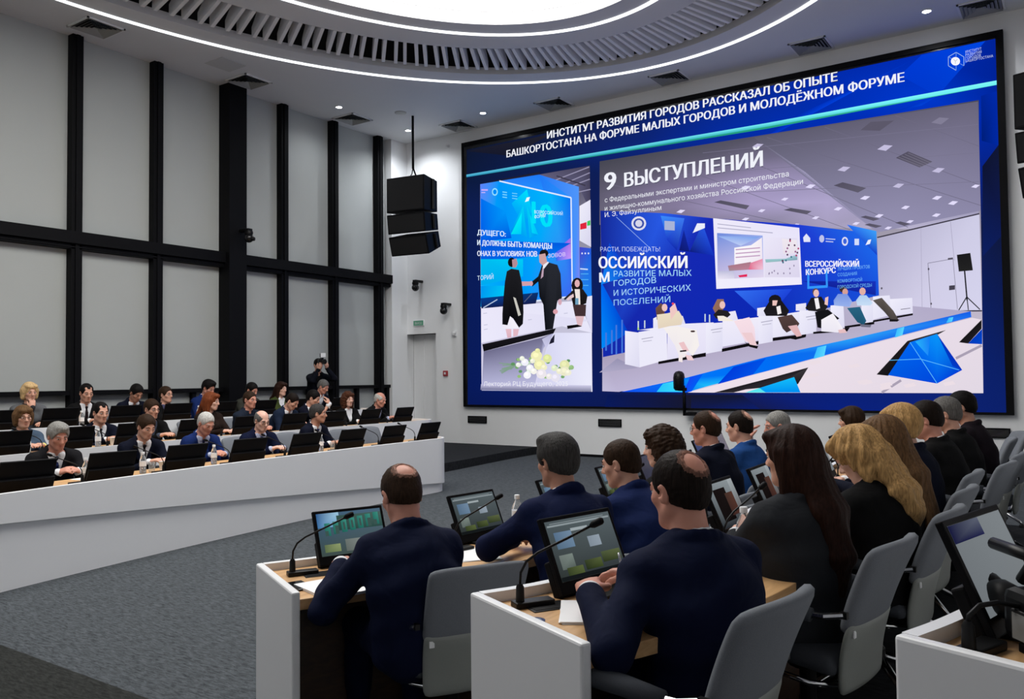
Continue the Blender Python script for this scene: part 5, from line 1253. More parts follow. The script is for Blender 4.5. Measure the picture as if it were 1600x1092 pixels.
# ================================================================== VIDEO WALL
SX0, SX1, SZ0, SZ1 = -11.165, -0.84, 0.955, 6.765
vw = empty('video_wall', ((SX0 + SX1) / 2, D, SZ0), 0, 'huge blue video wall showing a slide with two conference photographs', 'screen')
bm = bmesh.new()
fy0, fy1, fw = D - 0.10, D - 0.001, 0.085
for a, b in (((SX0, SZ0), (SX1, SZ0 + 0.04)), ((SX0, SZ1 - fw), (SX1, SZ1)), ((SX0, SZ0 + 0.04), (SX0 + 0.03, SZ1 - fw)), ((SX1 - 0.10, SZ0 + 0.04), (SX1, SZ1 - fw))):
    add_box(bm, (a[0], fy0, a[1]), (b[0], fy1, b[1]))
under(bm_obj('frame', bm, M_BLACK), vw)
under(box('display_panel', (SX0 + 0.03, D - 0.075, SZ0 + 0.04), (SX1 - 0.10, D - 0.01, SZ1 - fw), M_GLOSS), vw)
M_PIC = emit_attr('lit_picture', SCREEN_GAIN)
pic_y = D - 0.0765

def picture_mesh(name, polys, step=0.00025):
    """polys: list of (colours, points (x,z)); later ones lie a hair in front."""
    global pic_y
    bm = bmesh.new()
    lay = bm.verts.layers.float_color.new('picture')
    for cols, pts in polys:
        pic_y -= step
        n = len(pts)
        vs = []
        for i, (x, z) in enumerate(pts):
            v = bm.verts.new((x, pic_y, z))
            v[lay] = (*cols[i * len(cols) // n], 1.0)
            vs.append(v)
        f = bm.faces.new(vs)
    bmesh.ops.triangulate(bm, faces=bm.faces, ngon_method='BEAUTY')
    me = bpy.data.meshes.new(name)
    bm.to_mesh(me)
    bm.free()
    return under(obj_from(name, me, M_PIC), vw)

def rgb(c):
    return tuple(lin(v) for v in c)

def parse(rows):
    out = []
    for c, p in zip(rows[0::2], rows[1::2]):
        out.append(([rgb(c[i:i + 3]) for i in range(0, len(c), 3)], [(p[i], p[i + 1]) for i in range(0, len(p), 2)]))
    return out

for pname in ('slide_background', 'slide_photo_small', 'slide_photo_large'):
    picture_mesh(pname, parse(PICTURES[pname]))
pic_y -= 0.001
groups = {}
for part, body, x, z, w, h, col, bold, slope in WRITING:
    groups.setdefault(part, []).append((body, x, z, w, h, col, bold, slope))
for part, items in groups.items():
    verts, faces, cols = [], [], []
    for body, x, z, w, h, col, bold, slope in items:
        co, fc = text_mesh(body, w, h)
        dark = part in ('slide_photo_heading', 'slide_title') and h > 0.15
        passes = [(0.012, -0.012, True)] if dark else []
        passes += [(k * h * 0.045, 0.0, False) for k in ((-1, 0, 1) if bold else (0,))]      # repeated side by side for a heavier stroke
        for dx, dz, shade in passes:
            off = len(verts)
            pic_y -= 0.0003
            for c in co:
                sl = slope * c[0] / w if abs(slope) > 0.06 else 0.0
                verts.append((x + c[0] + dx, pic_y, z + c[1] + sl + dz))
                cols.append((*(rgb(col) if not shade else (0.012, 0.016, 0.05)), 1.0))
            faces += [tuple(off + i for i in f) for f in fc]
    me = bpy.data.meshes.new(part)
    me.from_pydata(verts, [], faces)
    at = me.color_attributes.new('picture', 'FLOAT_COLOR', 'POINT')
    at.data.foreach_set('color', [v for c in cols for v in c])
    under(obj_from(part, me, M_PIC), vw)

# fittings on the front wall
for x, lb in ((-10.85, 'black rectangular wall vent under the left end of the video wall'), (-7.62, 'black rectangular wall vent under the video wall, right of the podium step'),
              (-1.15, 'black rectangular wall vent under the right end of the video wall')):
    t = empty('wall_vent', (x, D, 0.68), 0, lb, 'wall vent', 'black wall vents under the screen')
    bm = bmesh.new()
    for a, b in (((-0.25, -0.075), (0.25, -0.06)), ((-0.25, 0.06), (0.25, 0.075)), ((-0.25, -0.075), (-0.235, 0.075)), ((0.235, -0.075), (0.25, 0.075))):
        add_box(bm, (a[0], -0.03, a[1]), (b[0], -0.001, b[1]))
    bm_obj('frame', bm, M_BLACK, t)
    bm = bmesh.new()
    for k in range(6):
        add_box(bm, (-0.235, -0.022, -0.055 + 0.02 * k), (0.235, -0.004, -0.043 + 0.02 * k))
    bm_obj('slats', bm, M_BLACK, t)
t = empty('exit_sign', (-12.5, D, 2.85), 0, 'small green exit sign on the white wall above the doorway', 'sign')
box('housing', (-0.16, -0.03, -0.07), (0.16, -0.001, 0.07), M_WHITE, t, 0.006)
box('sign_face', (-0.145, -0.034, -0.055), (0.145, -0.03, 0.055), M_GREENSIGN, t)
bm = bmesh.new()
co, fc = text_mesh('ВЫХОД', 0.2, 0.05)
me = bpy.data.meshes.new('lettering')
me.from_pydata([(c[0] - 0.1, -0.0345, c[1] - 0.025) for c in co], [], fc)
bm.free()
obj_from('lettering', me, M_WHITE, t)
t = empty('fire_call_point', (-11.72, D, 1.69), 0, 'small red fire alarm call point on the white wall between door and screen', 'alarm')
box('housing', (-0.06, -0.045, -0.06), (0.06, -0.001, 0.06), M_RED, t, 0.008)
box('press_plate', (-0.025, -0.048, -0.025), (0.025, -0.045, 0.025), M_WHITE, t)
t = empty('motion_sensor', (-11.44, D, 2.57), 0, 'tiny white sensor on the wall beside the left edge of the video wall', 'sensor')
box('bracket', (-0.03, -0.05, -0.06), (0.03, -0.001, 0.06), M_WHITE, t, 0.006)
lathe('dome', [(0.001, -0.045), (0.03, -0.04), (0.042, -0.015), (0.042, 0.02), (0.001, 0.03)], M_WHITE, t, 14, at=(0.0, -0.075, 0))
t = empty('wall_sensor', (-11.6, D, 6.79), 0, 'tiny white sensor high at the top left corner of the video wall', 'sensor')
box('bracket', (-0.03, -0.03, -0.03), (0.03, -0.001, 0.03), M_WHITE, t, 0.005)
lathe('dome', [(0.001, -0.03), (0.025, -0.025), (0.035, 0.0), (0.035, 0.02), (0.001, 0.03)], M_WHITE, t, 14, at=(0, -0.05, 0))

def ptz(loc, rz, lb):
    t = empty('ptz_camera', loc, rz, lb, 'camera', 'black remote cameras on the walls')
    box('wall_bracket', (-0.05, -0.26, 0.05), (0.05, -0.001, 0.10), M_PLASTIC, t, 0.008)
    lathe('base', [(0.07, 0.05), (0.075, 0.02), (0.07, -0.01), (0.05, -0.012)], M_PLASTIC, t, 18, at=(0, -0.22, 0))
    bm = bmesh.new()
    bmesh.ops.create_uvsphere(bm, u_segments=18, v_segments=12, radius=0.085, matrix=Matrix.Translation((0, -0.22, -0.075)))
    bm_obj('head', bm, M_GLOSS, t, smooth=True)
    tube('lens', [(0.02, -0.28, -0.09), (0.035, -0.325, -0.10)], [0.042, 0.036], M_PLASTIC, t, 14)
    return t
ptz((-12.42, D, 3.72), 0, 'black dome camera on the white wall under the hanging loudspeakers, the left one')
ptz((-11.60, D, 3.15), 0, 'black dome camera on the white wall above the fire call point')
ptz((WX + 0.27, 9.78, 4.26), PI / 2, 'black dome camera on the wide black window column')

# hanging line-array loudspeakers
def line_array(loc, rz, lb):
    t = empty('line_array_speaker', loc, rz, lb, 'loudspeaker', 'hanging line array loudspeakers')
    L = H - loc[2]
    tube('hanging_pole', [(0, 0, L), (0, 0, 0.22)], 0.025, M_BLACK, t, 10)
    bm = bmesh.new()
    add_tube(bm, [(0, 0.0, 0.24), (-0.02, -0.02, 0.10), (0.0, -0.16, 0.0)], 0.012, 6)
    add_tube(bm, [(0, 0.0, 0.24), (0.03, 0.05, 0.10), (0.04, 0.16, 0.0)], 0.018, 6)
    bm_obj('rigging', bm, M_BLACK, t)
    z = 0.0
    pos = Vector((0, 0, 0))
    for i, (hh, _, tilt) in enumerate(((0.72, 0, 0.0), (0.40, 0, R_(7)), (0.40, 0, R_(17)))):
        # wedge cabinet: front baffle wider than the back, tilted about its top edge
        ca, sa = math.cos(tilt), math.sin(tilt)
        def pt(x, y, z_):
            return (x, pos.y + y * ca - z_ * sa, pos.z + z_ * ca + y * sa)
        bm = bmesh.new()
        w0, w1 = 0.46, 0.40
        P8 = [(-w0, -0.30, 0), (w0, -0.30, 0), (w1, 0.30, -0.02), (-w1, 0.30, -0.02), (-w0, -0.30, -hh), (w0, -0.30, -hh), (w1, 0.30, -hh + 0.05), (-w1, 0.30, -hh + 0.05)]
        v = [bm.verts.new(pt(x, y, q)) for x, y, q in P8]
        for f in ((0, 1, 2, 3), (7, 6, 5, 4), (0, 4, 5, 1), (1, 5, 6, 2), (2, 6, 7, 3), (3, 7, 4, 0)):
            bm.faces.new([v[j] for j in f])
        cab = bm_obj('cabinet', bm, M_BLACK, t, bevel=0.012)
        bm = bmesh.new()
        g = [pt(x, -0.305, q) for x, q in ((-w0 + 0.03, -0.03), (w0 - 0.03, -0.03), (w0 - 0.03, -hh + 0.03), (-w0 + 0.03, -hh + 0.03))]
        bm.faces.new([bm.verts.new(p) for p in g])
        bm_obj('grille', bm, M_VOID, t)
        bm = bmesh.new()
        for sx in (-1, 1):
            c0 = pt(sx * (w0 - 0.005), 0.05, -0.04); c1 = pt(sx * (w0 - 0.005), 0.05, -hh + 0.06)
            add_tube(bm, [c0, c1], 0.03, 8)
        bm_obj('side_rail', bm, M_PLASTIC, t)
        pos = Vector((0, pos.y + hh * sa, pos.z - hh * ca - 0.006))
    return t
line_array((-11.35, 13.0, 5.72), R_(8), 'black line array loudspeaker hanging in the far left corner by the doorway')
line_array((-0.10, 12.6, 5.45), R_(-20), 'black line array loudspeaker hanging at the right edge beside the video wall')

# slim camera post standing on the ledge under the screen
t = empty('camera_post', (-5.97, D, 0.89), 0, 'slim black camera post at the lower edge of the video wall', 'camera')
box('wall_bracket', (-0.02, -0.20, -0.03), (0.14, -0.001, 0.03), M_BLACK, t, 0.006)
tube('post', [(-0.03, -0.18, -0.03), (-0.03, -0.18, 0.52)], 0.030, M_BLACK, t, 10)
lathe('camera_head', [(0.001, 0.42), (0.075, 0.43), (0.105, 0.47), (0.108, 0.66), (0.095, 0.735), (0.06, 0.775), (0.001, 0.79)], M_PLASTIC, t, 18, at=(-0.125, -0.18, 0))
box('side_arm', (-0.13, -0.21, 0.42), (0.03, -0.15, 0.48), M_BLACK, t, 0.006)

# ================================================================== PLATFORMS AND DESKS
def left_front(y, off):
    return WX + 5.58 - off + 0.0152 * (9.5 - min(y, 9.5)) ** 2

def left_path(off, y0, y1, r=0.35):
    """Front line of a left desk, nearest end first, rounded away from the hall at the far end."""
    n = 22
    pts = [(left_front(y0 + (y1 - r - y0) * i / n, off), y0 + (y1 - r - y0) * i / n) for i in range(n + 1)]
    cx, cy = pts[-1][0] - r, pts[-1][1]
    for k in range(1, 9):
        a = PI / 2 * k / 8
        pts.append((cx + r * math.cos(a), cy + r * math.sin(a)))
    pts.append((pts[-1][0] - (0.60 - r), pts[-1][1]))
    return pts

R1 = spline([(-3.17, 2.52), (-3.02, 2.84), (-2.88, 3.25), (-2.80, 3.8), (-2.79, 4.5), (-2.84, 5.3), (-2.93, 6.2), (-3.05, 7.1), (-3.18, 8.1), (-3.3, 9.0)])
R2 = spline([(-1.66, 2.17), (-1.54, 2.45), (-1.46, 2.9), (-1.43, 3.5), (-1.45, 4.2), (-1.50, 5.0), (-1.56, 5.8), (-1.62, 6.6), (-1.68, 7.5), (-1.74, 8.3)])
R3 = spline([(-0.34, 1.91), (-0.27, 2.12), (-0.20, 2.42), (-0.14, 2.9), (-0.12, 3.5), (-0.14, 4.3), (-0.18, 5.2), (-0.24, 6.2), (-0.30, 7.2)])

S(prism('floor_step', [(-1.66, 2.19), *R2[2:], (-1.8, 9.2), (XR, 9.2), (XR, YB), (-4.2, YB), (-2.6, 0.2)], 0.0, 0.15, M_CARPET_P))
S(prism('floor_step', [(-0.34, 1.93), *R3[2:], (-0.34, 8.2), (XR, 8.2), (XR, YB), (-2.6, YB), (-1.2, 0.2)], 0.15, 0.30, M_CARPET_P))
e1 = [(left_front(y, 1.50), y) for y in (0.0, 1.5, 3, 4.5, 6, 7.5, 9)] + [(-8.86, 10.4), (-9.0, 11.6), (-9.24, 13.4), (-9.32, D)]
S(prism('floor_step', [(-13.3, D), (-13.3, -1.0), (e1[0][0], -1.0)] + e1, 0.0, 0.15, M_CARPET_P))
e2 = [(left_front(y, 3.00), y) for y in (0.0, 1.5, 3, 4.5, 6, 7.5, 9)] + [(-10.46, 11.3)]
S(prism('floor_step', [(-13.3, 12.2), (-13.3, -1.0), (e2[0][0], -1.0)] + e2 + [(-10.6, 12.2)], 0.15, 0.30, M_CARPET_P))

def desk(path, floor, label, group, split=None, end_near=True, wrap=0, depth=0.60):
    """Curved row desk: white front and end panel rising as a lip above an oak worktop, dark inner panel."""
    o = path[0]
    t = empty('row_desk', (o[0], o[1], floor), 0, label, 'desk', group)
    P = [(x - o[0], y - o[1]) for x, y in path]
    th = 0.035
    top, wt = 0.75, 0.715
    if split:
        zs = [split(y) - floor for x, y in path]
        strip('front_panel', P, offset(P, th), [z + 0.004 for z in zs], top, M_LACQ, t, 0.004)
        In = offset(P, 0.03)
        strip('plinth_panel', In, offset(In, 0.03), 0.0, zs, M_LACQ, t)
    else:
        F0 = P[:]
        if end_near:
            dd = Vector((P[1][0] - P[0][0], P[1][1] - P[0][1])).normalized()
            F0[0] = (P[0][0] + dd.x * 0.031, P[0][1] + dd.y * 0.031)
        strip('front_panel', F0, offset(F0, th), 0.0, top - 0.001, M_LACQ, t)
    a, b = offset(P, th), offset(P, depth)
    if wrap:                                    # the rounded end folds round onto its back corner
        b[:wrap] = [b[wrap]] * wrap
    if end_near:
        a[0], b[0] = [(q[0] * 0.9 + r[0] * 0.1, q[1] * 0.9 + r[1] * 0.1) for q, r in ((a[0], a[1]), (b[0], b[1]))]
    strip('worktop', a, b, wt - 0.045, wt, M_WOOD, t, 0.003)
    Q = P[wrap:] if wrap else P
    i0, i1 = offset(Q, 0.34), offset(Q, 0.36)
    strip('inner_panel', i0, i1, 0.0, wt - 0.046, M_DARKWOOD, t)
    if end_near:
        d0 = Vector((P[1][0] - P[0][0], P[1][1] - P[0][1])).normalized()
        nr = Vector((d0.y, -d0.x))
        q = [(-d0 * 0.002), (-d0 * 0.002) + nr * (depth + 0.02), d0 * 0.032 + nr * (depth + 0.02), d0 * 0.032]
        bm = bmesh.new()
        lo = [bm.verts.new((v.x, v.y, 0)) for v in q]; hi = [bm.verts.new((v.x, v.y, top)) for v in q]
        bm.faces.new(lo); bm.faces.new(hi)
        for k in range(4):
            bm.faces.new((lo[k], lo[(k + 1) % 4], hi[(k + 1) % 4], hi[k]))
        bm_obj('end_panel', bm, M_LACQ, t, bevel=0.008)
    d1 = Vector((P[-1][0] - P[-2][0], P[-1][1] - P[-2][1])).normalized()
    nr = Vector((d1.y, -d1.x)); e = Vector(P[-1])
    q = [e, e + nr * depth, e + nr * depth + d1 * 0.034, e + d1 * 0.034]
    bm = bmesh.new()
    lo = [bm.verts.new((v.x, v.y, 0)) for v in q]; hi = [bm.verts.new((v.x, v.y, top)) for v in q]
    bm.faces.new(lo); bm.faces.new(hi)
    for k in range(4):
        bm.faces.new((lo[k], lo[(k + 1) % 4], hi[(k + 1) % 4], hi[k]))
    bm_obj('end_panel', bm, M_LACQ, t, bevel=0.008)
    return t

def mirror_desk(path, floor, label, group, split=None):
    """Left desks: the seats are on the other side of the path, so the path runs far end first."""
    return desk(list(reversed(path)), floor, label, group, split, end_near=False, wrap=9)

GD = 'curved white row desks'
mirror_desk(left_path(0.0, 1.6, 9.35), 0.0, 'long curved white desk of the lowest left row, nearest the open floor', GD,
            split=lambda y: max(0.10, 0.52 - 0.0657 * (y - 2.95)))
mirror_desk(left_path(1.53, 1.6, 10.9), 0.15, 'curved white desk of the middle row at left, one step up', GD)
mirror_desk(left_path(3.05, 1.6, 11.2), 0.30, 'curved white desk of the back row at left, nearest the blinds', GD)
desk(R1, 0.0, 'curved white and oak desk of the inner right row, under the balding writer', GD)
desk(R2, 0.15, 'curved white and oak desk of the second right row, under the nearest man', GD)
desk(R3, 0.30, 'white and oak desk at the bottom right corner with a camcorder on it', GD)

# ================================================================== CHAIRS
def grid_slab(name, f, nu, nv, thick, mat, parent, bevel=0.012):
    """f(u,v) -> (point, normal) for u in [-1,1], v in [0,1]; a padded sheet of the given thickness."""
    bm = bmesh.new()
    F, B = [], []
    for j in range(nv + 1):
        for i in range(nu + 1):
            u, v = -1 + 2 * i / nu, j / nv
            p, n = f(u, v)
            e = min(1.0, (1 - abs(u)) * nu * 0.5 + 0.35) * min(1.0, min(v, 1 - v) * nv * 0.5 + 0.35)
            F.append(bm.verts.new(p + n * thick * 0.5 * (0.5 + 0.5 * e))); B.append(bm.verts.new(p - n * thick * 0.5))
    W = nu + 1
    for j in range(nv):
        for i in range(nu):
            a, b, c, d = j * W + i, j * W + i + 1, (j + 1) * W + i + 1, (j + 1) * W + i
            bm.faces.new((F[a], F[b], F[c], F[d])); bm.faces.new((B[d], B[c], B[b], B[a]))
    rim = [i for i in range(W)] + [j * W + nu for j in range(1, nv + 1)] + [nv * W + i for i in range(nu - 1, -1, -1)] + [j * W for j in range(nv - 1, 0, -1)]
    for a, b in zip(rim, rim[1:] + rim[:1]):
        bm.faces.new((F[b], F[a], B[a], B[b]))
    o = bm_obj(name, bm, mat, parent, smooth=True)
    md = o.modifiers.new('soft', 'SUBSURF'); md.levels = 1; md.render_levels = 1
    return o

def back_pt(u, z, push=0.0):
    """Chair back surface, facing +x; z above the chair's floor."""
    t = (z - 0.42) / 0.50
    w = 0.200 + 0.018 * t
    x = -0.205 - 0.03 * t - 0.16 * max(t, 0) ** 1.5 + 0.05 * u * u * (0.4 + 0.6 * t) + push
    return Vector((x, u * w, z)), Vector((1, 0, 0.25)).normalized()

def make_chair():
    t = empty('conference_chair', (0, 0, 0))
    grid_slab('backrest', lambda u, v: back_pt(u, 0.58 + v * 0.305 - 0.018 * abs(u) ** 3, 0.01), 8, 6, 0.055, M_CHAIRF, t)
    grid_slab('back_shell', lambda u, v: back_pt(u, 0.35 + v * 0.26, -0.006), 8, 5, 0.03, M_SHELL, t)
    def seat(u, v):
        return Vector((-0.19 + v * 0.46, u * (0.235 - 0.02 * v), 0.45 + 0.03 * math.sin(v * PI * 0.9) * (1 - 0.4 * abs(u)) - (0.05 * max(0, v - 0.8) * 5 * max(0, v - 0.8) * 5))), Vector((0, 0, 1))
    grid_slab('seat', seat, 8, 8, 0.075, M_CHAIRD, t)
    for s in (-1, 1):
        tube('armrest', [(-0.13, s * 0.265, 0.632), (-0.02, s * 0.275, 0.645), (0.10, s * 0.278, 0.648), (0.165, s * 0.276, 0.632), (0.185, s * 0.272, 0.60), (0.175, s * 0.262, 0.52), (0.155, s * 0.245, 0.44)], [0.024, 0.027, 0.027, 0.026, 0.024, 0.020, 0.018], M_CHAIRD, t, 10, flat=((0, 1, 0), 1.25))
        bm = bmesh.new()
        add_tube(bm, [(-0.12, s * 0.265, 0.632), (-0.17, s * 0.26, 0.632), (-0.225, s * 0.235, 0.64)], 0.012, 8)
        add_box(bm, (-0.24, s * 0.232 - 0.009, 0.63), (-0.215, s * 0.232 + 0.009, 0.652), 1)
        bm_obj('arm_bracket', bm, [M_CHROME, M_PLASTIC], t)
    box('shell_tag', (-0.243, 0.165, 0.555), (-0.238, 0.185, 0.58), M_WHITE, t)
    bm = bmesh.new()
    add_lathe(bm, [(0.045, 0.14), (0.045, 0.22), (0.03, 0.24), (0.03, 0.36), (0.07, 0.37), (0.10, 0.41)], 14)
    bm_obj('column', bm, M_PLASTIC, t)
    tube('seat_frame', [(0.10, -0.22, 0.41), (-0.10, -0.22, 0.385), (-0.17, -0.15, 0.375), (-0.17, 0.15, 0.375), (-0.10, 0.22, 0.385), (0.10, 0.22, 0.41)], 0.011, M_CHROME, t, 8)
    for k in range(4):
        a = PI / 4 + k * PI / 2
        c, s = math.cos(a), math.sin(a)
        lg = tube('leg', [(0.03 * c, 0.03 * s, 0.19), (0.16 * c, 0.16 * s, 0.135), (0.32 * c, 0.32 * s, 0.05), (0.335 * c, 0.335 * s, 0.03)], [0.02, 0.017, 0.013, 0.012], M_CHROME, t, 8)
        lathe('glide', [(0.012, 0.035), (0.024, 0.02), (0.026, 0.0)], M_PLASTIC, lg, 10, at=(0.335 * c, 0.335 * s, 0))
    return t
CHAIR0 = None
def chair(x, y, floor, hd, label, group):
    global CHAIR0
    if CHAIR0 is None:
        CHAIR0 = make_chair(); c = CHAIR0
    else:
        c = copy_tree(CHAIR0)
    c.location = (x, y, floor); c.rotation_euler = (0, 0, R_(hd))
    tag(c, label, 'chair', group)
    return c

# ================================================================== DESK MONITORS, MICROPHONES, SMALL THINGS
def pic_quad(bm, lay, x0, y0, x1, y1, z, cols):
    P4 = [(x0, y0), (x1, y0), (x1, y1), (x0, y1)]
    vs = []
    for i, (x, y) in enumerate(P4):
        v = bm.verts.new((x, y, z)); v[lay] = (*hexlin(cols[i % len(cols)]), 1); vs.append(v)
    bm.faces.new(vs)

def make_monitor(w, h, content=None):
    """Flat monitor with a deep lower box, leaning back; built facing -x' of its stand, i.e. towards the seat at local +x... """
    t = empty('desk_monitor', (0, 0, 0))
    tilt = R_(24)
    # local: seat side is +x; panel leans away to -x; width along y
    ca, sa = math.cos(tilt), math.sin(tilt)
    def T(y, v, d):            # v up along the panel, d out of the panel towards the seat
        return (d * ca - v * sa, y, 0.012 + v * ca + d * sa)
    def slab(name, y0, y1, v0, v1, d0, d1, mat, bevel=0.004):
        bm = bmesh.new()
        v = [bm.verts.new(T(y, q, d)) for d in (d0, d1) for (y, q) in ((y0, v0), (y1, v0), (y1, v1), (y0, v1))]
        for f in ((3, 2, 1, 0), (4, 5, 6, 7), (0, 1, 5, 4), (1, 2, 6, 5), (2, 3, 7, 6), (3, 0, 4, 7)):
            bm.faces.new([v[i] for i in f])
        return bm_obj(name, bm, mat, t, bevel=bevel)
    slab('bezel', -w / 2, w / 2, 0.0, h, -0.012, 0.006, M_BLACK)
    slab('rear_housing', -w / 2 + 0.004, w / 2 - 0.004, -0.005, h * 0.46, -0.045, -0.012, M_BLACK, 0.006)
    slab('display', -w / 2 + 0.014, w / 2 - 0.014, h * 0.16, h - 0.014, 0.006, 0.0066, M_GLOSS, 0)
    box('stand_plate', (-0.03, -w * 0.30, 0.0), (0.10, w * 0.30, 0.012), M_PLASTIC, t, 0.003)
    if content:
        bm = bmesh.new()
        lay = bm.verts.layers.float_color.new('picture')
        W, Hh = w - 0.03, h * 0.84 - 0.016
        for k, (x0, y0, x1, y1, cols) in enumerate(content):
            # picture coordinates 0..1 from the viewer's left bottom; the viewer's left is local +y... seat looks along -x
            ys = [W / 2 - x0 * W, W / 2 - x1 * W]
            vs = []
            for i, (yy, vv) in enumerate(((ys[0], y0), (ys[1], y0), (ys[1], y1), (ys[0], y1))):
                v = bm.verts.new(T(-yy, h * 0.16 + 0.001 + vv * Hh, 0.0069 + 0.00012 * k)); v[lay] = (*hexlin(cols[i % len(cols)]), 1); vs.append(v)
            bm.faces.new(vs)
        me = bpy.data.meshes.new('screen_picture'); bm.to_mesh(me); bm.free()
        obj_from('screen_picture', me, M_DESKPIC, t)
    return t
M_DESKPIC = emit_attr('desk_display_picture', 1.0)
random.seed(11)
SLIDE = [(0, 0, 1, 1, ['2c3230', '30363a', '566064', '4c565a']), (0.02, .90, .98, .93, ['8a9498']), (0.06, .945, .9, .96, ['7c868a']),
         (0.08, .52, .34, .80, ['50687e', '647e98', '7088a0', '566f8a']), (0.34, .78, .60, .83, ['9aa4a8']), (0.55, .46, .74, .64, ['7c8894', '8c98a4', '909ca8', '808c98']),
         (0.06, .18, .26, .42, ['5a6460', '4e5854', '78847e', '6c7672']), (0.12, .04, .36, .20, ['2c3820', '46522c', '58643a', '3a4428']), (0.40, .10, .66, .26, ['202a18', '3a4622', '545f38', '343e26']),
         (0.68, .16, .98, .34, ['2a331c', '38422a', '5a6440', '4a563a']), (0.0, 0.0, 1, .07, ['14181a'])]
CITY = [(0, 0, 1, 1, ['3c4a46', '46524e', '4a6478', '3c5a74']), (0, .66, .34, 1, ['3a6ea0', '7ab0d0', '9cc4dc', '2c5688']), (.30, .56, 1, .92, ['27423e', '2c4a46', '46605a', '34504a']),
        (.06, .08, .30, .26, ['5a6c48', '78885a', '8c9a6a', '5c6c4a']), (.38, .06, .66, .34, ['5c6460', '727a76', '808884', '68706c']), (.7, .1, .95, .32, ['4a5450', '5c6662', '6a7470', '525c58'])]
for i in range(7):
    x = .10 + i * .128; y = .46 + i * .025
    CITY.append((x, y, x + .085, y + .30, ['1c5c54', '22685e', '3c8a7c', '2a7468']))
    if i in (2, 3, 4): CITY.append((x + .028, y + .06, x + .057, y + .24, ['3a524e']))
    if i in (0, 6): CITY.append((x, y, x + .05, y + .12, ['3a524e']))
    if i in (1, 5): CITY.append((x + .03, y, x + .085, y + .20, ['3a524e']))
CONF = [(0, 0, 1, 1, ['20242a', '2a2e34', '8c9498', '7c8488']), (.15, .12, .60, .86, ['120e0e', '0e0a0a', '1a1414', '161010']), (.52, .2, .86, .72, ['3a2420', '4a2e28', '56382e', '44302a']), (.82, 0, 1, 1, ['34221e', '46302a', '98a0a4', 'a0a8ac'])]
BLUE = [(0, 0, 1, 1, ['2a4a9a', '3c62b8', '8a9ad0', '6a7cc0']), (.5, 0, 1, .6, ['1c50a8', '2a64c0', '3a78d0', '2458b0']), (0, .86, 1, 1, ['1c2440'])]
GREYP = [(0, 0, 1, 1, ['6c7276', '74797c', '7c8286', '72787c']), (0, .80, .55, 1, ['16183c', '1c1e48', '5a6070', '12143a'])]  # on the corner-desk monitor this grey glow paints the ceiling's reflection
MON = {}
def monitor(kind, x, y, z, hd, label, group):
    """hd: direction the person at it faces, degrees."""
    if kind not in MON:
        w, h = (0.42, 0.27) if kind == 'rear' else (0.36, 0.262)
        m = make_monitor(w, h, {'rear': None, 'slide': SLIDE, 'city': CITY, 'conf': CONF, 'blue': BLUE, 'grey': GREYP}[kind])
        MON[kind] = m
    else:
        m = copy_tree(MON[kind])
    m.location = (x, y, z); m.rotation_euler = (0, 0, R_(hd + 180))
    tag(m, label, 'monitor', group)
    return m

def make_mic(low=False):
    t = empty('gooseneck_microphone', (0, 0, 0))
    box('base', (-0.026, -0.068, 0.0), (0.026, 0.068, 0.02), M_PLASTIC, t, 0.004)
    lathe('socket', [(0.014, 0.02), (0.013, 0.065), (0.008, 0.075)], M_PLASTIC, t, 12, at=(0, -0.045, 0))
    if low:
        tube('stem', [(0, -0.045, 0.07), (0.0, -0.042, 0.085), (0.012, -0.02, 0.105), (0.03, 0.02, 0.108), (0.10, 0.12, 0.085), (0.17, 0.21, 0.06)], 0.0055, M_PLASTIC, t, 8)
        tube('capsule', [(0.168, 0.208, 0.061), (0.175, 0.215, 0.059), (0.20, 0.24, 0.05), (0.205, 0.246, 0.048)], [0.006, 0.012, 0.0125, 0.008], M_BLACK, t, 10)
        return t
    tube('stem', [(0, -0.045, 0.07), (0.0, -0.042, 0.11), (0.008, -0.025, 0.145), (0.02, 0.01, 0.172), (0.05, 0.10, 0.215), (0.072, 0.175, 0.252)], 0.0045, M_PLASTIC, t, 8)
    tube('capsule', [(0.071, 0.173, 0.251), (0.075, 0.182, 0.256), (0.084, 0.207, 0.268), (0.086, 0.213, 0.270)], [0.006, 0.012, 0.0125, 0.008], M_BLACK, t, 10)
    return t
MIC0 = None
def mic(x, y, z, hd, label, low=False):
    global MIC0
    if low:
        m = make_mic(True)
    elif MIC0 is None:
        MIC0 = make_mic(); m = MIC0
    else:
        m = copy_tree(MIC0)
    m.location = (x, y, z); m.rotation_euler = (0, 0, R_(hd + 180))
    tag(m, label, 'microphone', 'gooseneck desk microphones')
    return m

def make_bottle():
    t = empty('water_bottle', (0, 0, 0))
    lathe('bottle', [(0.026, 0.0), (0.030, 0.004), (0.031, 0.05), (0.029, 0.06), (0.031, 0.07), (0.031, 0.125), (0.027, 0.145), (0.014, 0.172), (0.0125, 0.185)], M_CLEAR, t, 18)
    lathe('water', [(0.025, 0.003), (0.028, 0.006), (0.028, 0.11), (0.0001, 0.111)], M_CLEAR, t, 14)
    lathe('cap', [(0.0155, 0.183), (0.016, 0.203), (0.014, 0.206)], M_WHITECAP, t, 16)
    lathe('paper_band', [(0.0316, 0.072), (0.0316, 0.118)], M_PAPER, t, 18)
    return t
BOT0 = None
def bottle(x, y, z, label):
    global BOT0
    if BOT0 is None:
        BOT0 = make_bottle(); b = BOT0
    else:
        b = copy_tree(BOT0)
    b.location = (x, y, z)
    tag(b, label, 'bottle', 'small water bottles on the desks')
    return b

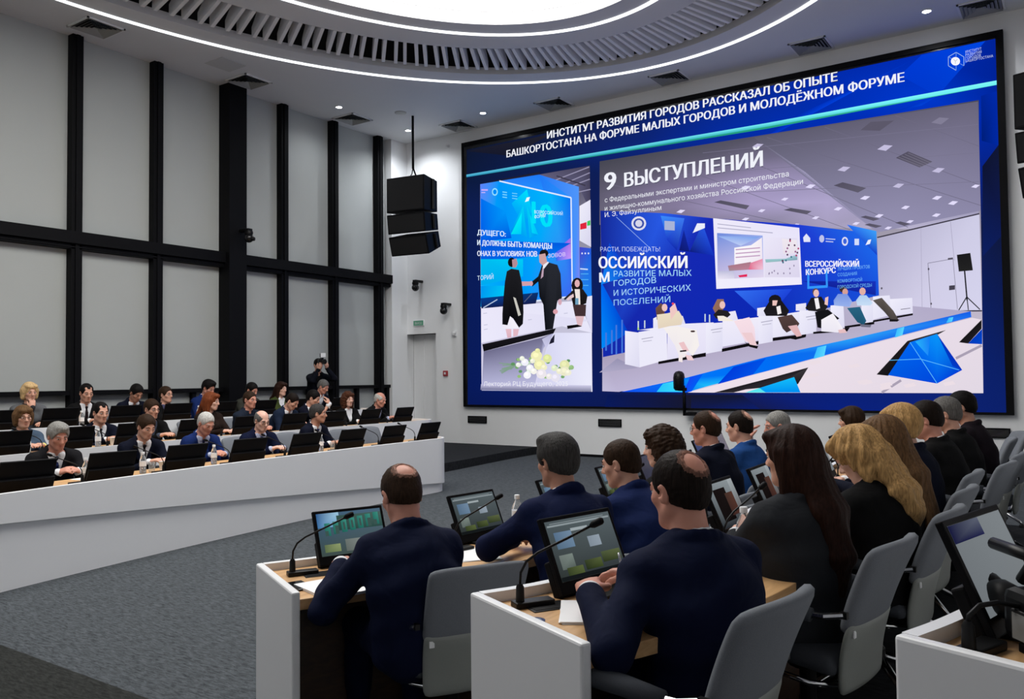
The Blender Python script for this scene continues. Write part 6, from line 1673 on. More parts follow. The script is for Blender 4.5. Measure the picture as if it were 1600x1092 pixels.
def papers(x, y, z, hd, label, w=0.21, d=0.297, n=1, cat='paper'):
    t = empty('note_sheets', (x, y, z), R_(hd), label, cat)
    rnd = random.Random(int(x * 100))
    for k in range(n):
        a = rnd.uniform(-0.06, 0.06)
        bm = bmesh.new()
        add_box(bm, (-d / 2, -w / 2, 0.003 * k), (d / 2, w / 2, 0.003 * k + 0.0024))
        bmesh.ops.rotate(bm, verts=bm.verts, cent=(0, 0, 0), matrix=Matrix.Rotation(a, 3, 'Z'))
        bm_obj('sheet', bm, M_PAPER, t)
    return t

def cup(x, y, z, label, mat=None):
    t = empty('paper_cup', (x, y, z), 0, label, 'cup')
    lathe('cup_body', [(0.026, 0.0), (0.037, 0.09), (0.039, 0.092), (0.035, 0.088), (0.025, 0.004)], mat or M_WHITECAP, t, 18)
    return t

def tumbler(x, y, z, label):
    t = empty('drinking_glass', (x, y, z), 0, label, 'glass', 'drinking glasses')
    lathe('glass_wall', [(0.026, 0.0), (0.031, 0.10), (0.029, 0.10), (0.024, 0.006)], M_CLEAR, t, 18)
    return t

# ================================================================== PEOPLE
# Bodies, clothes and hair are grown from signed-distance fields (smooth unions of tapered
# limbs and ellipsoids) and meshed with surface nets, so every limb joins without a seam.
def A_(*v):
    return np.array(v, dtype=np.float64)

class Field:
    def __init__(self, lo, hi, h):
        self.h = h
        self.lo = A_(*lo)
        n = np.ceil((A_(*hi) - self.lo) / h).astype(int) + 1
        self.D = np.full(tuple(n), 1.0, dtype=np.float32)
        self.ax = [(self.lo[i] + h * np.arange(n[i])).astype(np.float32) for i in range(3)]

    def _sl(self, lo, hi, pad):
        s = []
        for i in range(3):
            a = int(np.floor((lo[i] - pad - self.lo[i]) / self.h)); b = int(np.ceil((hi[i] + pad - self.lo[i]) / self.h)) + 1
            a = max(a, 0); b = min(b, len(self.ax[i]))
            if a >= b:
                return None
            s.append(slice(a, b))
        return tuple(s)

    def _pts(self, s):
        return self.ax[0][s[0]][:, None, None], self.ax[1][s[1]][None, :, None], self.ax[2][s[2]][None, None, :]

    def _mix(self, s, d, k, op):
        D = self.D[s]
        if op == 'sub':
            d = -d
            if k > 0:
                h = np.maximum(k - np.abs(D - d), 0) / k
                self.D[s] = np.maximum(D, d) + h * h * k * 0.25
            else:
                self.D[s] = np.maximum(D, d)
        else:
            if k > 0:
                h = np.maximum(k - np.abs(D - d), 0) / k
                self.D[s] = np.minimum(D, d) - h * h * k * 0.25
            else:
                self.D[s] = np.minimum(D, d)

    def cone(self, a, b, ra, rb, k=0.02, lat=None, e=1.0, op='add'):
        """Tapered capsule; lat/e widen the section e times along the unit axis lat."""
        a, b = A_(*a), A_(*b)
        m = max(ra, rb) * max(e, 1.0)
        s = self._sl(np.minimum(a, b) - m, np.maximum(a, b) + m, k + 2 * self.h)
        if s is None:
            return
        X, Y, Z = self._pts(s)
        px, py, pz = X - a[0], Y - a[1], Z - a[2]
        ba = b - a
        if lat is not None and e != 1.0:
            l = A_(*lat); g = 1.0 - 1.0 / e
            dl = (px * l[0] + py * l[1] + pz * l[2]) * g
            px, py, pz = px - dl * l[0], py - dl * l[1], pz - dl * l[2]
            ba = ba - l * (ba @ l) * g
        L2 = max(float(ba @ ba), 1e-9)
        t = np.clip((px * ba[0] + py * ba[1] + pz * ba[2]) / L2, 0, 1)
        d = np.sqrt((px - t * ba[0]) ** 2 + (py - t * ba[1]) ** 2 + (pz - t * ba[2]) ** 2) - (ra + (rb - ra) * t)
        self._mix(s, d.astype(np.float32), k, op)

    def ball(self, c, r, k=0.02, R=None, op='add'):
        """Ellipsoid with radii r in frame R (columns are its axes)."""
        c = A_(*c)
        r = A_(*r) if hasattr(r, '__len__') else A_(r, r, r)
        m = r.max()
        s = self._sl(c - m, c + m, k + 2 * self.h)
        if s is None:
            return
        X, Y, Z = self._pts(s)
        px, py, pz = X - c[0], Y - c[1], Z - c[2]
        if R is not None:
            px, py, pz = (px * R[0, 0] + py * R[1, 0] + pz * R[2, 0], px * R[0, 1] + py * R[1, 1] + pz * R[2, 1], px * R[0, 2] + py * R[1, 2] + pz * R[2, 2])
        k0 = np.sqrt((px / r[0]) ** 2 + (py / r[1]) ** 2 + (pz / r[2]) ** 2)
        k1 = np.sqrt((px / r[0] ** 2) ** 2 + (py / r[1] ** 2) ** 2 + (pz / r[2] ** 2) ** 2) + 1e-9
        self._mix(s, (k0 * (k0 - 1.0) / k1).astype(np.float32), k, op)

    def cut(self, n, o):
        """Remove everything on the +n side of the plane through o."""
        n, o = A_(*n), A_(*o)
        n = n / np.linalg.norm(n)
        X, Y, Z = self._pts((slice(None),) * 3)
        self.D = np.maximum(self.D, ((X - o[0]) * n[0] + (Y - o[1]) * n[1] + (Z - o[2]) * n[2]).astype(np.float32))

    def carve(self, planes):
        """Remove the intersection of half-spaces, each (n, o) meaning the -n side."""
        X, Y, Z = self._pts((slice(None),) * 3)
        w = None
        for n, o in planes:
            n = A_(*n); n = n / np.linalg.norm(n)
            d = ((X - o[0]) * n[0] + (Y - o[1]) * n[1] + (Z - o[2]) * n[2]).astype(np.float32)
            w = d if w is None else np.maximum(w, d)
        self.D = np.maximum(self.D, -w)

    def keep(self, planes):
        X, Y, Z = self._pts((slice(None),) * 3)
        for n, o in planes:
            n = A_(*n); n = n / np.linalg.norm(n)
            self.D = np.maximum(self.D, ((X - o[0]) * n[0] + (Y - o[1]) * n[1] + (Z - o[2]) * n[2]).astype(np.float32))

    def ripple(self, amp, f, seed=0):
        X, Y, Z = self._pts((slice(None),) * 3)
        r = np.random.RandomState(seed)
        a = r.uniform(0, 6.28, 6)
        w = np.sin(f * (X * 0.9 + Z * 0.7) + a[0] + 1.6 * np.sin(f * 0.45 * (Y + Z) + a[1])) * np.sin(f * 0.8 * (Y - 0.5 * Z) + a[2] + 1.3 * np.sin(f * 0.5 * X + a[3]))
        w = w + 0.5 * np.sin(f * 2.1 * (Z + 0.3 * X) + a[4] + 2 * np.sin(f * 0.6 * Y + a[5]))
        self.D = self.D + (amp * w).astype(np.float32)

    def strands(self, c, amp, n, seed=0):
        """Vertical locks round a centre: ridges that follow the hang of the hair."""
        X, Y, Z = self._pts((slice(None),) * 3)
        th = np.arctan2(Y - c[1], X - c[0])
        z = Z - c[2]
        w = np.sin(n * th + 2.2 * np.sin(9 * z + seed) + 1.2 * np.sin(3 * th + 14 * z)) + 0.6 * np.sin(2.3 * n * th + 1.5 * np.sin(12 * z + 1 + seed))
        rho = np.clip(np.sqrt((X - c[0]) ** 2 + (Y - c[1]) ** 2) / 0.07, 0, 1)
        self.D = self.D + (amp * w * rho).astype(np.float32)

    def mesh(self):
        D = self.D
        D[0], D[-1], D[:, 0], D[:, -1], D[:, :, 0], D[:, :, -1] = (np.maximum(q, self.h * 0.5) for q in (D[0], D[-1], D[:, 0], D[:, -1], D[:, :, 0], D[:, :, -1]))
        s = (D < 0)
        S8 = s.astype(np.uint8)
        cnt = sum(S8[a:a + D.shape[0] - 1, b:b + D.shape[1] - 1, c:c + D.shape[2] - 1] for a in (0, 1) for b in (0, 1) for c in (0, 1))
        act = (cnt > 0) & (cnt < 8)
        I, J, K = np.nonzero(act)
        idx = np.full(act.shape, -1, dtype=np.int32)
        idx[I, J, K] = np.arange(len(I))
        cor = [(a, b, c) for a in (0, 1) for b in (0, 1) for c in (0, 1)]
        V = {q: D[I + q[0], J + q[1], K + q[2]] for q in cor}
        acc = np.zeros((len(I), 3)); n = np.zeros(len(I))
        for q in cor:
            for ax in range(3):
                if q[ax] == 0:
                    q2 = list(q); q2[ax] = 1; q2 = tuple(q2)
                    v0, v1 = V[q], V[q2]
                    m = (v0 < 0) != (v1 < 0)
                    t = np.where(m, v0 / np.where(m, v0 - v1, 1), 0)
                    for i in range(3):
                        acc[:, i] += np.where(m, q[i] + (t if i == ax else 0), 0)
                    n += m
        P = acc / np.maximum(n, 1)[:, None] + np.stack([I, J, K], 1)
        P = P * self.h + self.lo
        Q = []
        for ax in range(3):
            o1, o2 = [(1, 2), (2, 0), (0, 1)][ax]
            sl0 = [slice(None)] * 3; sl1 = [slice(None)] * 3
            sl0[ax] = slice(0, -1); sl1[ax] = slice(1, None)
            a, b = s[tuple(sl0)], s[tuple(sl1)]
            e = np.argwhere(a != b)
            ok = (e[:, o1] >= 1) & (e[:, o2] >= 1) & (e[:, o1] < D.shape[o1] - 1) & (e[:, o2] < D.shape[o2] - 1)
            e = e[ok]
            if len(e) == 0:
                continue
            flip = a[e[:, 0], e[:, 1], e[:, 2]]
            def cell(d1, d2):
                c = e.copy(); c[:, o1] -= d1; c[:, o2] -= d2
                return idx[c[:, 0], c[:, 1], c[:, 2]]
            q = np.stack([cell(1, 1), cell(0, 1), cell(0, 0), cell(1, 0)], 1)
            q[~flip] = q[~flip][:, ::-1]
            Q.append(q)
        Q = np.concatenate(Q) if Q else np.zeros((0, 4), int)
        return P, Q[(Q >= 0).all(1)]

def np_mesh(name, P, Q):
    me = bpy.data.meshes.new(name)
    me.vertices.add(len(P)); me.vertices.foreach_set('co', P.astype(np.float32).ravel())
    me.loops.add(len(Q) * 4); me.loops.foreach_set('vertex_index', Q.astype(np.int32).ravel())
    me.polygons.add(len(Q)); me.polygons.foreach_set('loop_start', np.arange(len(Q), dtype=np.int32) * 4)
    me.update(calc_edges=True)
    me.validate()
    return me

def field_obj(name, F, mat, parent):
    P, Q = F.mesh()
    if len(Q) == 0:
        return None
    return obj_from(name, np_mesh(name, P, Q), mat, parent, smooth=True)

def rotm(yaw, pitch, roll):
    cy, sy, cp, sp, cr, sr = math.cos(yaw), math.sin(yaw), math.cos(pitch), math.sin(pitch), math.cos(roll), math.sin(roll)
    Rz = np.array([[cy, -sy, 0], [sy, cy, 0], [0, 0, 1]]); Ry = np.array([[cp, 0, sp], [0, 1, 0], [-sp, 0, cp]]); Rx = np.array([[1, 0, 0], [0, cr, -sr], [0, sr, cr]])
    return Rz @ Ry @ Rx

def unit(v):
    return v / max(np.linalg.norm(v), 1e-9)

def ik(s, w, l1, l2, pole):
    """Elbow between shoulder s and wrist w; also returns the wrist actually reached."""
    d = w - s; L = np.linalg.norm(d)
    if L > (l1 + l2) * 0.985:
        w = s + d / L * (l1 + l2) * 0.985; d = w - s; L = np.linalg.norm(d)
    u = d / L
    a = (l1 * l1 - l2 * l2 + L * L) / (2 * L)
    hgt = math.sqrt(max(l1 * l1 - a * a, 1e-6))
    p = pole - u * (pole @ u)
    return s + u * a + unit(p) * hgt, w

SKINS = {'fair': (0.60, 0.345, 0.25), 'tan': (0.47, 0.255, 0.175), 'ruddy': (0.56, 0.275, 0.20), 'pale': (0.66, 0.42, 0.33)}
HAIRS = {'black': (0.006, 0.005, 0.005), 'dark': (0.011, 0.007, 0.0055), 'brown': (0.030, 0.016, 0.009), 'ltbrown': (0.12, 0.065, 0.030), 'blond': (0.42, 0.25, 0.10), 'paleblond': (0.58, 0.40, 0.20), 'red': (0.16, 0.042, 0.015),
         'grey': (0.12, 0.115, 0.11), 'silver': (0.24, 0.235, 0.22), 'white': (0.48, 0.47, 0.45), 'darkgrey': (0.040, 0.038, 0.037), 'auburn': (0.07, 0.026, 0.014), 'chestnut': (0.022, 0.009, 0.006)}

def head_prims(F, X, Rh, k, s=1.0):
    B = lambda c, r, kk=k, op='add', R=Rh: F.ball(X(c), tuple(q * s for q in r), kk, R, op)
    C = lambda a, b, ra, rb, kk=k, op='add': F.cone(X(a), X(b), ra * s, rb * s, kk, op=op)
    B((-0.014, 0, 0.034), (0.096, 0.076, 0.086))
    B((0.026, 0, -0.035), (0.064, 0.060, 0.080), 0.03)
    C((0.066, 0.012, -0.100), (0.066, -0.012, -0.100), 0.017, 0.017, 0.03)
    for q in (-1, 1):
        C((-0.002, q * 0.052, -0.058), (0.055, q * 0.018, -0.098), 0.018, 0.016, 0.025)
        B((0.056, q * 0.042, -0.022), (0.022, 0.022, 0.020), 0.02)
        C((0.076, q * 0.038, 0.020), (0.083, q * 0.010, 0.017), 0.011, 0.010, 0.016)
        B((0.094, q * 0.031, -0.001), (0.014, 0.016, 0.011), 0.012, 'sub')
        B((-0.008, q * 0.080, -0.010), (0.020, 0.009, 0.033), 0.010, R=Rh @ rotm(q * R_(22), R_(8), 0))
        B((0.000, q * 0.086, -0.006), (0.009, 0.006, 0.014), 0.006, 'sub')
        B((0.095, q * 0.011, -0.036), (0.010, 0.008, 0.008), 0.008)
    for q in (-1, 1):
        C((0.086, q * 0.020, 0.0085), (0.083, q * 0.043, 0.0075), 0.0050, 0.0045, 0.006)
    C((0.084, 0, 0.012), (0.108, 0, -0.030), 0.008, 0.012, 0.012)
    C((0.079, 0.020, -0.060), (0.088, 0.0, -0.058), 0.006, 0.008, 0.010)
    C((0.079, -0.020, -0.060), (0.088, 0.0, -0.058), 0.006, 0.008, 0.010)
    C((0.076, 0.018, -0.071), (0.084, 0.0, -0.072), 0.006, 0.009, 0.010)
    C((0.076, -0.018, -0.071), (0.084, 0.0, -0.072), 0.006, 0.009, 0.010)
    C((0.084, 0.024, -0.0655), (0.084, -0.024, -0.0655), 0.0025, 0.0025, 0.003, 'sub')

def hand_prims(F, w, d, palm, curl, side, s=1.0, spread=1.0, pinch=False):
    """w wrist, d direction of the fingers, palm = direction the palm faces; side +1 left hand, -1 right."""
    d = unit(d); palm = unit(palm - d * (palm @ d))
    lat = np.cross(d, -palm) * side            # towards the thumb
    lat = unit(lat)
    k = 0.008
    F.cone(w - d * 0.01, w + d * 0.03, 0.024 * s, 0.024 * s, 0.02, lat=lat, e=1.2)
    F.ball(w + d * 0.048, (0.048 * s, 0.040 * s, 0.017 * s), 0.014, np.stack([d, lat, palm], 1))
    lens = [0.068, 0.077, 0.071, 0.055]
    for i in range(4):
        o = (1.5 - i) * 0.020 * s
        kn = w + d * (0.088 - 0.004 * abs(i - 1.2)) * s + lat * o
        F.cone(w + d * 0.03 + lat * o * 0.6, kn, 0.0125 * s, 0.0105 * s, 0.012)
        dirn = unit(d + lat * (0.10 * spread * (1.5 - i)))
        p = kn; a = curl * (0.75 + 0.12 * i)
        for j, fr in enumerate((0.46, 0.30, 0.24)):
            dirn = unit(dirn * math.cos(a) + palm * math.sin(a))
            q = p + dirn * lens[i] * fr * s
            r0 = (0.0098, 0.0088, 0.0082)[j] * s; r1 = (0.0090, 0.0082, 0.0072)[j] * s
            F.cone(p, q, r0, r1, 0.004)
            p = q; a = curl * 1.0
    tb = w + d * 0.022 * s + lat * 0.026 * s
    t1 = tb + unit(lat * 0.75 + d * 0.65 + palm * 0.35) * 0.040 * s
    t2 = t1 + unit(lat * (0.15 if not pinch else -0.2) + d * 0.9 + palm * 0.4) * 0.032 * s
    t3 = t2 + unit(lat * (-0.15 if not pinch else -0.5) + d * 0.9 + palm * 0.4) * 0.024 * s
    F.cone(tb, t1, 0.016 * s, 0.012 * s, 0.012); F.cone(t1, t2, 0.0112 * s, 0.0102 * s, 0.005); F.cone(t2, t3, 0.0100 * s, 0.0078 * s, 0.005)

def person(label, head, floor, hd, lean=12, hunch=12, yaw=0, pitch=8, roll=0, sex='m', skin='fair', hair='brown', style='short', suit=(0.006, 0.01, 0.035),
           shirt=(0.8, 0.8, 0.82), tie=None, LW=None, RW=None, hands='desk', glasses=False, vox=0.009, stand=False, build=1.0, shoulder_turn=0, group=None, curl=0.55,
           LD=None, RD=None, LP=None, RP=None, head_size=1.0, cloth_name=None, elbows=0.0, pelvis=None, trousers=None, breadth=1.0, wrinkle=0.0035):
    """head: world (x, y, z of the crown). hd: heading of the body in degrees. LW/RW: wrists in world space."""
    hd = R_(hd)
    ch, sh = math.cos(hd), math.sin(hd)
    fem = sex == 'f'
    hs = (0.97 if fem else 1.0) * head_size                        # head size
    bw = (0.88 if fem else 1.0) * build
    Y = A_(0, 1, 0)
    hip_z = 0.555 if not stand else 0.93
    a1, a2 = R_(lean), R_(lean + hunch)
    u1 = A_(math.sin(a1), 0, math.cos(a1)); u2 = A_(math.sin(a2), 0, math.cos(a2))
    f2 = A_(math.cos(a2), 0, -math.sin(a2))
    un = unit(u2 * 0.55 + A_(0.10, 0, 1.0) * 0.45)
    Rh = rotm(R_(yaw), R_(pitch), R_(roll))
    def crown(tl):
        N = A_(0, 0, hip_z) + u1 * 0.24 * tl + u2 * 0.26 * tl
        Hc = N + un * 0.082 + Rh @ A_(0.022, 0, 0.080)
        return N, Hc, Hc + Rh @ A_(-0.014, 0, 0.122) * hs
    tl = 1.0
    for _ in range(12):
        N, Hc, T = crown(tl)
        tl = min(1.16, max(0.84, tl + (head[2] - floor - T[2]) * 1.7))
    N, Hc, T = crown(tl)
    dz = max(-0.06, min(0.06, head[2] - floor - T[2]))       # the seat takes up what is left
    P0 = A_(0, 0, hip_z + dz); N, Hc, T = N + A_(0, 0, dz), Hc + A_(0, 0, dz), T + A_(0, 0, dz)
    root = empty('person', (head[0] - (ch * T[0] - sh * T[1]), head[1] - (sh * T[0] + ch * T[1]), floor), hd, label, 'person', group)
    ox, oy = root.location.x, root.location.y
    def loc(p):                                        # world to body frame
        dx, dy = p[0] - ox, p[1] - oy
        return A_(ch * dx + sh * dy, -sh * dx + ch * dy, p[2] - floor)
    M1 = P0 + u1 * 0.24 * tl
    along = lambda t: P0 + u1 * t * tl if t <= 0.24 else M1 + u2 * (t - 0.24) * tl
    st = R_(shoulder_turn)
    shw = (0.168 if not fem else 0.150) * build
    ls = A_(-math.sin(st), math.cos(st), 0)
    SC = along(0.44) + f2 * 0.012
    sh_f = 0.025
    SHL = {1: SC + ls * shw + f2 * sh_f - u2 * 0.022, -1: SC - ls * shw + f2 * sh_f - u2 * 0.022}
    W = {}
    dft = {1: A_(0.50, 0.09, 0.765), -1: A_(0.50, -0.09, 0.765)} if not stand else {1: A_(0.1, 0.25, 0.85), -1: A_(0.1, -0.25, 0.85)}
    for q, w in ((1, LW), (-1, RW)):
        W[q] = dft[q] if w is None else loc(w)
    EL, WR = {}, {}
    for q in (1, -1):
        pl = LP if q == 1 else RP
        EL[q], WR[q] = ik(SHL[q], W[q], 0.285 * bw ** 0.5, 0.255 * bw ** 0.5, A_(*pl) if pl else A_(-0.35, q * (0.55 + elbows), -1.0))
    HD = {}
    for q, d in ((1, LD), (-1, RD)):
        fd = unit(WR[q] - EL[q])
        HD[q] = unit(fd + A_(0.2, -q * 0.5, 0.0)) if d is None else unit(A_(*d))
    # legs
    HIP = {q: P0 + A_(0.0, q * 0.085, -0.03) for q in (1, -1)}
    if stand:
        KN = {q: A_(0.03, q * 0.10, 0.50) for q in (1, -1)}; AN = {q: A_(0.0, q * 0.11, 0.085) for q in (1, -1)}
    else:
        KN = {q: A_(0.43, q * 0.12, 0.515) for q in (1, -1)}; AN = {q: A_(0.40 + 0.03 * q, q * 0.12, 0.085) for q in (1, -1)}
    X = lambda c: Hc + Rh @ (A_(*c) * hs)
    lo = np.minimum.reduce([P0 - 0.24, *WR.values(), *EL.values(), X((0, 0, 0)) - 0.16, A_(-0.25, -0.2, -0.01)]) - 0.0
    hi = np.maximum.reduce([P0 + 0.24, *WR.values(), *EL.values(), X((0, 0, 0)) + 0.16, *KN.values()]) + 0.0
    lo = lo - A_(0.08, 0.10, 0); hi = hi + A_(0.14, 0.12, 0.06)
    hi[0] = max(hi[0], KN[1][0] + 0.22)
    lo[2] = -0.01

    def torso(F, g, k=0.06):
        e = 1.42 if not fem else 1.36
        lat = ls
        F.cone(P0 + A_(0.008, 0, -0.03), along(0.10) + f2 * 0.004, (0.116 + g), (0.114 + g), k, lat=Y, e=e * (0.98 if not fem else 1.06))
        F.cone(along(0.06) + f2 * 0.012 * build, along(0.24), (0.116 * build if not fem else 0.104) + g, (0.116 * build if not fem else 0.098) + g, k, lat=Y, e=e * 0.98)
        F.cone(along(0.22), along(0.36), 0.112 * bw + g, 0.108 * bw + g, k, lat=lat, e=e)
        F.cone(SC - ls * shw * 0.86 * breadth - u2 * 0.02, SC + ls * shw * 0.86 * breadth - u2 * 0.02, 0.058 + g, 0.058 + g, 0.04)
        F.cone(along(0.30) - f2 * 0.02, along(0.42) - f2 * 0.022, 0.09 + g, 0.078 + g, k, lat=lat, e=1.45)
        for q in (1, -1):
            F.cone(N + u2 * 0.0 + ls * q * 0.03, SHL[q] + u2 * 0.014 - ls * q * 0.03, 0.044 + g * 0.8, 0.044 + g, 0.04)
            if fem:
                F.ball(along(0.31) + f2 * (0.10) + ls * q * 0.07, 0.062 + g, 0.05)

    def arms(F, g, end=1.0, r=(0.054, 0.047, 0.046, 0.034), k=0.022):
        for q in (1, -1):
            E, Wq = EL[q], WR[q]
            Wq = E + (Wq - E) * end
            F.cone(SHL[q], E, r[0] * bw + g, r[1] * bw + g, k); F.cone(E, Wq, r[2] * bw + g, r[3] * bw + g * 0.9, 0.02)

    def legs(F, g, k=0.04, foot=True):
        for q in (1, -1):
            F.cone(HIP[q], KN[q], 0.082 * bw + g, 0.060 + g, k); F.cone(KN[q], AN[q], 0.056 + g, 0.038 + g, 0.025)
            F.cone(KN[q] * 0.65 + AN[q] * 0.35 - A_(0.02, 0, 0), KN[q] * 0.4 + AN[q] * 0.6, 0.05 + g, 0.042 + g, 0.03)
            if foot:
                F.cone(AN[q] + A_(-0.03, 0, -0.045), AN[q] + A_(0.14, q * 0.02, -0.055), 0.030, 0.026, 0.03, lat=Y, e=1.2)

    # ---- body: one continuous surface from head to feet
    F = Field(lo, hi, vox)
    torso(F, -0.012)
    arms(F, -0.012, r=(0.05, 0.043, 0.043, 0.033))
    legs(F, -0.010)
    F.cone(N - u2 * 0.03, X((-0.018, 0, -0.045)), 0.060 * (0.86 if fem else 1), 0.056 * (0.84 if fem else 1), 0.03)
    head_prims(F, X, Rh, 0.018, hs)
    for q in (1, -1):
        down = A_(0.1, -q * 0.35, -1.0)
        if hands == 'chin' and q == -1 or hands == 'cheek' and q == 1 or hands == 'camera':
            pd = unit(X((0.03, 0, -0.03)) - WR[q])
            HD[q] = unit(pd * 0.4 + A_(0, 0, 1.0)) if hands != 'camera' else unit(A_(0.5, -q * 0.3, 0.8))
            down = unit(X((0, 0, 0)) - WR[q])
        if hands == 'clasp':
            down = A_(0.2, -q * 1.0, -0.5)
        hand_prims(F, WR[q], HD[q], down, curl, q, 0.98 if not fem else 0.9, pinch=(hands == 'write' and q == -1))
    P, Q = F.mesh()
    me = np_mesh('body', P, Q)
    body = obj_from('body', me, [skin_mat('skin_' + skin, SKINS[skin]), skin_mat('lips_' + skin, tuple(c * m for c, m in zip(SKINS[skin], (0.86, 0.68, 0.68))))], root, smooth=True)
    cen = P[Q].mean(1)
    hl = (cen - Hc) @ Rh / hs
    lips = ((hl[:, 1] / 0.023) ** 2 + ((hl[:, 2] + 0.0655) / 0.0105) ** 2 < 1) & (hl[:, 0] > 0.080)
    me.polygons.foreach_set('material_index', lips.astype(np.int32))

    # ---- eyes and eyebrows
    bm = bmesh.new()
    for q in (1, -1):
        for rad, fx, mi in ((0.0115, 0.0792, 0), (0.0068, 0.0852, 1)):
            mtx = Matrix.Translation(Vector(X((fx, q * 0.031, 0.000)))) @ Matrix(Rh.tolist()).to_4x4() @ Matrix.Diagonal((0.9, 1.2, 0.62, 1)) if mi == 0 else Matrix.Translation(Vector(X((fx, q * 0.031, -0.001))))
            vs = bmesh.ops.create_uvsphere(bm, u_segments=10, v_segments=7, radius=rad * hs, matrix=mtx)
            for v in vs['verts']:
                for f in v.link_faces:
                    f.material_index = mi
    bm_obj('eyes', bm, [M_EYE, M_IRIS], root, smooth=True)
    hm = hair_mat('hair_' + hair, HAIRS[hair])
    bm = bmesh.new()
    for q in (1, -1):
        add_tube(bm, [tuple(X(c)) for c in ((0.078, q * 0.050, 0.022), (0.089, q * 0.033, 0.028), (0.091, q * 0.014, 0.022))], [0.0025, 0.0042, 0.0034], 6)
    bm_obj('eyebrows', bm, hair_mat('brow_' + hair, tuple(c * 0.7 for c in HAIRS[hair])), root, smooth=True)

    # ---- hair
    if style != 'none':
        hv = min(vox, 0.0065)
        long_ = style in ('long', 'verylong', 'wavy')
        dn = {'long': 0.42, 'verylong': 0.60, 'wavy': 0.26}.get(style, 0.20)
        hlo = np.minimum(X((0, 0, 0)) - 0.19, N - A_(0.20, 0.2, dn) if long_ else X((0, 0, 0)) - 0.19)
        hhi = X((0, 0, 0)) + 0.19
        G = Field(hlo, hhi, hv)
        B = lambda c, r, kk=0.02, op='add', R=Rh: G.ball(X(c), tuple(q * hs for q in r), kk, R, op)
        t = {'short': 0.011, 'crop': 0.006, 'thick': 0.017, 'bald_spot': 0.007, 'fringe': 0.007, 'receding': 0.009, 'long': 0.013, 'verylong': 0.013, 'wavy': 0.017}.get(style, 0.016)
        B((-0.014, 0, 0.034), (0.096 + t, 0.076 + t, 0.086 + t))
        if style in ('short', 'crop', 'thick', 'bald_spot', 'fringe', 'receding'):
            B((-0.035, 0, -0.015), (0.075 + t * 0.7, 0.066 + t * 0.8, 0.070))
            if style == 'thick':
                B((0.035, 0.01, 0.098), (0.062, 0.058, 0.032), 0.025)
            # face, nape and ears stay clear
            B((0.118, 0, -0.030), (0.088, 0.100, 0.102 if style not in ('receding', 'bald_spot') else 0.116), 0.006, 'sub')
            B((0.050, 0, -0.120), (0.120, 0.130, 0.095), 0.006, 'sub')
            for q in (1, -1):
                B((0.002, q * 0.088, -0.022), (0.027, 0.030, 0.040), 0.006, 'sub')
            G.keep([(-(Rh @ A_(-0.45, 0, 1.0)), X((-0.09, 0, -0.072)))])
            if style == 'bald_spot':
                B((-0.092, 0.0, 0.092), (0.035, 0.038, 0.040), 0.016, 'sub')
            if style == 'receding':
                for q in (1, -1):
                    B((0.085, q * 0.042, 0.088), (0.04, 0.026, 0.034), 0.014, 'sub')
            if style == 'fringe':
                B((0.02, 0, 0.125), (0.135, 0.072, 0.095), 0.006, 'sub')
            G.ripple(0.0012, 190, int(head[1] * 50) % 999)
        else:
            B((-0.030, 0, 0.002), (0.096 + t * 0.4, 0.078 + t * 0.5, 0.102), 0.03)
            bot = {'bob': -0.105, 'shortbob': -0.085, 'curly': -0.17, 'wavy': -0.15, 'long': -0.20, 'verylong': -0.20}[style]
            for q in (1, -1):
                G.cone(X((-0.005, q * 0.078, 0.02)), X((-0.005, q * 0.078, bot + 0.03)), (0.027 if long_ else 0.032) * hs, (0.022 if long_ else 0.028) * hs, 0.03)
                G.cone(X((-0.050, q * 0.048, 0.0)), X((-0.045, q * 0.042, bot + 0.02)), 0.046 * hs, 0.040 * hs, 0.03)
            if style == 'curly':
                B((-0.045, 0, -0.045), (0.105, 0.108, 0.125), 0.03)
            if style in ('long', 'verylong', 'wavy'):
                L = {'wavy': 0.20, 'long': 0.34, 'verylong': 0.50}[style]
                bk = -f2
                sd = ls * (-0.05 if style != 'verylong' else -0.03)
                p0 = X((-0.085, 0, -0.05)); p1 = N + bk * 0.115 - u2 * 0.04 + sd * 0.5; p2 = N + bk * 0.125 - u2 * L * 0.6 + sd; p3 = N + bk * 0.10 - u2 * L + sd
                wd = {'long': 1.7, 'verylong': 1.75, 'wavy': 2.1}[style]
                G.cone(p0, p1, 0.044, 0.040, 0.04, lat=ls, e=wd); G.cone(p1, p2, 0.040, 0.032, 0.03, lat=ls, e=wd); G.cone(p2, p3, 0.032, 0.014, 0.03, lat=ls, e=wd * 0.9)
            # face opening
            B((0.125, 0, -0.045), (0.095, 0.066, 0.112), 0.010, 'sub')
            B((0.085, 0, -0.135), (0.085, 0.055, 0.08), 0.010, 'sub')
            if style in ('bob', 'shortbob'):
                G.keep([(-(Rh @ A_(-0.15, 0, 1.0)), X((0, 0, bot)))])
            B((0.054, 0.030, 0.082), (0.046, 0.042, 0.028), 0.02)
            B((0.052, -0.036, 0.078), (0.044, 0.034, 0.026), 0.02)
            hc = X((0.0, 0, 0.03))
            if style == 'curly':
                G.ripple(0.0042, 135, 3); G.ripple(0.003, 80, 8)
            elif style == 'wavy':
                G.strands(hc, 0.0042, 11, 2); G.ripple(0.0015, 50, 5)
            elif style == 'verylong':
                G.strands(hc, 0.0022, 16, 4)
            else:
                G.strands(hc, 0.0020, 14, 3)
        ho = field_obj('hair', G, hm, root)
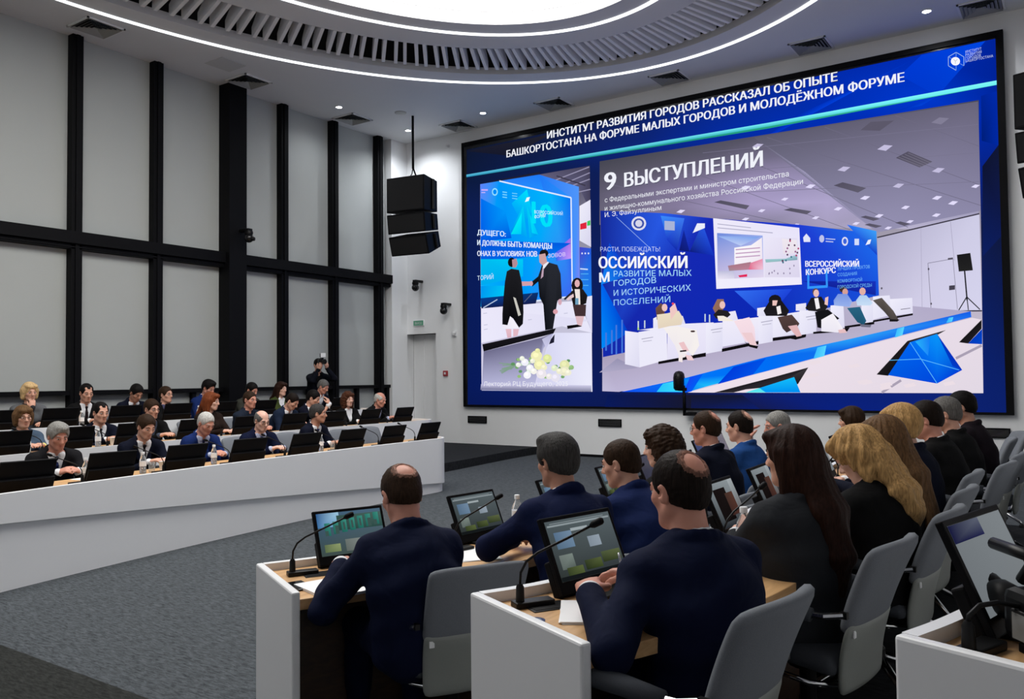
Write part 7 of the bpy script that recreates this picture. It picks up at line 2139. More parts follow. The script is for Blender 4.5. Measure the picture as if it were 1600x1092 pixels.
        if style == 'bald_spot':                         # the hair thins out towards the crown
            hc_, sc_ = HAIRS[hair], SKINS[skin]
            for nm, f in (('thin', 0.62), ('sparse', 0.30)):
                ho.data.materials.append(hair_mat('hair_%s_%s_%s' % (hair, skin, nm), tuple(a * (1 - f) + b * f * 0.8 for a, b in zip(hc_, sc_))))
            n = len(ho.data.polygons)
            pc = np.empty(n * 3); ho.data.polygons.foreach_get('center', pc); pc = pc.reshape(-1, 3)
            q_ = ((pc - Hc) @ Rh / hs - A_(-0.092, 0, 0.092)) / A_(0.035, 0.038, 0.040)
            d_ = np.sqrt((q_ ** 2).sum(1)) + 0.06 * np.sin(pc[:, 1] * 310) + 0.05 * np.sin(pc[:, 0] * 270 + 1)
            ho.data.polygons.foreach_set('material_index', np.where(d_ < 1.28, 1, np.where(d_ < 1.62, 2, 0)).astype(np.int32))

    # ---- glasses
    if glasses:
        bm = bmesh.new()
        for q in (1, -1):
            ring = [tuple(X((0.099 - 0.004 * abs(math.cos(a)), q * 0.032 + 0.024 * math.cos(a), -0.002 + 0.018 * math.sin(a)))) for a in [2 * PI * i / 12 for i in range(13)]]
            add_tube(bm, ring, 0.0017, 5)
            add_tube(bm, [tuple(X((0.094, q * 0.056, 0.004))), tuple(X((0.02, q * 0.082, 0.006))), tuple(X((-0.02, q * 0.084, -0.004)))], 0.0016, 5)
        add_tube(bm, [tuple(X((0.101, 0.010, 0.002))), tuple(X((0.101, -0.010, 0.002)))], 0.0016, 5)
        bm_obj('glasses', bm, M_BLACK, root, smooth=True)

    # ---- clothes
    cn = cloth_name or 'suit_%d_%d_%d' % tuple(int(c * 2000) for c in suit)
    cm = cloth(cn, suit)
    vz = vox * 1.05
    J = Field(lo, hi, vz)
    torso(J, 0.006)
    J.cone(SC - ls * shw * 0.98 - u2 * 0.012, SC + ls * shw * 0.98 - u2 * 0.012, 0.056, 0.056, 0.03)
    arms(J, 0.008 if not fem else 0.005, end=0.955, k=0.04)
    for q in (1, -1):                                    # the cut of the coat hangs straight from the armpit
        J.cone(SHL[q] - u2 * 0.07 - ls * q * 0.025 - f2 * 0.015, along(0.18) + ls * q * (0.095 if not fem else 0.07), 0.055, 0.066, 0.06)
    # hem over the lap
    J.cone(P0 + A_(0.012, 0, -0.055), P0 + A_(0.06, 0, -0.02), 0.118, 0.116, 0.04, lat=Y, e=1.42)
    # collar roll round the neck
    nk = 0.92 if fem else 1.0
    cpts = []
    for i in range(9):
        a = PI / 2 + PI * i / 8
        cpts.append(N + u2 * (-0.004 + 0.018 * abs(math.cos(a))) * 1.0 + (f2 * math.cos(a) * 0.072 + ls * math.sin(a) * 0.074) * nk - f2 * 0.006)
    for a, b in zip(cpts, cpts[1:]):
        J.cone(a, b, 0.018, 0.018, 0.012)
    apex = along(0.20) + f2 * 0.14
    if not stand or True:
        for q in (1, -1):                                # lapels
            top = N + ls * q * 0.072 * nk + f2 * 0.03 - u2 * 0.02
            mid = along(0.34) + f2 * 0.118 * bw + ls * q * 0.055
            J.cone(top, mid, 0.016, 0.022, 0.010); J.cone(mid, along(0.22) + f2 * 0.118 * build + ls * q * 0.008, 0.022, 0.012, 0.010)
    wv = 0.072 if not fem else 0.066
    up0 = along(0.215)
    Vn = []
    for q in (1, -1):
        sl = wv / (0.27 * tl)
        nv = ls * q - u2 * sl                            # -n side is inside the V
        Vn.append((nv, up0))
    J.carve(Vn + [(-f2, along(0.34) + f2 * 0.02), (-u2, up0 - u2 * 0.0)])
    J.ball(N + u2 * 0.03 + f2 * 0.012, (0.062 * nk, 0.060 * nk, 0.085), 0.004, np.stack([f2, ls, u2], 1), 'sub')
    J.ripple(wrinkle, 24, int(abs(head[0] * 100 + head[1] * 37)) % 997)
    field_obj('jacket', J, cm, root)

    shm = cloth('shirt_%d_%d_%d' % tuple(int(c * 255) for c in shirt), shirt, 0.8, 0.2)
    K = Field(np.minimum(lo, lo), hi, vz)
    torso(K, -0.003)
    def front(t):                                    # how far the shirt front stands out from the spine
        c = along(t)
        for i in range(60):
            p = ((c + f2 * 0.005 * i - K.lo) / K.h).round().astype(int)
            if K.D[tuple(p)] > 0:
                return 0.005 * i
        return 0.12
    fr = {t: front(t) for t in (0.40, 0.34, 0.28, 0.22, 0.19)}
    K.keep([(-f2, along(0.30) - f2 * 0.01), (-u2, along(0.17)), (u2, N + u2 * 0.01)])
    for q in (1, -1):
        K.keep([(ls * q, along(0.3) + ls * q * 0.085)])
    for i in range(9):
        pass
    for hgt, rr in ((-0.004, 0.074), (0.013, 0.069), (0.026, 0.065)):
        ring = []
        for i in range(15):
            a = R_(22) + (2 * PI - R_(44)) * i / 14
            if hgt < 0 and math.cos(a) < 0.1:
                continue
            ring.append(N + un * (hgt - 0.012 * (1 + math.cos(a)) * 0.7) + (f2 * math.cos(a) * rr + ls * math.sin(a) * rr) * nk)
        for a, b in zip(ring, ring[1:]):
            if np.linalg.norm(a - b) > 0.06:
                continue
            K.cone(a, b, 0.0085, 0.0085, 0.008)
    field_obj('shirt', K, shm, root)
    for q in (1, -1):
        c0 = EL[q] + (WR[q] - EL[q]) * 0.90; c1 = EL[q] + (WR[q] - EL[q]) * 1.01
        CF = Field(np.minimum(c0, c1) - 0.06, np.maximum(c0, c1) + 0.06, min(vz, 0.008))
        CF.cone(c0, c1, 0.037 * bw, 0.037 * bw, 0.004)
        field_obj('shirt_cuff', CF, shm, root)

    if tie is not None:
        tm = cloth('tie_%d_%d_%d' % tuple(int(c * 500) for c in tie), tie, 0.5, 0.1)
        TF = Field(np.minimum(along(0.15), N) - 0.16, np.maximum(along(0.15), N) + 0.22, min(vox, 0.006))
        sur = lambda t, ex: along(t) + f2 * ex
        kn = N + f2 * 0.078 - u2 * 0.022
        TF.cone(kn, kn - u2 * 0.026, 0.016, 0.011, 0.004, lat=ls, e=1.2)
        pts = [kn - u2 * 0.03] + [sur(t, fr[t] + 0.003) for t in (0.40, 0.34, 0.28, 0.22, 0.19)]
        for i, (a, b) in enumerate(zip(pts, pts[1:])):
            TF.cone(a, b, 0.010 + 0.0005 * i, 0.0105 + 0.0005 * i, 0.005, lat=ls, e=1.7 + 0.16 * i)
        field_obj('tie', TF, tm, root)

    TR = Field(A_(lo[0], lo[1], -0.01), A_(hi[0], hi[1], (P0[2] + 0.12)), max(vox, 0.010))
    tsuit = trousers or suit
    TR.cone(P0 + A_(0.012, 0, -0.03), along(0.06), 0.110, 0.106, 0.05, lat=Y, e=1.36)
    legs(TR, 0.008, foot=False)
    TR.keep([(A_(0, 0, -1), A_(0, 0, 0.055))])
    field_obj('trousers', TR, cloth('suit_%d_%d_%d' % tuple(int(c * 2000) for c in tsuit), tsuit) if trousers else cm, root)
    for q in (1, -1):
        SF = Field(AN[q] - A_(0.12, 0.09, 0.10), AN[q] + A_(0.26, 0.10, 0.09), 0.010)
        SF.cone(AN[q] + A_(-0.035, 0, -0.045), AN[q] + A_(0.15, q * 0.02, -0.053), 0.040, 0.034, 0.02, lat=Y, e=1.15)
        SF.cone(AN[q] + A_(-0.02, 0, -0.04), AN[q] + A_(-0.01, 0, 0.01), 0.042, 0.044, 0.02)
        SF.cut((0, 0, -1), (0, 0, 0.003))
        field_obj('shoe', SF, M_SHOE, root)
    return root

# ================================================================== WHO SITS WHERE
NAVY = (0.0036, 0.0065, 0.026); NAVY2 = (0.005, 0.0095, 0.042); DNAVY = (0.0035, 0.005, 0.014); BLACK = (0.0045, 0.0045, 0.005); ROYAL = (0.008, 0.022, 0.11); CHAR = (0.010, 0.010, 0.012)
BRIGHT = (0.012, 0.055, 0.20); GREYB = (0.020, 0.022, 0.026)
WH = (0.74, 0.75, 0.78); LBLUE = (0.42, 0.46, 0.62)
GP_R1, GP_R2 = 'people of the inner right row', 'people of the second right row'
GP_L1, GP_L2, GP_L3 = 'people of the lowest left row', 'people of the middle left row', 'people of the back left row'
GC = 'grey conference chairs'
PEOPLE = {}

def seat(key, short, label, head, floor, hd, chair_label=None, cdx=-0.02, chd=None, cxy=None, **kw):
    p = person(label, head, floor, hd, **kw)
    PEOPLE[key] = p
    c, s = math.cos(R_(hd)), math.sin(R_(hd))
    if chair_label is not False:
        cx, cy = cxy or (p.location.x + c * cdx, p.location.y + s * cdx)
        chair(cx, cy, floor, hd if chd is None else chd, chair_label or ('grey conference chair under ' + short), GC)
    return p

# ---- inner right row, seen from behind
seat('m1', 'the balding man in navy at the end of the inner row', 'balding man in navy writing at the near end of the inner right row', (-2.42, 2.66, 1.225), 0.0, 150,
     'grey conference chair of the balding man at the near end of the inner row', lean=-5, hunch=32, yaw=6, pitch=24, hair='brown', style='bald_spot', suit=NAVY, shirt=WH, tie=DNAVY,
     LW=(-2.645, 2.545, 0.80), RW=(-2.66, 2.82, 0.775), LP=(-0.8, 0.50, -0.55), LD=(1.0, -0.25, 0.02), hands='write', vox=0.0065, elbows=0.35, cxy=(-2.22, 2.77), skin='ruddy', breadth=1.05, wrinkle=0.005, group=GP_R1)
seat('m2', 'the grey-haired broad man', 'broad man with thick dark grey hair in a navy suit, beside the balding writer', (-2.05, 3.36, 1.325), 0.0, 152, None, lean=12, hunch=14, yaw=12, pitch=6,
     hair='darkgrey', style='thick', suit=NAVY2, shirt=WH, LW=(-2.36, 3.45, 0.79), RW=(-2.36, 3.62, 0.78), LP=(0.1, 1.0, -0.4), elbows=0.9, vox=0.007, skin='tan', breadth=1.08, build=1.06, wrinkle=0.005, group=GP_R1)
seat('m3', 'the young man with cropped brown hair', 'young man with cropped brown hair in blue, beside the broad man', (-2.03, 3.95, 1.262), 0.0, 160, None, lean=16, hunch=18, yaw=24, pitch=12,
     hair='brown', style='crop', suit=(0.008, 0.017, 0.075), shirt=WH, vox=0.007, skin='fair', group=GP_R1)
seat('w4', 'the curly-haired woman', 'woman with curly brown hair in a black jacket, in the inner right row', (-2.09, 4.62, 1.295), 0.0, 165, None, lean=10, hunch=12, yaw=30, pitch=8,
     hair='brown', style='curly', sex='f', suit=BLACK, skin='pale', vox=0.008, group=GP_R1)
seat('m5', 'the man in glasses with thinning hair', 'man in glasses with thinning brown hair, beyond the curly-haired woman', (-2.25, 5.75, 1.34), 0.0, 168, None, lean=6, hunch=10, yaw=16, pitch=6,
     hair='brown', style='bald_spot', glasses=True, suit=DNAVY, shirt=WH, skin='ruddy', vox=0.008, build=1.08, group=GP_R1)
seat('m6', 'the man in the bright blue suit', 'man with a small bald spot in a bright blue suit', (-2.28, 6.55, 1.31), 0.0, 172, None, lean=8, hunch=10, yaw=6, pitch=6,
     hair='dark', style='bald_spot', suit=BRIGHT, shirt=WH, skin='fair', vox=0.008, group=GP_R1)
seat('m7', 'the old man resting his cheek on his hand', 'grey-haired old man resting his cheek on his hand, beside bright blue suit', (-2.12, 7.0, 1.29), 0.0, 178, None, lean=16, hunch=18, yaw=34, pitch=10,
     hair='silver', style='crop', suit=DNAVY, shirt=WH, skin='ruddy', vox=0.008, hands='cheek', LW=(-2.33, 6.93, 1.055), group=GP_R1)
seat('w8', 'the brown-haired woman at the far end', 'brown-haired woman at the far end of the inner right row', (-1.80, 8.25, 1.285), 0.0, 186, None, lean=8, hunch=10, yaw=0, pitch=6,
     hair='brown', style='bob', sex='f', suit=BLACK, skin='fair', group=GP_R1)

# ---- second right row
seat('mf', 'the nearest man in navy', 'nearest man, in a navy suit with a bald patch, hands on an open notebook', (-1.04, 2.42, 1.365), 0.15, 148,
     'nearest grey conference chair, at the bottom edge beside the white end panel', cxy=(-0.985, 2.24), chd=172, lean=5, hunch=14, yaw=10, pitch=9, hair='dark', style='bald_spot', suit=NAVY, shirt=WH, tie=DNAVY,
     LW=(-1.225, 2.19, 0.95), RW=(-1.175, 2.42, 0.965), LP=(-1.0, 0.55, -0.6), LD=(0.82, -0.35, 0.16), RD=(0.72, 0.55, 0.02), hands='write', curl=0.6, vox=0.0055, head_size=0.96, elbows=0.9, skin='ruddy', breadth=1.05, build=1.04, wrinkle=0.005, group=GP_R2)
seat('dk', 'the woman with long dark hair', 'woman with long straight dark hair in a charcoal blazer', (-0.905, 3.18, 1.405), 0.15, 150, None, chd=172, cxy=(-0.87, 3.20), lean=-1, hunch=7, yaw=16, pitch=4,
     hair='chestnut', style='long', sex='f', suit=GREYB, shirt=WH, vox=0.0065, skin='fair', LW=(-1.17, 3.30, 0.95), RW=(-1.12, 3.46, 0.95), hands='desk', curl=0.8, head_size=0.95, elbows=0.5, build=1.05, wrinkle=0.005, group=GP_R2)
seat('bl', 'the wavy-haired blonde woman', 'woman with wavy shoulder-length blond hair in black, bending over the desk', (-0.89, 3.95, 1.345), 0.15, 160, None, chd=175, cxy=(-0.80, 4.03), lean=-6, hunch=18, yaw=10, pitch=34,
     hair='blond', style='wavy', sex='f', suit=BLACK, skin='pale', vox=0.007, LW=(-1.15, 3.75, 0.95), RW=(-1.12, 4.05, 0.95), elbows=0.4, build=1.06, group=GP_R2)
seat('br', 'the woman with very long light brown hair', 'woman in black with very long straight light brown hair down her back', (-0.88, 4.66, 1.375), 0.15, 166, None, chd=176, cxy=(-0.82, 4.79), lean=-4, hunch=16, yaw=14, pitch=14,
     hair='ltbrown', style='verylong', sex='f', suit=BLACK, skin='pale', vox=0.0075, group=GP_R2)
seat('b2', 'the woman with a short blond bob', 'woman with a short blond bob in a dark navy jacket', (-0.92, 5.45, 1.41), 0.15, 170, None, chd=178, cxy=(-0.86, 5.56), lean=2, hunch=12, yaw=14, pitch=12,
     hair='blond', style='shortbob', sex='f', suit=DNAVY, skin='pale', vox=0.008, group=GP_R2)
seat('d2', 'the dark-haired man in black', 'dark-haired man in a black suit beside the woman with a short blond bob', (-0.90, 6.25, 1.405), 0.15, 174, None, lean=3, hunch=14, yaw=10, pitch=14,
     hair='dark', style='short', suit=BLACK, shirt=WH, skin='ruddy', vox=0.008, group=GP_R2)
seat('g2', 'the grey-haired man in black', 'grey-haired man in a black suit, last but one in the second right row', (-0.86, 6.98, 1.415), 0.15, 176, None, lean=3, hunch=14, yaw=8, pitch=10,
     hair='grey', style='short', suit=BLACK, shirt=WH, skin='fair', vox=0.008, group=GP_R2)
seat('f2', 'the man at the far end of the second row', 'black-haired man in a blackish plum suit, last in the second right row', (-0.82, 7.62, 1.445), 0.15, 182, None, lean=3, hunch=14, yaw=4, pitch=10,
     hair='black', style='short', suit=(0.008, 0.005, 0.008), shirt=WH, skin='tan', vox=0.008, group=GP_R2)

# ---- lowest left row, facing the hall
seat('l1', 'the grey-haired man', 'grey-haired man in charcoal with blue tie, nearest in the lowest left row', (-7.92, 4.04, 1.205), 0.0, -8, None, lean=14, hunch=16, yaw=4, pitch=18,
     hair='silver', style='thick', suit=CHAR, shirt=WH, tie=(0.006, 0.012, 0.06), skin='ruddy', build=1.08, hands='clasp', group=GP_L1)
seat('l2', 'the brown-haired man in dark navy', 'brown-haired man in dark navy looking down in the lowest left row', (-8.05, 5.02, 1.235), 0.0, -6, None, lean=14, hunch=16, yaw=6, pitch=22,
     hair='brown', style='short', suit=DNAVY, shirt=WH, tie=(0.012, 0.008, 0.010), skin='fair', build=1.05, group=GP_L1)
seat('l3', 'the man with cropped white hair', 'man with cropped white hair in a royal blue suit, hands clasped', (-8.14, 5.81, 1.225), 0.0, -4, None, lean=14, hunch=18, yaw=6, pitch=26,
     hair='white', style='crop', suit=ROYAL, shirt=LBLUE, tie=(0.012, 0.014, 0.05), skin='ruddy', hands='clasp', group=GP_L1)
seat('l4', 'the bald man in glasses', 'bald man in glasses and a navy suit with a lilac blue shirt', (-8.23, 6.64, 1.215), 0.0, -4, None, lean=12, hunch=14, yaw=-2, pitch=16,
     hair='grey', style='fringe', glasses=True, suit=NAVY, shirt=LBLUE, tie=(0.012, 0.016, 0.07), skin='pale', build=1.1, group=GP_L1)
seat('l5', 'the dark-grey-haired man looking aside', 'man with dark grey hair looking towards the video wall, lowest left row', (-8.29, 7.57, 1.265), 0.0, 4, None, lean=14, hunch=14, yaw=34, pitch=2,
     hair='darkgrey', style='short', suit=DNAVY, shirt=WH, tie=(0.01, 0.016, 0.07), skin='tan', group=GP_L1)
# ---- middle left row
seat('k1', 'the woman in a teal jacket and yellow top', 'woman with a brown bob, teal jacket and yellow top', (-9.52, 4.47, 1.31), 0.15, -10, None, lean=6, hunch=8, yaw=4, pitch=6,
     hair='ltbrown', style='bob', sex='f', glasses=True, suit=(0.055, 0.085, 0.13), shirt=(0.72, 0.66, 0.20), skin='fair', group=GP_L2)
seat('k2', 'the man with receding dark hair', 'man with receding dark hair, navy suit and dark tie, hand towards a white cup', (-9.65, 5.41, 1.345), 0.15, -6, None, lean=10, hunch=10, yaw=4, pitch=8,
     hair='black', style='receding', suit=DNAVY, shirt=WH, tie=(0.008, 0.008, 0.014), skin='fair', group=GP_L2)
seat('k3', 'the young man in glasses', 'brown-haired man in glasses, half hidden in the middle left row', (-9.73, 6.12, 1.36), 0.15, -4, None, lean=8, hunch=10, yaw=8, pitch=8,
     hair='brown', style='short', glasses=True, suit=BLACK, shirt=(0.05, 0.06, 0.09), skin='fair', group=GP_L2)
seat('k4', 'the red-haired woman', 'woman with long red hair in a dark brown top, looking towards the video wall', (-9.81, 7.05, 1.425), 0.15, 0, None, lean=6, hunch=8, yaw=34, pitch=6,
     hair='red', style='long', sex='f', suit=(0.016, 0.009, 0.007), shirt=(0.02, 0.012, 0.01), skin='pale', group=GP_L2)
seat('k5', 'the man in uniform', 'short-haired man in a dark blue-grey uniform with light shoulder badges', (-9.85, 7.72, 1.43), 0.15, -4, None, lean=8, hunch=8, yaw=10, pitch=6,
     hair='brown', style='crop', suit=(0.012, 0.018, 0.032), shirt=(0.012, 0.018, 0.032), skin='ruddy', group=GP_L2)
seat('k6', 'the man bent over his notes', 'short-haired man in a blue-grey suit bent down over his notes, middle left row', (-9.84, 8.55, 1.37), 0.15, 4, None, lean=18, hunch=20, yaw=14, pitch=34,
     hair='dark', style='crop', suit=(0.010, 0.018, 0.040), shirt=WH, tie=DNAVY, skin='fair', group=GP_L2)
seat('k7', 'the dark-haired man with a hand to his face', 'dark-haired man in navy with a hand near his face', (-9.92, 9.02, 1.415), 0.15, 10, None, lean=14, hunch=16, yaw=16, pitch=22,
     hair='black', style='short', suit=DNAVY, shirt=WH, skin='fair', hands='chin', RW=(-9.70, 9.10, 1.20), group=GP_L2)
seat('k8', 'the auburn-haired woman', 'woman with an auburn bob, black blazer and white blouse', (-9.90, 9.70, 1.38), 0.15, -10, None, lean=6, hunch=8, yaw=-4, pitch=4,
     hair='auburn', style='curly', sex='f', suit=BLACK, shirt=WH, skin='pale', group=GP_L2)
seat('k9', 'the bald old man', 'bald old man at the far end of the middle left row', (-9.90, 10.48, 1.35), 0.15, 2, None, lean=16, hunch=18, yaw=10, pitch=16,
     hair='white', style='fringe', suit=BLACK, shirt=LBLUE, skin='ruddy', build=1.08, group=GP_L2)
# ---- back left row
seat('h1', 'the blonde woman in grey', 'blonde woman in a grey jacket holding a hand to her mouth, back left row', (-11.15, 5.31, 1.585), 0.30, -14, None, lean=8, hunch=10, yaw=10, pitch=6,
     hair='paleblond', style='bob', sex='f', suit=(0.10, 0.105, 0.115), shirt=(0.03, 0.03, 0.035), skin='fair', hands='chin', RW=(-10.93, 5.24, 1.27), group=GP_L3)
seat('h2', 'the man with a dark tie in black', 'dark-haired man in black with white shirt and dark tie, back left row', (-11.25, 6.11, 1.56), 0.30, -8, None, lean=8, hunch=10, yaw=0, pitch=14,
     hair='black', style='receding', suit=BLACK, shirt=WH, tie=(0.012, 0.006, 0.008), skin='fair', group=GP_L3)
seat('h3', 'the man with his head bowed', 'black-haired man in navy with head bowed low, back left row', (-11.30, 6.90, 1.53), 0.30, -4, None, lean=16, hunch=18, yaw=6, pitch=34,
     hair='black', style='short', suit=DNAVY, shirt=WH, tie=(0.01, 0.01, 0.014), skin='tan', group=GP_L3)
seat('h4', 'the man in glasses at the back', 'young man in glasses and a dark shirt sitting upright against the blinds', (-11.42, 7.40, 1.505), 0.30, 0, None, lean=2, hunch=4, yaw=14, pitch=0,
     hair='brown', style='short', glasses=True, suit=BLACK, shirt=(0.06, 0.06, 0.12), skin='fair', group=GP_L3)
seat('h5', 'the man in a blue suit', 'dark-haired man in a blue suit looking down, behind the red-haired woman', (-11.38, 8.16, 1.59), 0.30, 0, None, lean=12, hunch=12, yaw=12, pitch=24,
     hair='black', style='thick', suit=ROYAL, shirt=WH, skin='ruddy', group=GP_L3)
seat('h6', 'the man in an olive grey jacket', 'dark-haired man in an olive grey jacket, behind the man in uniform', (-11.42, 9.02, 1.54), 0.30, 0, None, lean=12, hunch=14, yaw=10, pitch=22,
     hair='black', style='short', suit=(0.035, 0.036, 0.030), shirt=(0.04, 0.04, 0.04), skin='ruddy', group=GP_L3)
seat('h7', 'the woman in a green jacket', 'woman with long brown hair in an olive green jacket and white top', (-11.42, 9.60, 1.55), 0.30, -2, None, lean=6, hunch=8, yaw=8, pitch=4,
     hair='chestnut', style='long', sex='f', suit=(0.045, 0.062, 0.016), shirt=WH, skin='pale', group=GP_L3)
seat('h8', 'the man with greying hair', 'man with greying brown hair in a dark suit, below the standing photographer', (-11.40, 10.60, 1.57), 0.30, 4, None, lean=14, hunch=16, yaw=12, pitch=26,
     hair='grey', style='short', suit=DNAVY, shirt=WH, skin='ruddy', group=GP_L3)
# ---- standing photographer
person('photographer in black standing by the blinds with a camera raised to the face', (-12.40, 11.35, 2.04), 0.15, -24, lean=4, hunch=8, yaw=0, pitch=4, hair='black', style='short', suit=(0.004, 0.005, 0.010), shirt=BLACK, stand=True,
       hands='camera', LW=(-12.17, 11.36, 1.80), RW=(-12.20, 11.17, 1.78), curl=0.7, skin='fair', group=None)
t = empty('photo_camera', (-12.20, 11.26, 1.93), R_(-24), 'black photo camera with a lit white flash held up by the photographer', 'camera')
box('camera_body', (-0.04, -0.075, -0.05), (0.035, 0.075, 0.05), M_PLASTIC, t, 0.01)
lathe('lens', [(0.040, 0.0), (0.042, 0.08), (0.046, 0.085), (0.046, 0.13), (0.03, 0.132)], M_PLASTIC, t, 18)
bpy.context.view_layer.update()
for ch in t.children:
    if ch.name.startswith('lens'):
        ch.rotation_euler = (0, PI / 2, 0); ch.location = (0.03, 0, -0.005)
box('viewfinder', (-0.045, -0.03, 0.05), (0.02, 0.03, 0.075), M_PLASTIC, t, 0.006)
box('flash_head', (-0.02, -0.04, 0.085), (0.06, 0.04, 0.16), M_PLASTIC, t, 0.008)
box('flash_window', (0.061, -0.05, 0.085), (0.075, 0.05, 0.165), M_WHITE, t, 0.004)

# ---- chairs nobody sits on
for x, y, f, h, lb in ((-2.02, 5.18, 0, 174, 'empty grey conference chair between the curly-haired woman and the man in glasses'),
                       (-0.85, 8.45, 0.15, 186, 'empty grey conference chair beyond the last man of the second right row'),
                       (-0.80, 9.25, 0.15, 200, 'last grey conference chair of the second right row, turned, near the front wall'),
                       (-8.38, 8.35, 0, 2, 'empty grey conference chair in the lowest left row beyond the man looking aside'),
                       (-8.42, 9.00, 0, 4, 'empty grey conference chair at the far end of the lowest left row')):
    chair(x, y, f, h, lb, GC)

# ================================================================== ON THE DESKS
GM = 'desk monitors'
def lm(y, row, lb):
    off = (0, 1.53, 3.05)[row]; z = (0.715, 0.865, 1.015)[row]
    monitor('rear', left_front(y, off) - 0.20, y, z, 0 + (2 - 0.0152 * 2 * (9.5 - min(y, 9.5)) * 57 * 0.6), lb, GM)
LM1 = [(3.36, 'black monitor at the left edge, before the grey-haired man'), (4.14, 'black monitor between the grey-haired man and the brown-haired man in dark navy'),
       (4.97, 'black monitor between the brown-haired man and the man with cropped white hair'), (5.79, 'black monitor between the white-haired man and the bald man in glasses'),
       (6.65, 'black monitor between the bald man in glasses and the man looking aside'), (7.45, 'black monitor just beyond the man looking aside in the lowest row'),
       (8.25, 'black monitor of the lowest left row, last but one'), (9.00, 'black monitor at the rounded far end of the lowest left desk')]
for y, lb in LM1: lm(y - 0.05, 0, lb)
LM2 = [(3.90, 'black monitor at the left edge, before the woman in teal'), (4.59, 'black monitor right of the woman in teal'), (5.34, 'black monitor before the young man in glasses'),
       (6.17, 'black monitor left of the red-haired woman'), (7.01, 'black monitor below the man in uniform'), (7.83, 'black monitor below the man bent over his notes'),
       (8.60, 'black monitor before the dark-haired man with a hand to his face'), (9.37, 'black monitor right of the auburn-haired woman'), (10.14, 'black monitor before the bald old man at the far end')]
for y, lb in LM2: lm(y, 1, lb)
LM3 = [(4.55, 'black monitor at the left edge of the back row'), (5.28, 'black monitor before the blonde woman in grey'), (6.18, 'black monitor before the man with a dark tie in black'),
       (7.00, 'black monitor before the man in glasses by the blinds'), (7.80, 'black monitor below the man in a blue suit'), (8.58, 'black monitor below the man in an olive grey jacket'),
       (9.40, 'black monitor below the woman in a green jacket'), (10.2, 'black monitor below the man with greying hair')]
for y, lb in LM3: lm(y, 2, lb)

def along_path(path, s):
    """Point and heading at distance s from the near end."""
    for a, b in zip(path, path[1:]):
        l = math.hypot(b[0] - a[0], b[1] - a[1])
        if s <= l:
            t = s / l
            return a[0] + (b[0] - a[0]) * t, a[1] + (b[1] - a[1]) * t, math.atan2(b[1] - a[1], b[0] - a[0])
        s -= l
    return path[-1][0], path[-1][1], math.atan2(path[-1][1] - path[-2][1], path[-1][0] - path[-2][0])

def right_mon(path, s, z, kind, lb, inset=0.13, turn=0):
    x, y, a = along_path(path, s)
    nx, ny = math.sin(a), -math.cos(a)
    monitor(kind, x + nx * inset, y + ny * inset, z, math.degrees(a) + 90 + turn, lb, GM)
right_mon(R1, 0.43, 0.715, 'city', 'monitor showing big green letters, before the balding writer')
right_mon(R1, 1.20, 0.715, 'slide', 'monitor showing a grey slide, between the balding writer and the broad grey-haired man')
right_mon(R1, 2.00, 0.715, 'slide', 'monitor before the broad grey-haired man, its corner showing past his shoulder')
right_mon(R1, 2.82, 0.715, 'slide', 'monitor left of the young man with cropped hair, far side of the inner desk')
right_mon(R1, 3.62, 0.715, 'rear', 'dark monitor before the curly-haired woman')
right_mon(R1, 4.50, 0.715, 'blue', 'small bright blue screen beyond the curly-haired woman, before the man in glasses')
right_mon(R1, 5.30, 0.715, 'rear', 'dark monitor before the man in the bright blue suit')
right_mon(R1, 6.10, 0.715, 'rear', 'dark monitor behind the old man resting his cheek on his hand')
right_mon(R2, 0.42, 0.865, 'slide', 'large monitor with a grey slide and green strip, before the nearest man')
right_mon(R2, 1.58, 0.865, 'conf', "monitor showing a dark-haired speaker's head in close-up, before the long-haired woman")
right_mon(R2, 2.25, 0.865, 'conf', 'monitor partly hidden by the head of the woman with long dark hair')
right_mon(R2, 3.05, 0.865, 'grey', 'monitor with a pale screen before the wavy-haired blonde woman')
right_mon(R2, 3.90, 0.865, 'grey', 'monitor with a pale screen on the second right desk, beyond the blue paper cup')
right_mon(R2, 4.70, 0.865, 'rear', 'dark monitor before the dark-haired man in black in the second right row')
right_mon(R3, 0.36, 1.015, 'grey', 'large tilted monitor with a painted grey ceiling reflection at the bottom right behind the camcorder', 0.11)  # screen is off; the ceiling's reflection is painted in as a grey glow
right_mon(R3, 1.30, 1.015, 'conf', 'dark monitor cut by the right edge, beyond the tilted pale grey one', 0.10)

# microphones
MZ = (0.715, 0.865, 1.015)
mic(-2.93, 2.585, MZ[0], 150, 'gooseneck microphone at the white end panel of the inner right row')
mic(-1.472, 2.255, MZ[1], 148, 'gooseneck microphone at the white end panel of the second right row')
mic(-0.19, 1.99, MZ[2], 160, 'gooseneck microphone on the corner desk at the bottom right', True)
for path, s, z, lb in ((R1, 0.95, 0, 'gooseneck microphone right of the balding writer'), (R1, 2.62, 0, 'gooseneck microphone beside the young man with cropped hair'), (R1, 3.75, 0, 'gooseneck microphone pointing at the curly-haired woman'),
                       (R1, 4.75, 0, 'gooseneck microphone before the man in glasses of the inner right row'), (R2, 1.20, 1, 'gooseneck microphone beside the long dark-haired woman'), (R2, 2.0, 1, 'gooseneck microphone before the wavy-haired blonde woman'),
                       (R2, 2.80, 1, 'gooseneck microphone before the woman with very long hair'), (R2, 3.60, 1, 'gooseneck microphone before the woman with a short blond bob')):
    x, y, a = along_path(path, s)
    nx, ny = math.sin(a), -math.cos(a)
    mic(x + nx * 0.22, y + ny * 0.22, MZ[z], math.degrees(a) + 90, lb)
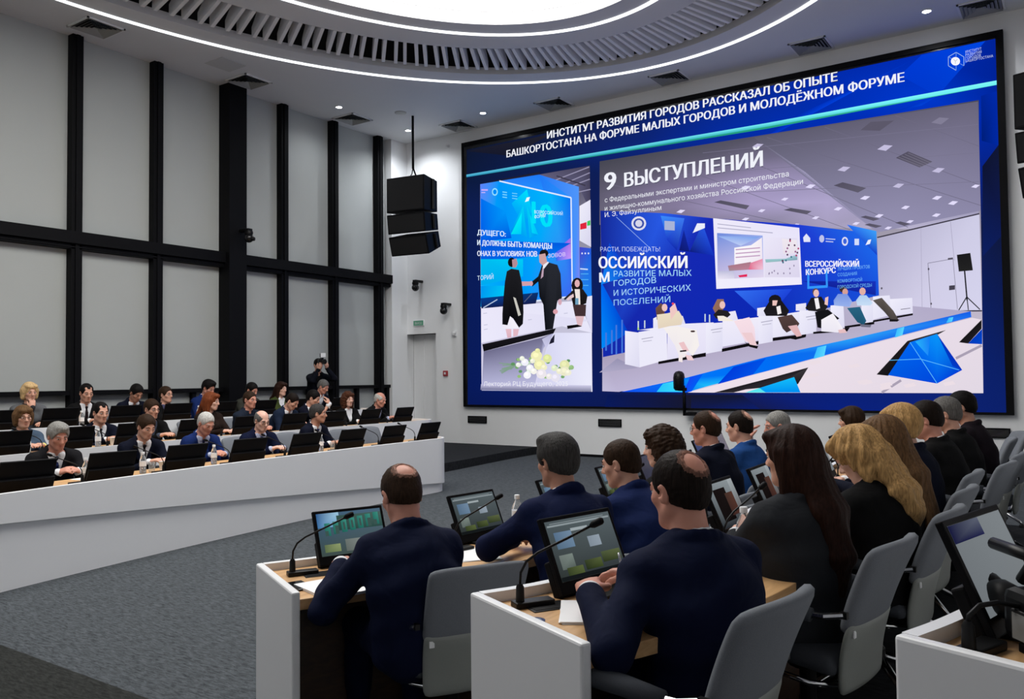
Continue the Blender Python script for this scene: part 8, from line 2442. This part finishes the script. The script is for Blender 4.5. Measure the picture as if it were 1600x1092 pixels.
for y, row, who in ((3.80, 0, 'the grey-haired man in charcoal'), (4.66, 0, 'the brown-haired man in dark navy'), (5.50, 0, 'the man with cropped white hair'), (6.30, 0, 'the bald man in glasses'), (7.15, 0, 'the man with dark grey hair looking aside'),
                    (7.95, 0, 'the empty chair beyond the man looking aside'), (8.70, 0, 'the last empty chair of the lowest left row'), (4.25, 1, 'the woman in teal'), (5.0, 1, 'the man with receding dark hair'), (6.6, 1, 'the red-haired woman'),
                    (8.9, 1, 'the dark-haired man with a hand to his face'), (9.8, 1, 'the bald old man')):
    off = (0, 1.53, 3.05)[row]
    mic(left_front(y, off) - 0.22, y, MZ[row], 0, 'gooseneck microphone before ' + who)

# bottles, cups and glasses
for y, row, dx, who in ((3.95, 0, .33, 'the grey-haired man in charcoal'), (4.55, 0, .33, 'the gap beside the grey-haired man in charcoal'), (5.42, 0, .33, 'the man with cropped white hair'), (6.10, 0, .33, 'the bald man in glasses'), (7.05, 0, .33, 'the man looking aside in the lowest left row'),
                        (4.20, 1, .33, 'the woman in teal'), (5.0, 1, .33, 'the man with receding dark hair'), (5.66, 2, .30, 'the man with a dark tie in black'), (7.48, 2, .3, 'the man in glasses by the blinds'), (7.36, 1, .45, 'the red-haired woman')):
    off = (0, 1.53, 3.05)[row]
    bottle(left_front(y, off) - dx, y, MZ[row], 'white-capped clear water bottle before ' + who)
bottle(-1.13, 3.36 - 0.08, MZ[1], 'white-capped clear water bottle between the nearest man and the long dark-haired woman')
bottle(-2.70, 3.98, MZ[0], 'white-capped clear water bottle left of the broad grey-haired man')
bottle(-1.22, 2.80, MZ[1], 'clear water bottle just beyond the face of the nearest man')
bottle(-1.22, 4.75, MZ[1], 'clear water bottle behind the head of the wavy-haired blonde woman')
cup(left_front(5.08, 1.53) - 0.40, 5.22, MZ[1], 'white paper cup held near the man with receding dark hair')
cup(left_front(4.80, 0) - 0.36, 4.80, MZ[0], 'white paper cup before the brown-haired man in dark navy')
cup(-1.33, 5.35, MZ[1], 'blue paper cup on the second right desk beyond the blonde woman', M_BLUECUP)
cup(-1.28, 4.22, MZ[1], 'white paper cup on the second right desk before the blonde woman')
tumbler(-1.17, 3.50, MZ[1], 'clear glass beside the long dark-haired woman')
tumbler(-1.27, 5.05, MZ[1], 'clear glass beside the blue paper cup')
tumbler(left_front(4.68, 0) - 0.34, 4.66, MZ[0], 'clear glass beside the white cup in the lowest left row')
tumbler(left_front(7.25, 0) - 0.36, 7.28, MZ[0], 'clear glass before the man looking aside')

# papers and small things
papers(-2.62, 2.475, MZ[0], 165, 'stack of white sheets under the arm of the balding writer', n=4)
papers(-2.52, 3.33, MZ[0], 140, 'white notepad sheets between the balding writer and the broad man', n=2)
papers(-1.285, 2.27, MZ[1], 120, 'open white notebook under the hands of the nearest man', 0.16, 0.24, n=3, cat='notebook')
papers(-1.22, 3.75, MZ[1], 150, 'white sheet under the hands of the woman with long dark hair', n=1)
papers(-1.22, 4.45, MZ[1], 172, 'white sheets beside the bowed blonde woman', n=2)
papers(left_front(4.1, 0) - 0.42, 4.06, MZ[0], 10, 'white sheet before the grey-haired man in charcoal', n=1)
papers(left_front(5.0, 0) - 0.44, 5.06, MZ[0], 0, 'white sheet under the hand of the brown-haired man in dark navy', n=1)
papers(-0.0, 1.90, MZ[2], 150, 'printed card with a pale ring on the corner desk at the bottom right', 0.14, 0.2, n=1, cat='card')
papers(left_front(5.0, 1.53) - 0.45, 4.85, MZ[1], 0, 'white sheet left of the man with receding dark hair', n=1)

def grommet(x, y, z, lb, mat):
    t = empty('cable_grommet', (x, y, z), 0, lb, 'cable hole', 'round desk cable holes')
    lathe('ring', [(0.030, 0.0), (0.032, 0.004), (0.024, 0.005), (0.022, 0.003)], M_NAVYTAG, t, 24)
    lathe('lid', [(0.001, 0.003), (0.021, 0.003), (0.020, 0.0045), (0.001, 0.005)], mat, t, 20)
grommet(-1.375, 2.115, MZ[1], 'round navy cable hole in the oak top beside the open notebook', plain('steel_blue_lid', (0.10, 0.16, 0.26), 0.35, bump=0.02))
t = empty('smartphone', (-2.77, 2.43, MZ[0]), R_(160), 'dark phone lying above the sheets of the balding writer', 'phone')
box('case', (-0.075, -0.036, 0.0), (0.075, 0.036, 0.009), M_GLOSS, t, 0.006)
box('glass_face', (-0.07, -0.032, 0.009), (0.07, 0.032, 0.0095), M_GLOSS, t)
t = empty('pen', (-1.235, 2.44, MZ[1] + 0.045), R_(30), 'silver pen in the hand of the nearest man', 'pen')
tube('barrel', [(0, 0, 0), (-0.02, 0.01, 0.115)], [0.004, 0.0042], M_CHROME, t, 8)
tube('tip', [(0, 0, 0), (0.004, -0.002, -0.012)], [0.0038, 0.001], M_CHROME, t, 8)
t = empty('pen', (-2.50, 3.36, MZ[0] + 0.011), R_(110), 'dark pen lying on the notepad sheets between two men of the inner row', 'pen')
tube('barrel', [(-0.06, 0, 0), (0.06, 0, 0)], 0.0042, M_PLASTIC, t, 8)
tube('tip', [(0.06, 0, 0), (0.074, 0, 0)], [0.004, 0.001], M_CHROME, t, 8)
def placard(x, y, z, hd, lb):
    t = empty('name_badge', (x, y, z), R_(hd), lb, 'badge', 'blue badges on the right desks')
    box('card', (-0.045, -0.03, 0.0), (0.045, 0.03, 0.006), M_NAVYTAG, t, 0.002)
    box('band', (-0.04, -0.012, 0.006), (0.04, 0.006, 0.0065), M_PAPER, t)
placard(-2.62, 3.60, MZ[0], 120, 'blue and white badge beside the notepad sheets of the inner row')
placard(-1.27, 2.63, MZ[1], 120, 'navy badge right of the nearest monitor')
def plate(x, y, z, hd, lb):
    t = empty('socket_plate', (x, y, z), R_(hd), lb, 'socket plate', 'dark socket plates in the desks')
    box('plate', (-0.045, -0.07, 0.0), (0.045, 0.07, 0.003), M_PLASTIC, t, 0.001)
    box('lid', (-0.035, -0.06, 0.003), (0.035, 0.06, 0.0045), M_BLACK, t, 0.001)
plate(-1.425, 2.27, MZ[1], 150, 'dark socket plate in the oak top beside the microphone of the second row')
plate(-2.87, 2.63, MZ[0], 150, 'dark socket plate in the oak top beside the microphone of the inner row')

# camcorder on the corner desk
t = empty('camcorder', (-0.06, 2.02, MZ[2]), R_(128), 'black camcorder with an open flip screen on the corner desk at the bottom right', 'camera')
box('camera_body', (-0.11, -0.045, 0.02), (0.10, 0.045, 0.13), M_PLASTIC, t, 0.02)
tube('lens_barrel', [(0.10, 0, 0.08), (0.17, 0, 0.085), (0.185, 0, 0.086)], [0.038, 0.040, 0.034], M_PLASTIC, t, 18)
tube('lens_hood', [(0.185, 0, 0.086), (0.225, 0, 0.088)], [0.036, 0.045], M_PLASTIC, t, 18)
tube('viewfinder', [(-0.09, 0, 0.125), (-0.16, 0, 0.145), (-0.20, 0, 0.15)], [0.022, 0.020, 0.026], M_PLASTIC, t, 14)
tube('top_handle', [(-0.08, 0, 0.13), (-0.06, 0, 0.185), (0.05, 0, 0.19), (0.09, 0, 0.14)], 0.014, M_PLASTIC, t, 10)
tube('microphone', [(-0.02, 0.03, 0.205), (0.14, 0.03, 0.21)], 0.013, M_PLASTIC, t, 12)
o = box('flip_screen', (-0.05, 0.05, 0.03), (0.05, 0.058, 0.095), M_PLASTIC, t, 0.004)
box('flip_display', (-0.042, 0.0585, 0.036), (0.042, 0.059, 0.089), plain('dull_grey_display', (0.20, 0.20, 0.19), 0.2, bump=0.01), o)
box('tripod_plate', (-0.06, -0.035, 0.0), (0.06, 0.035, 0.02), M_BLACK, t, 0.003)
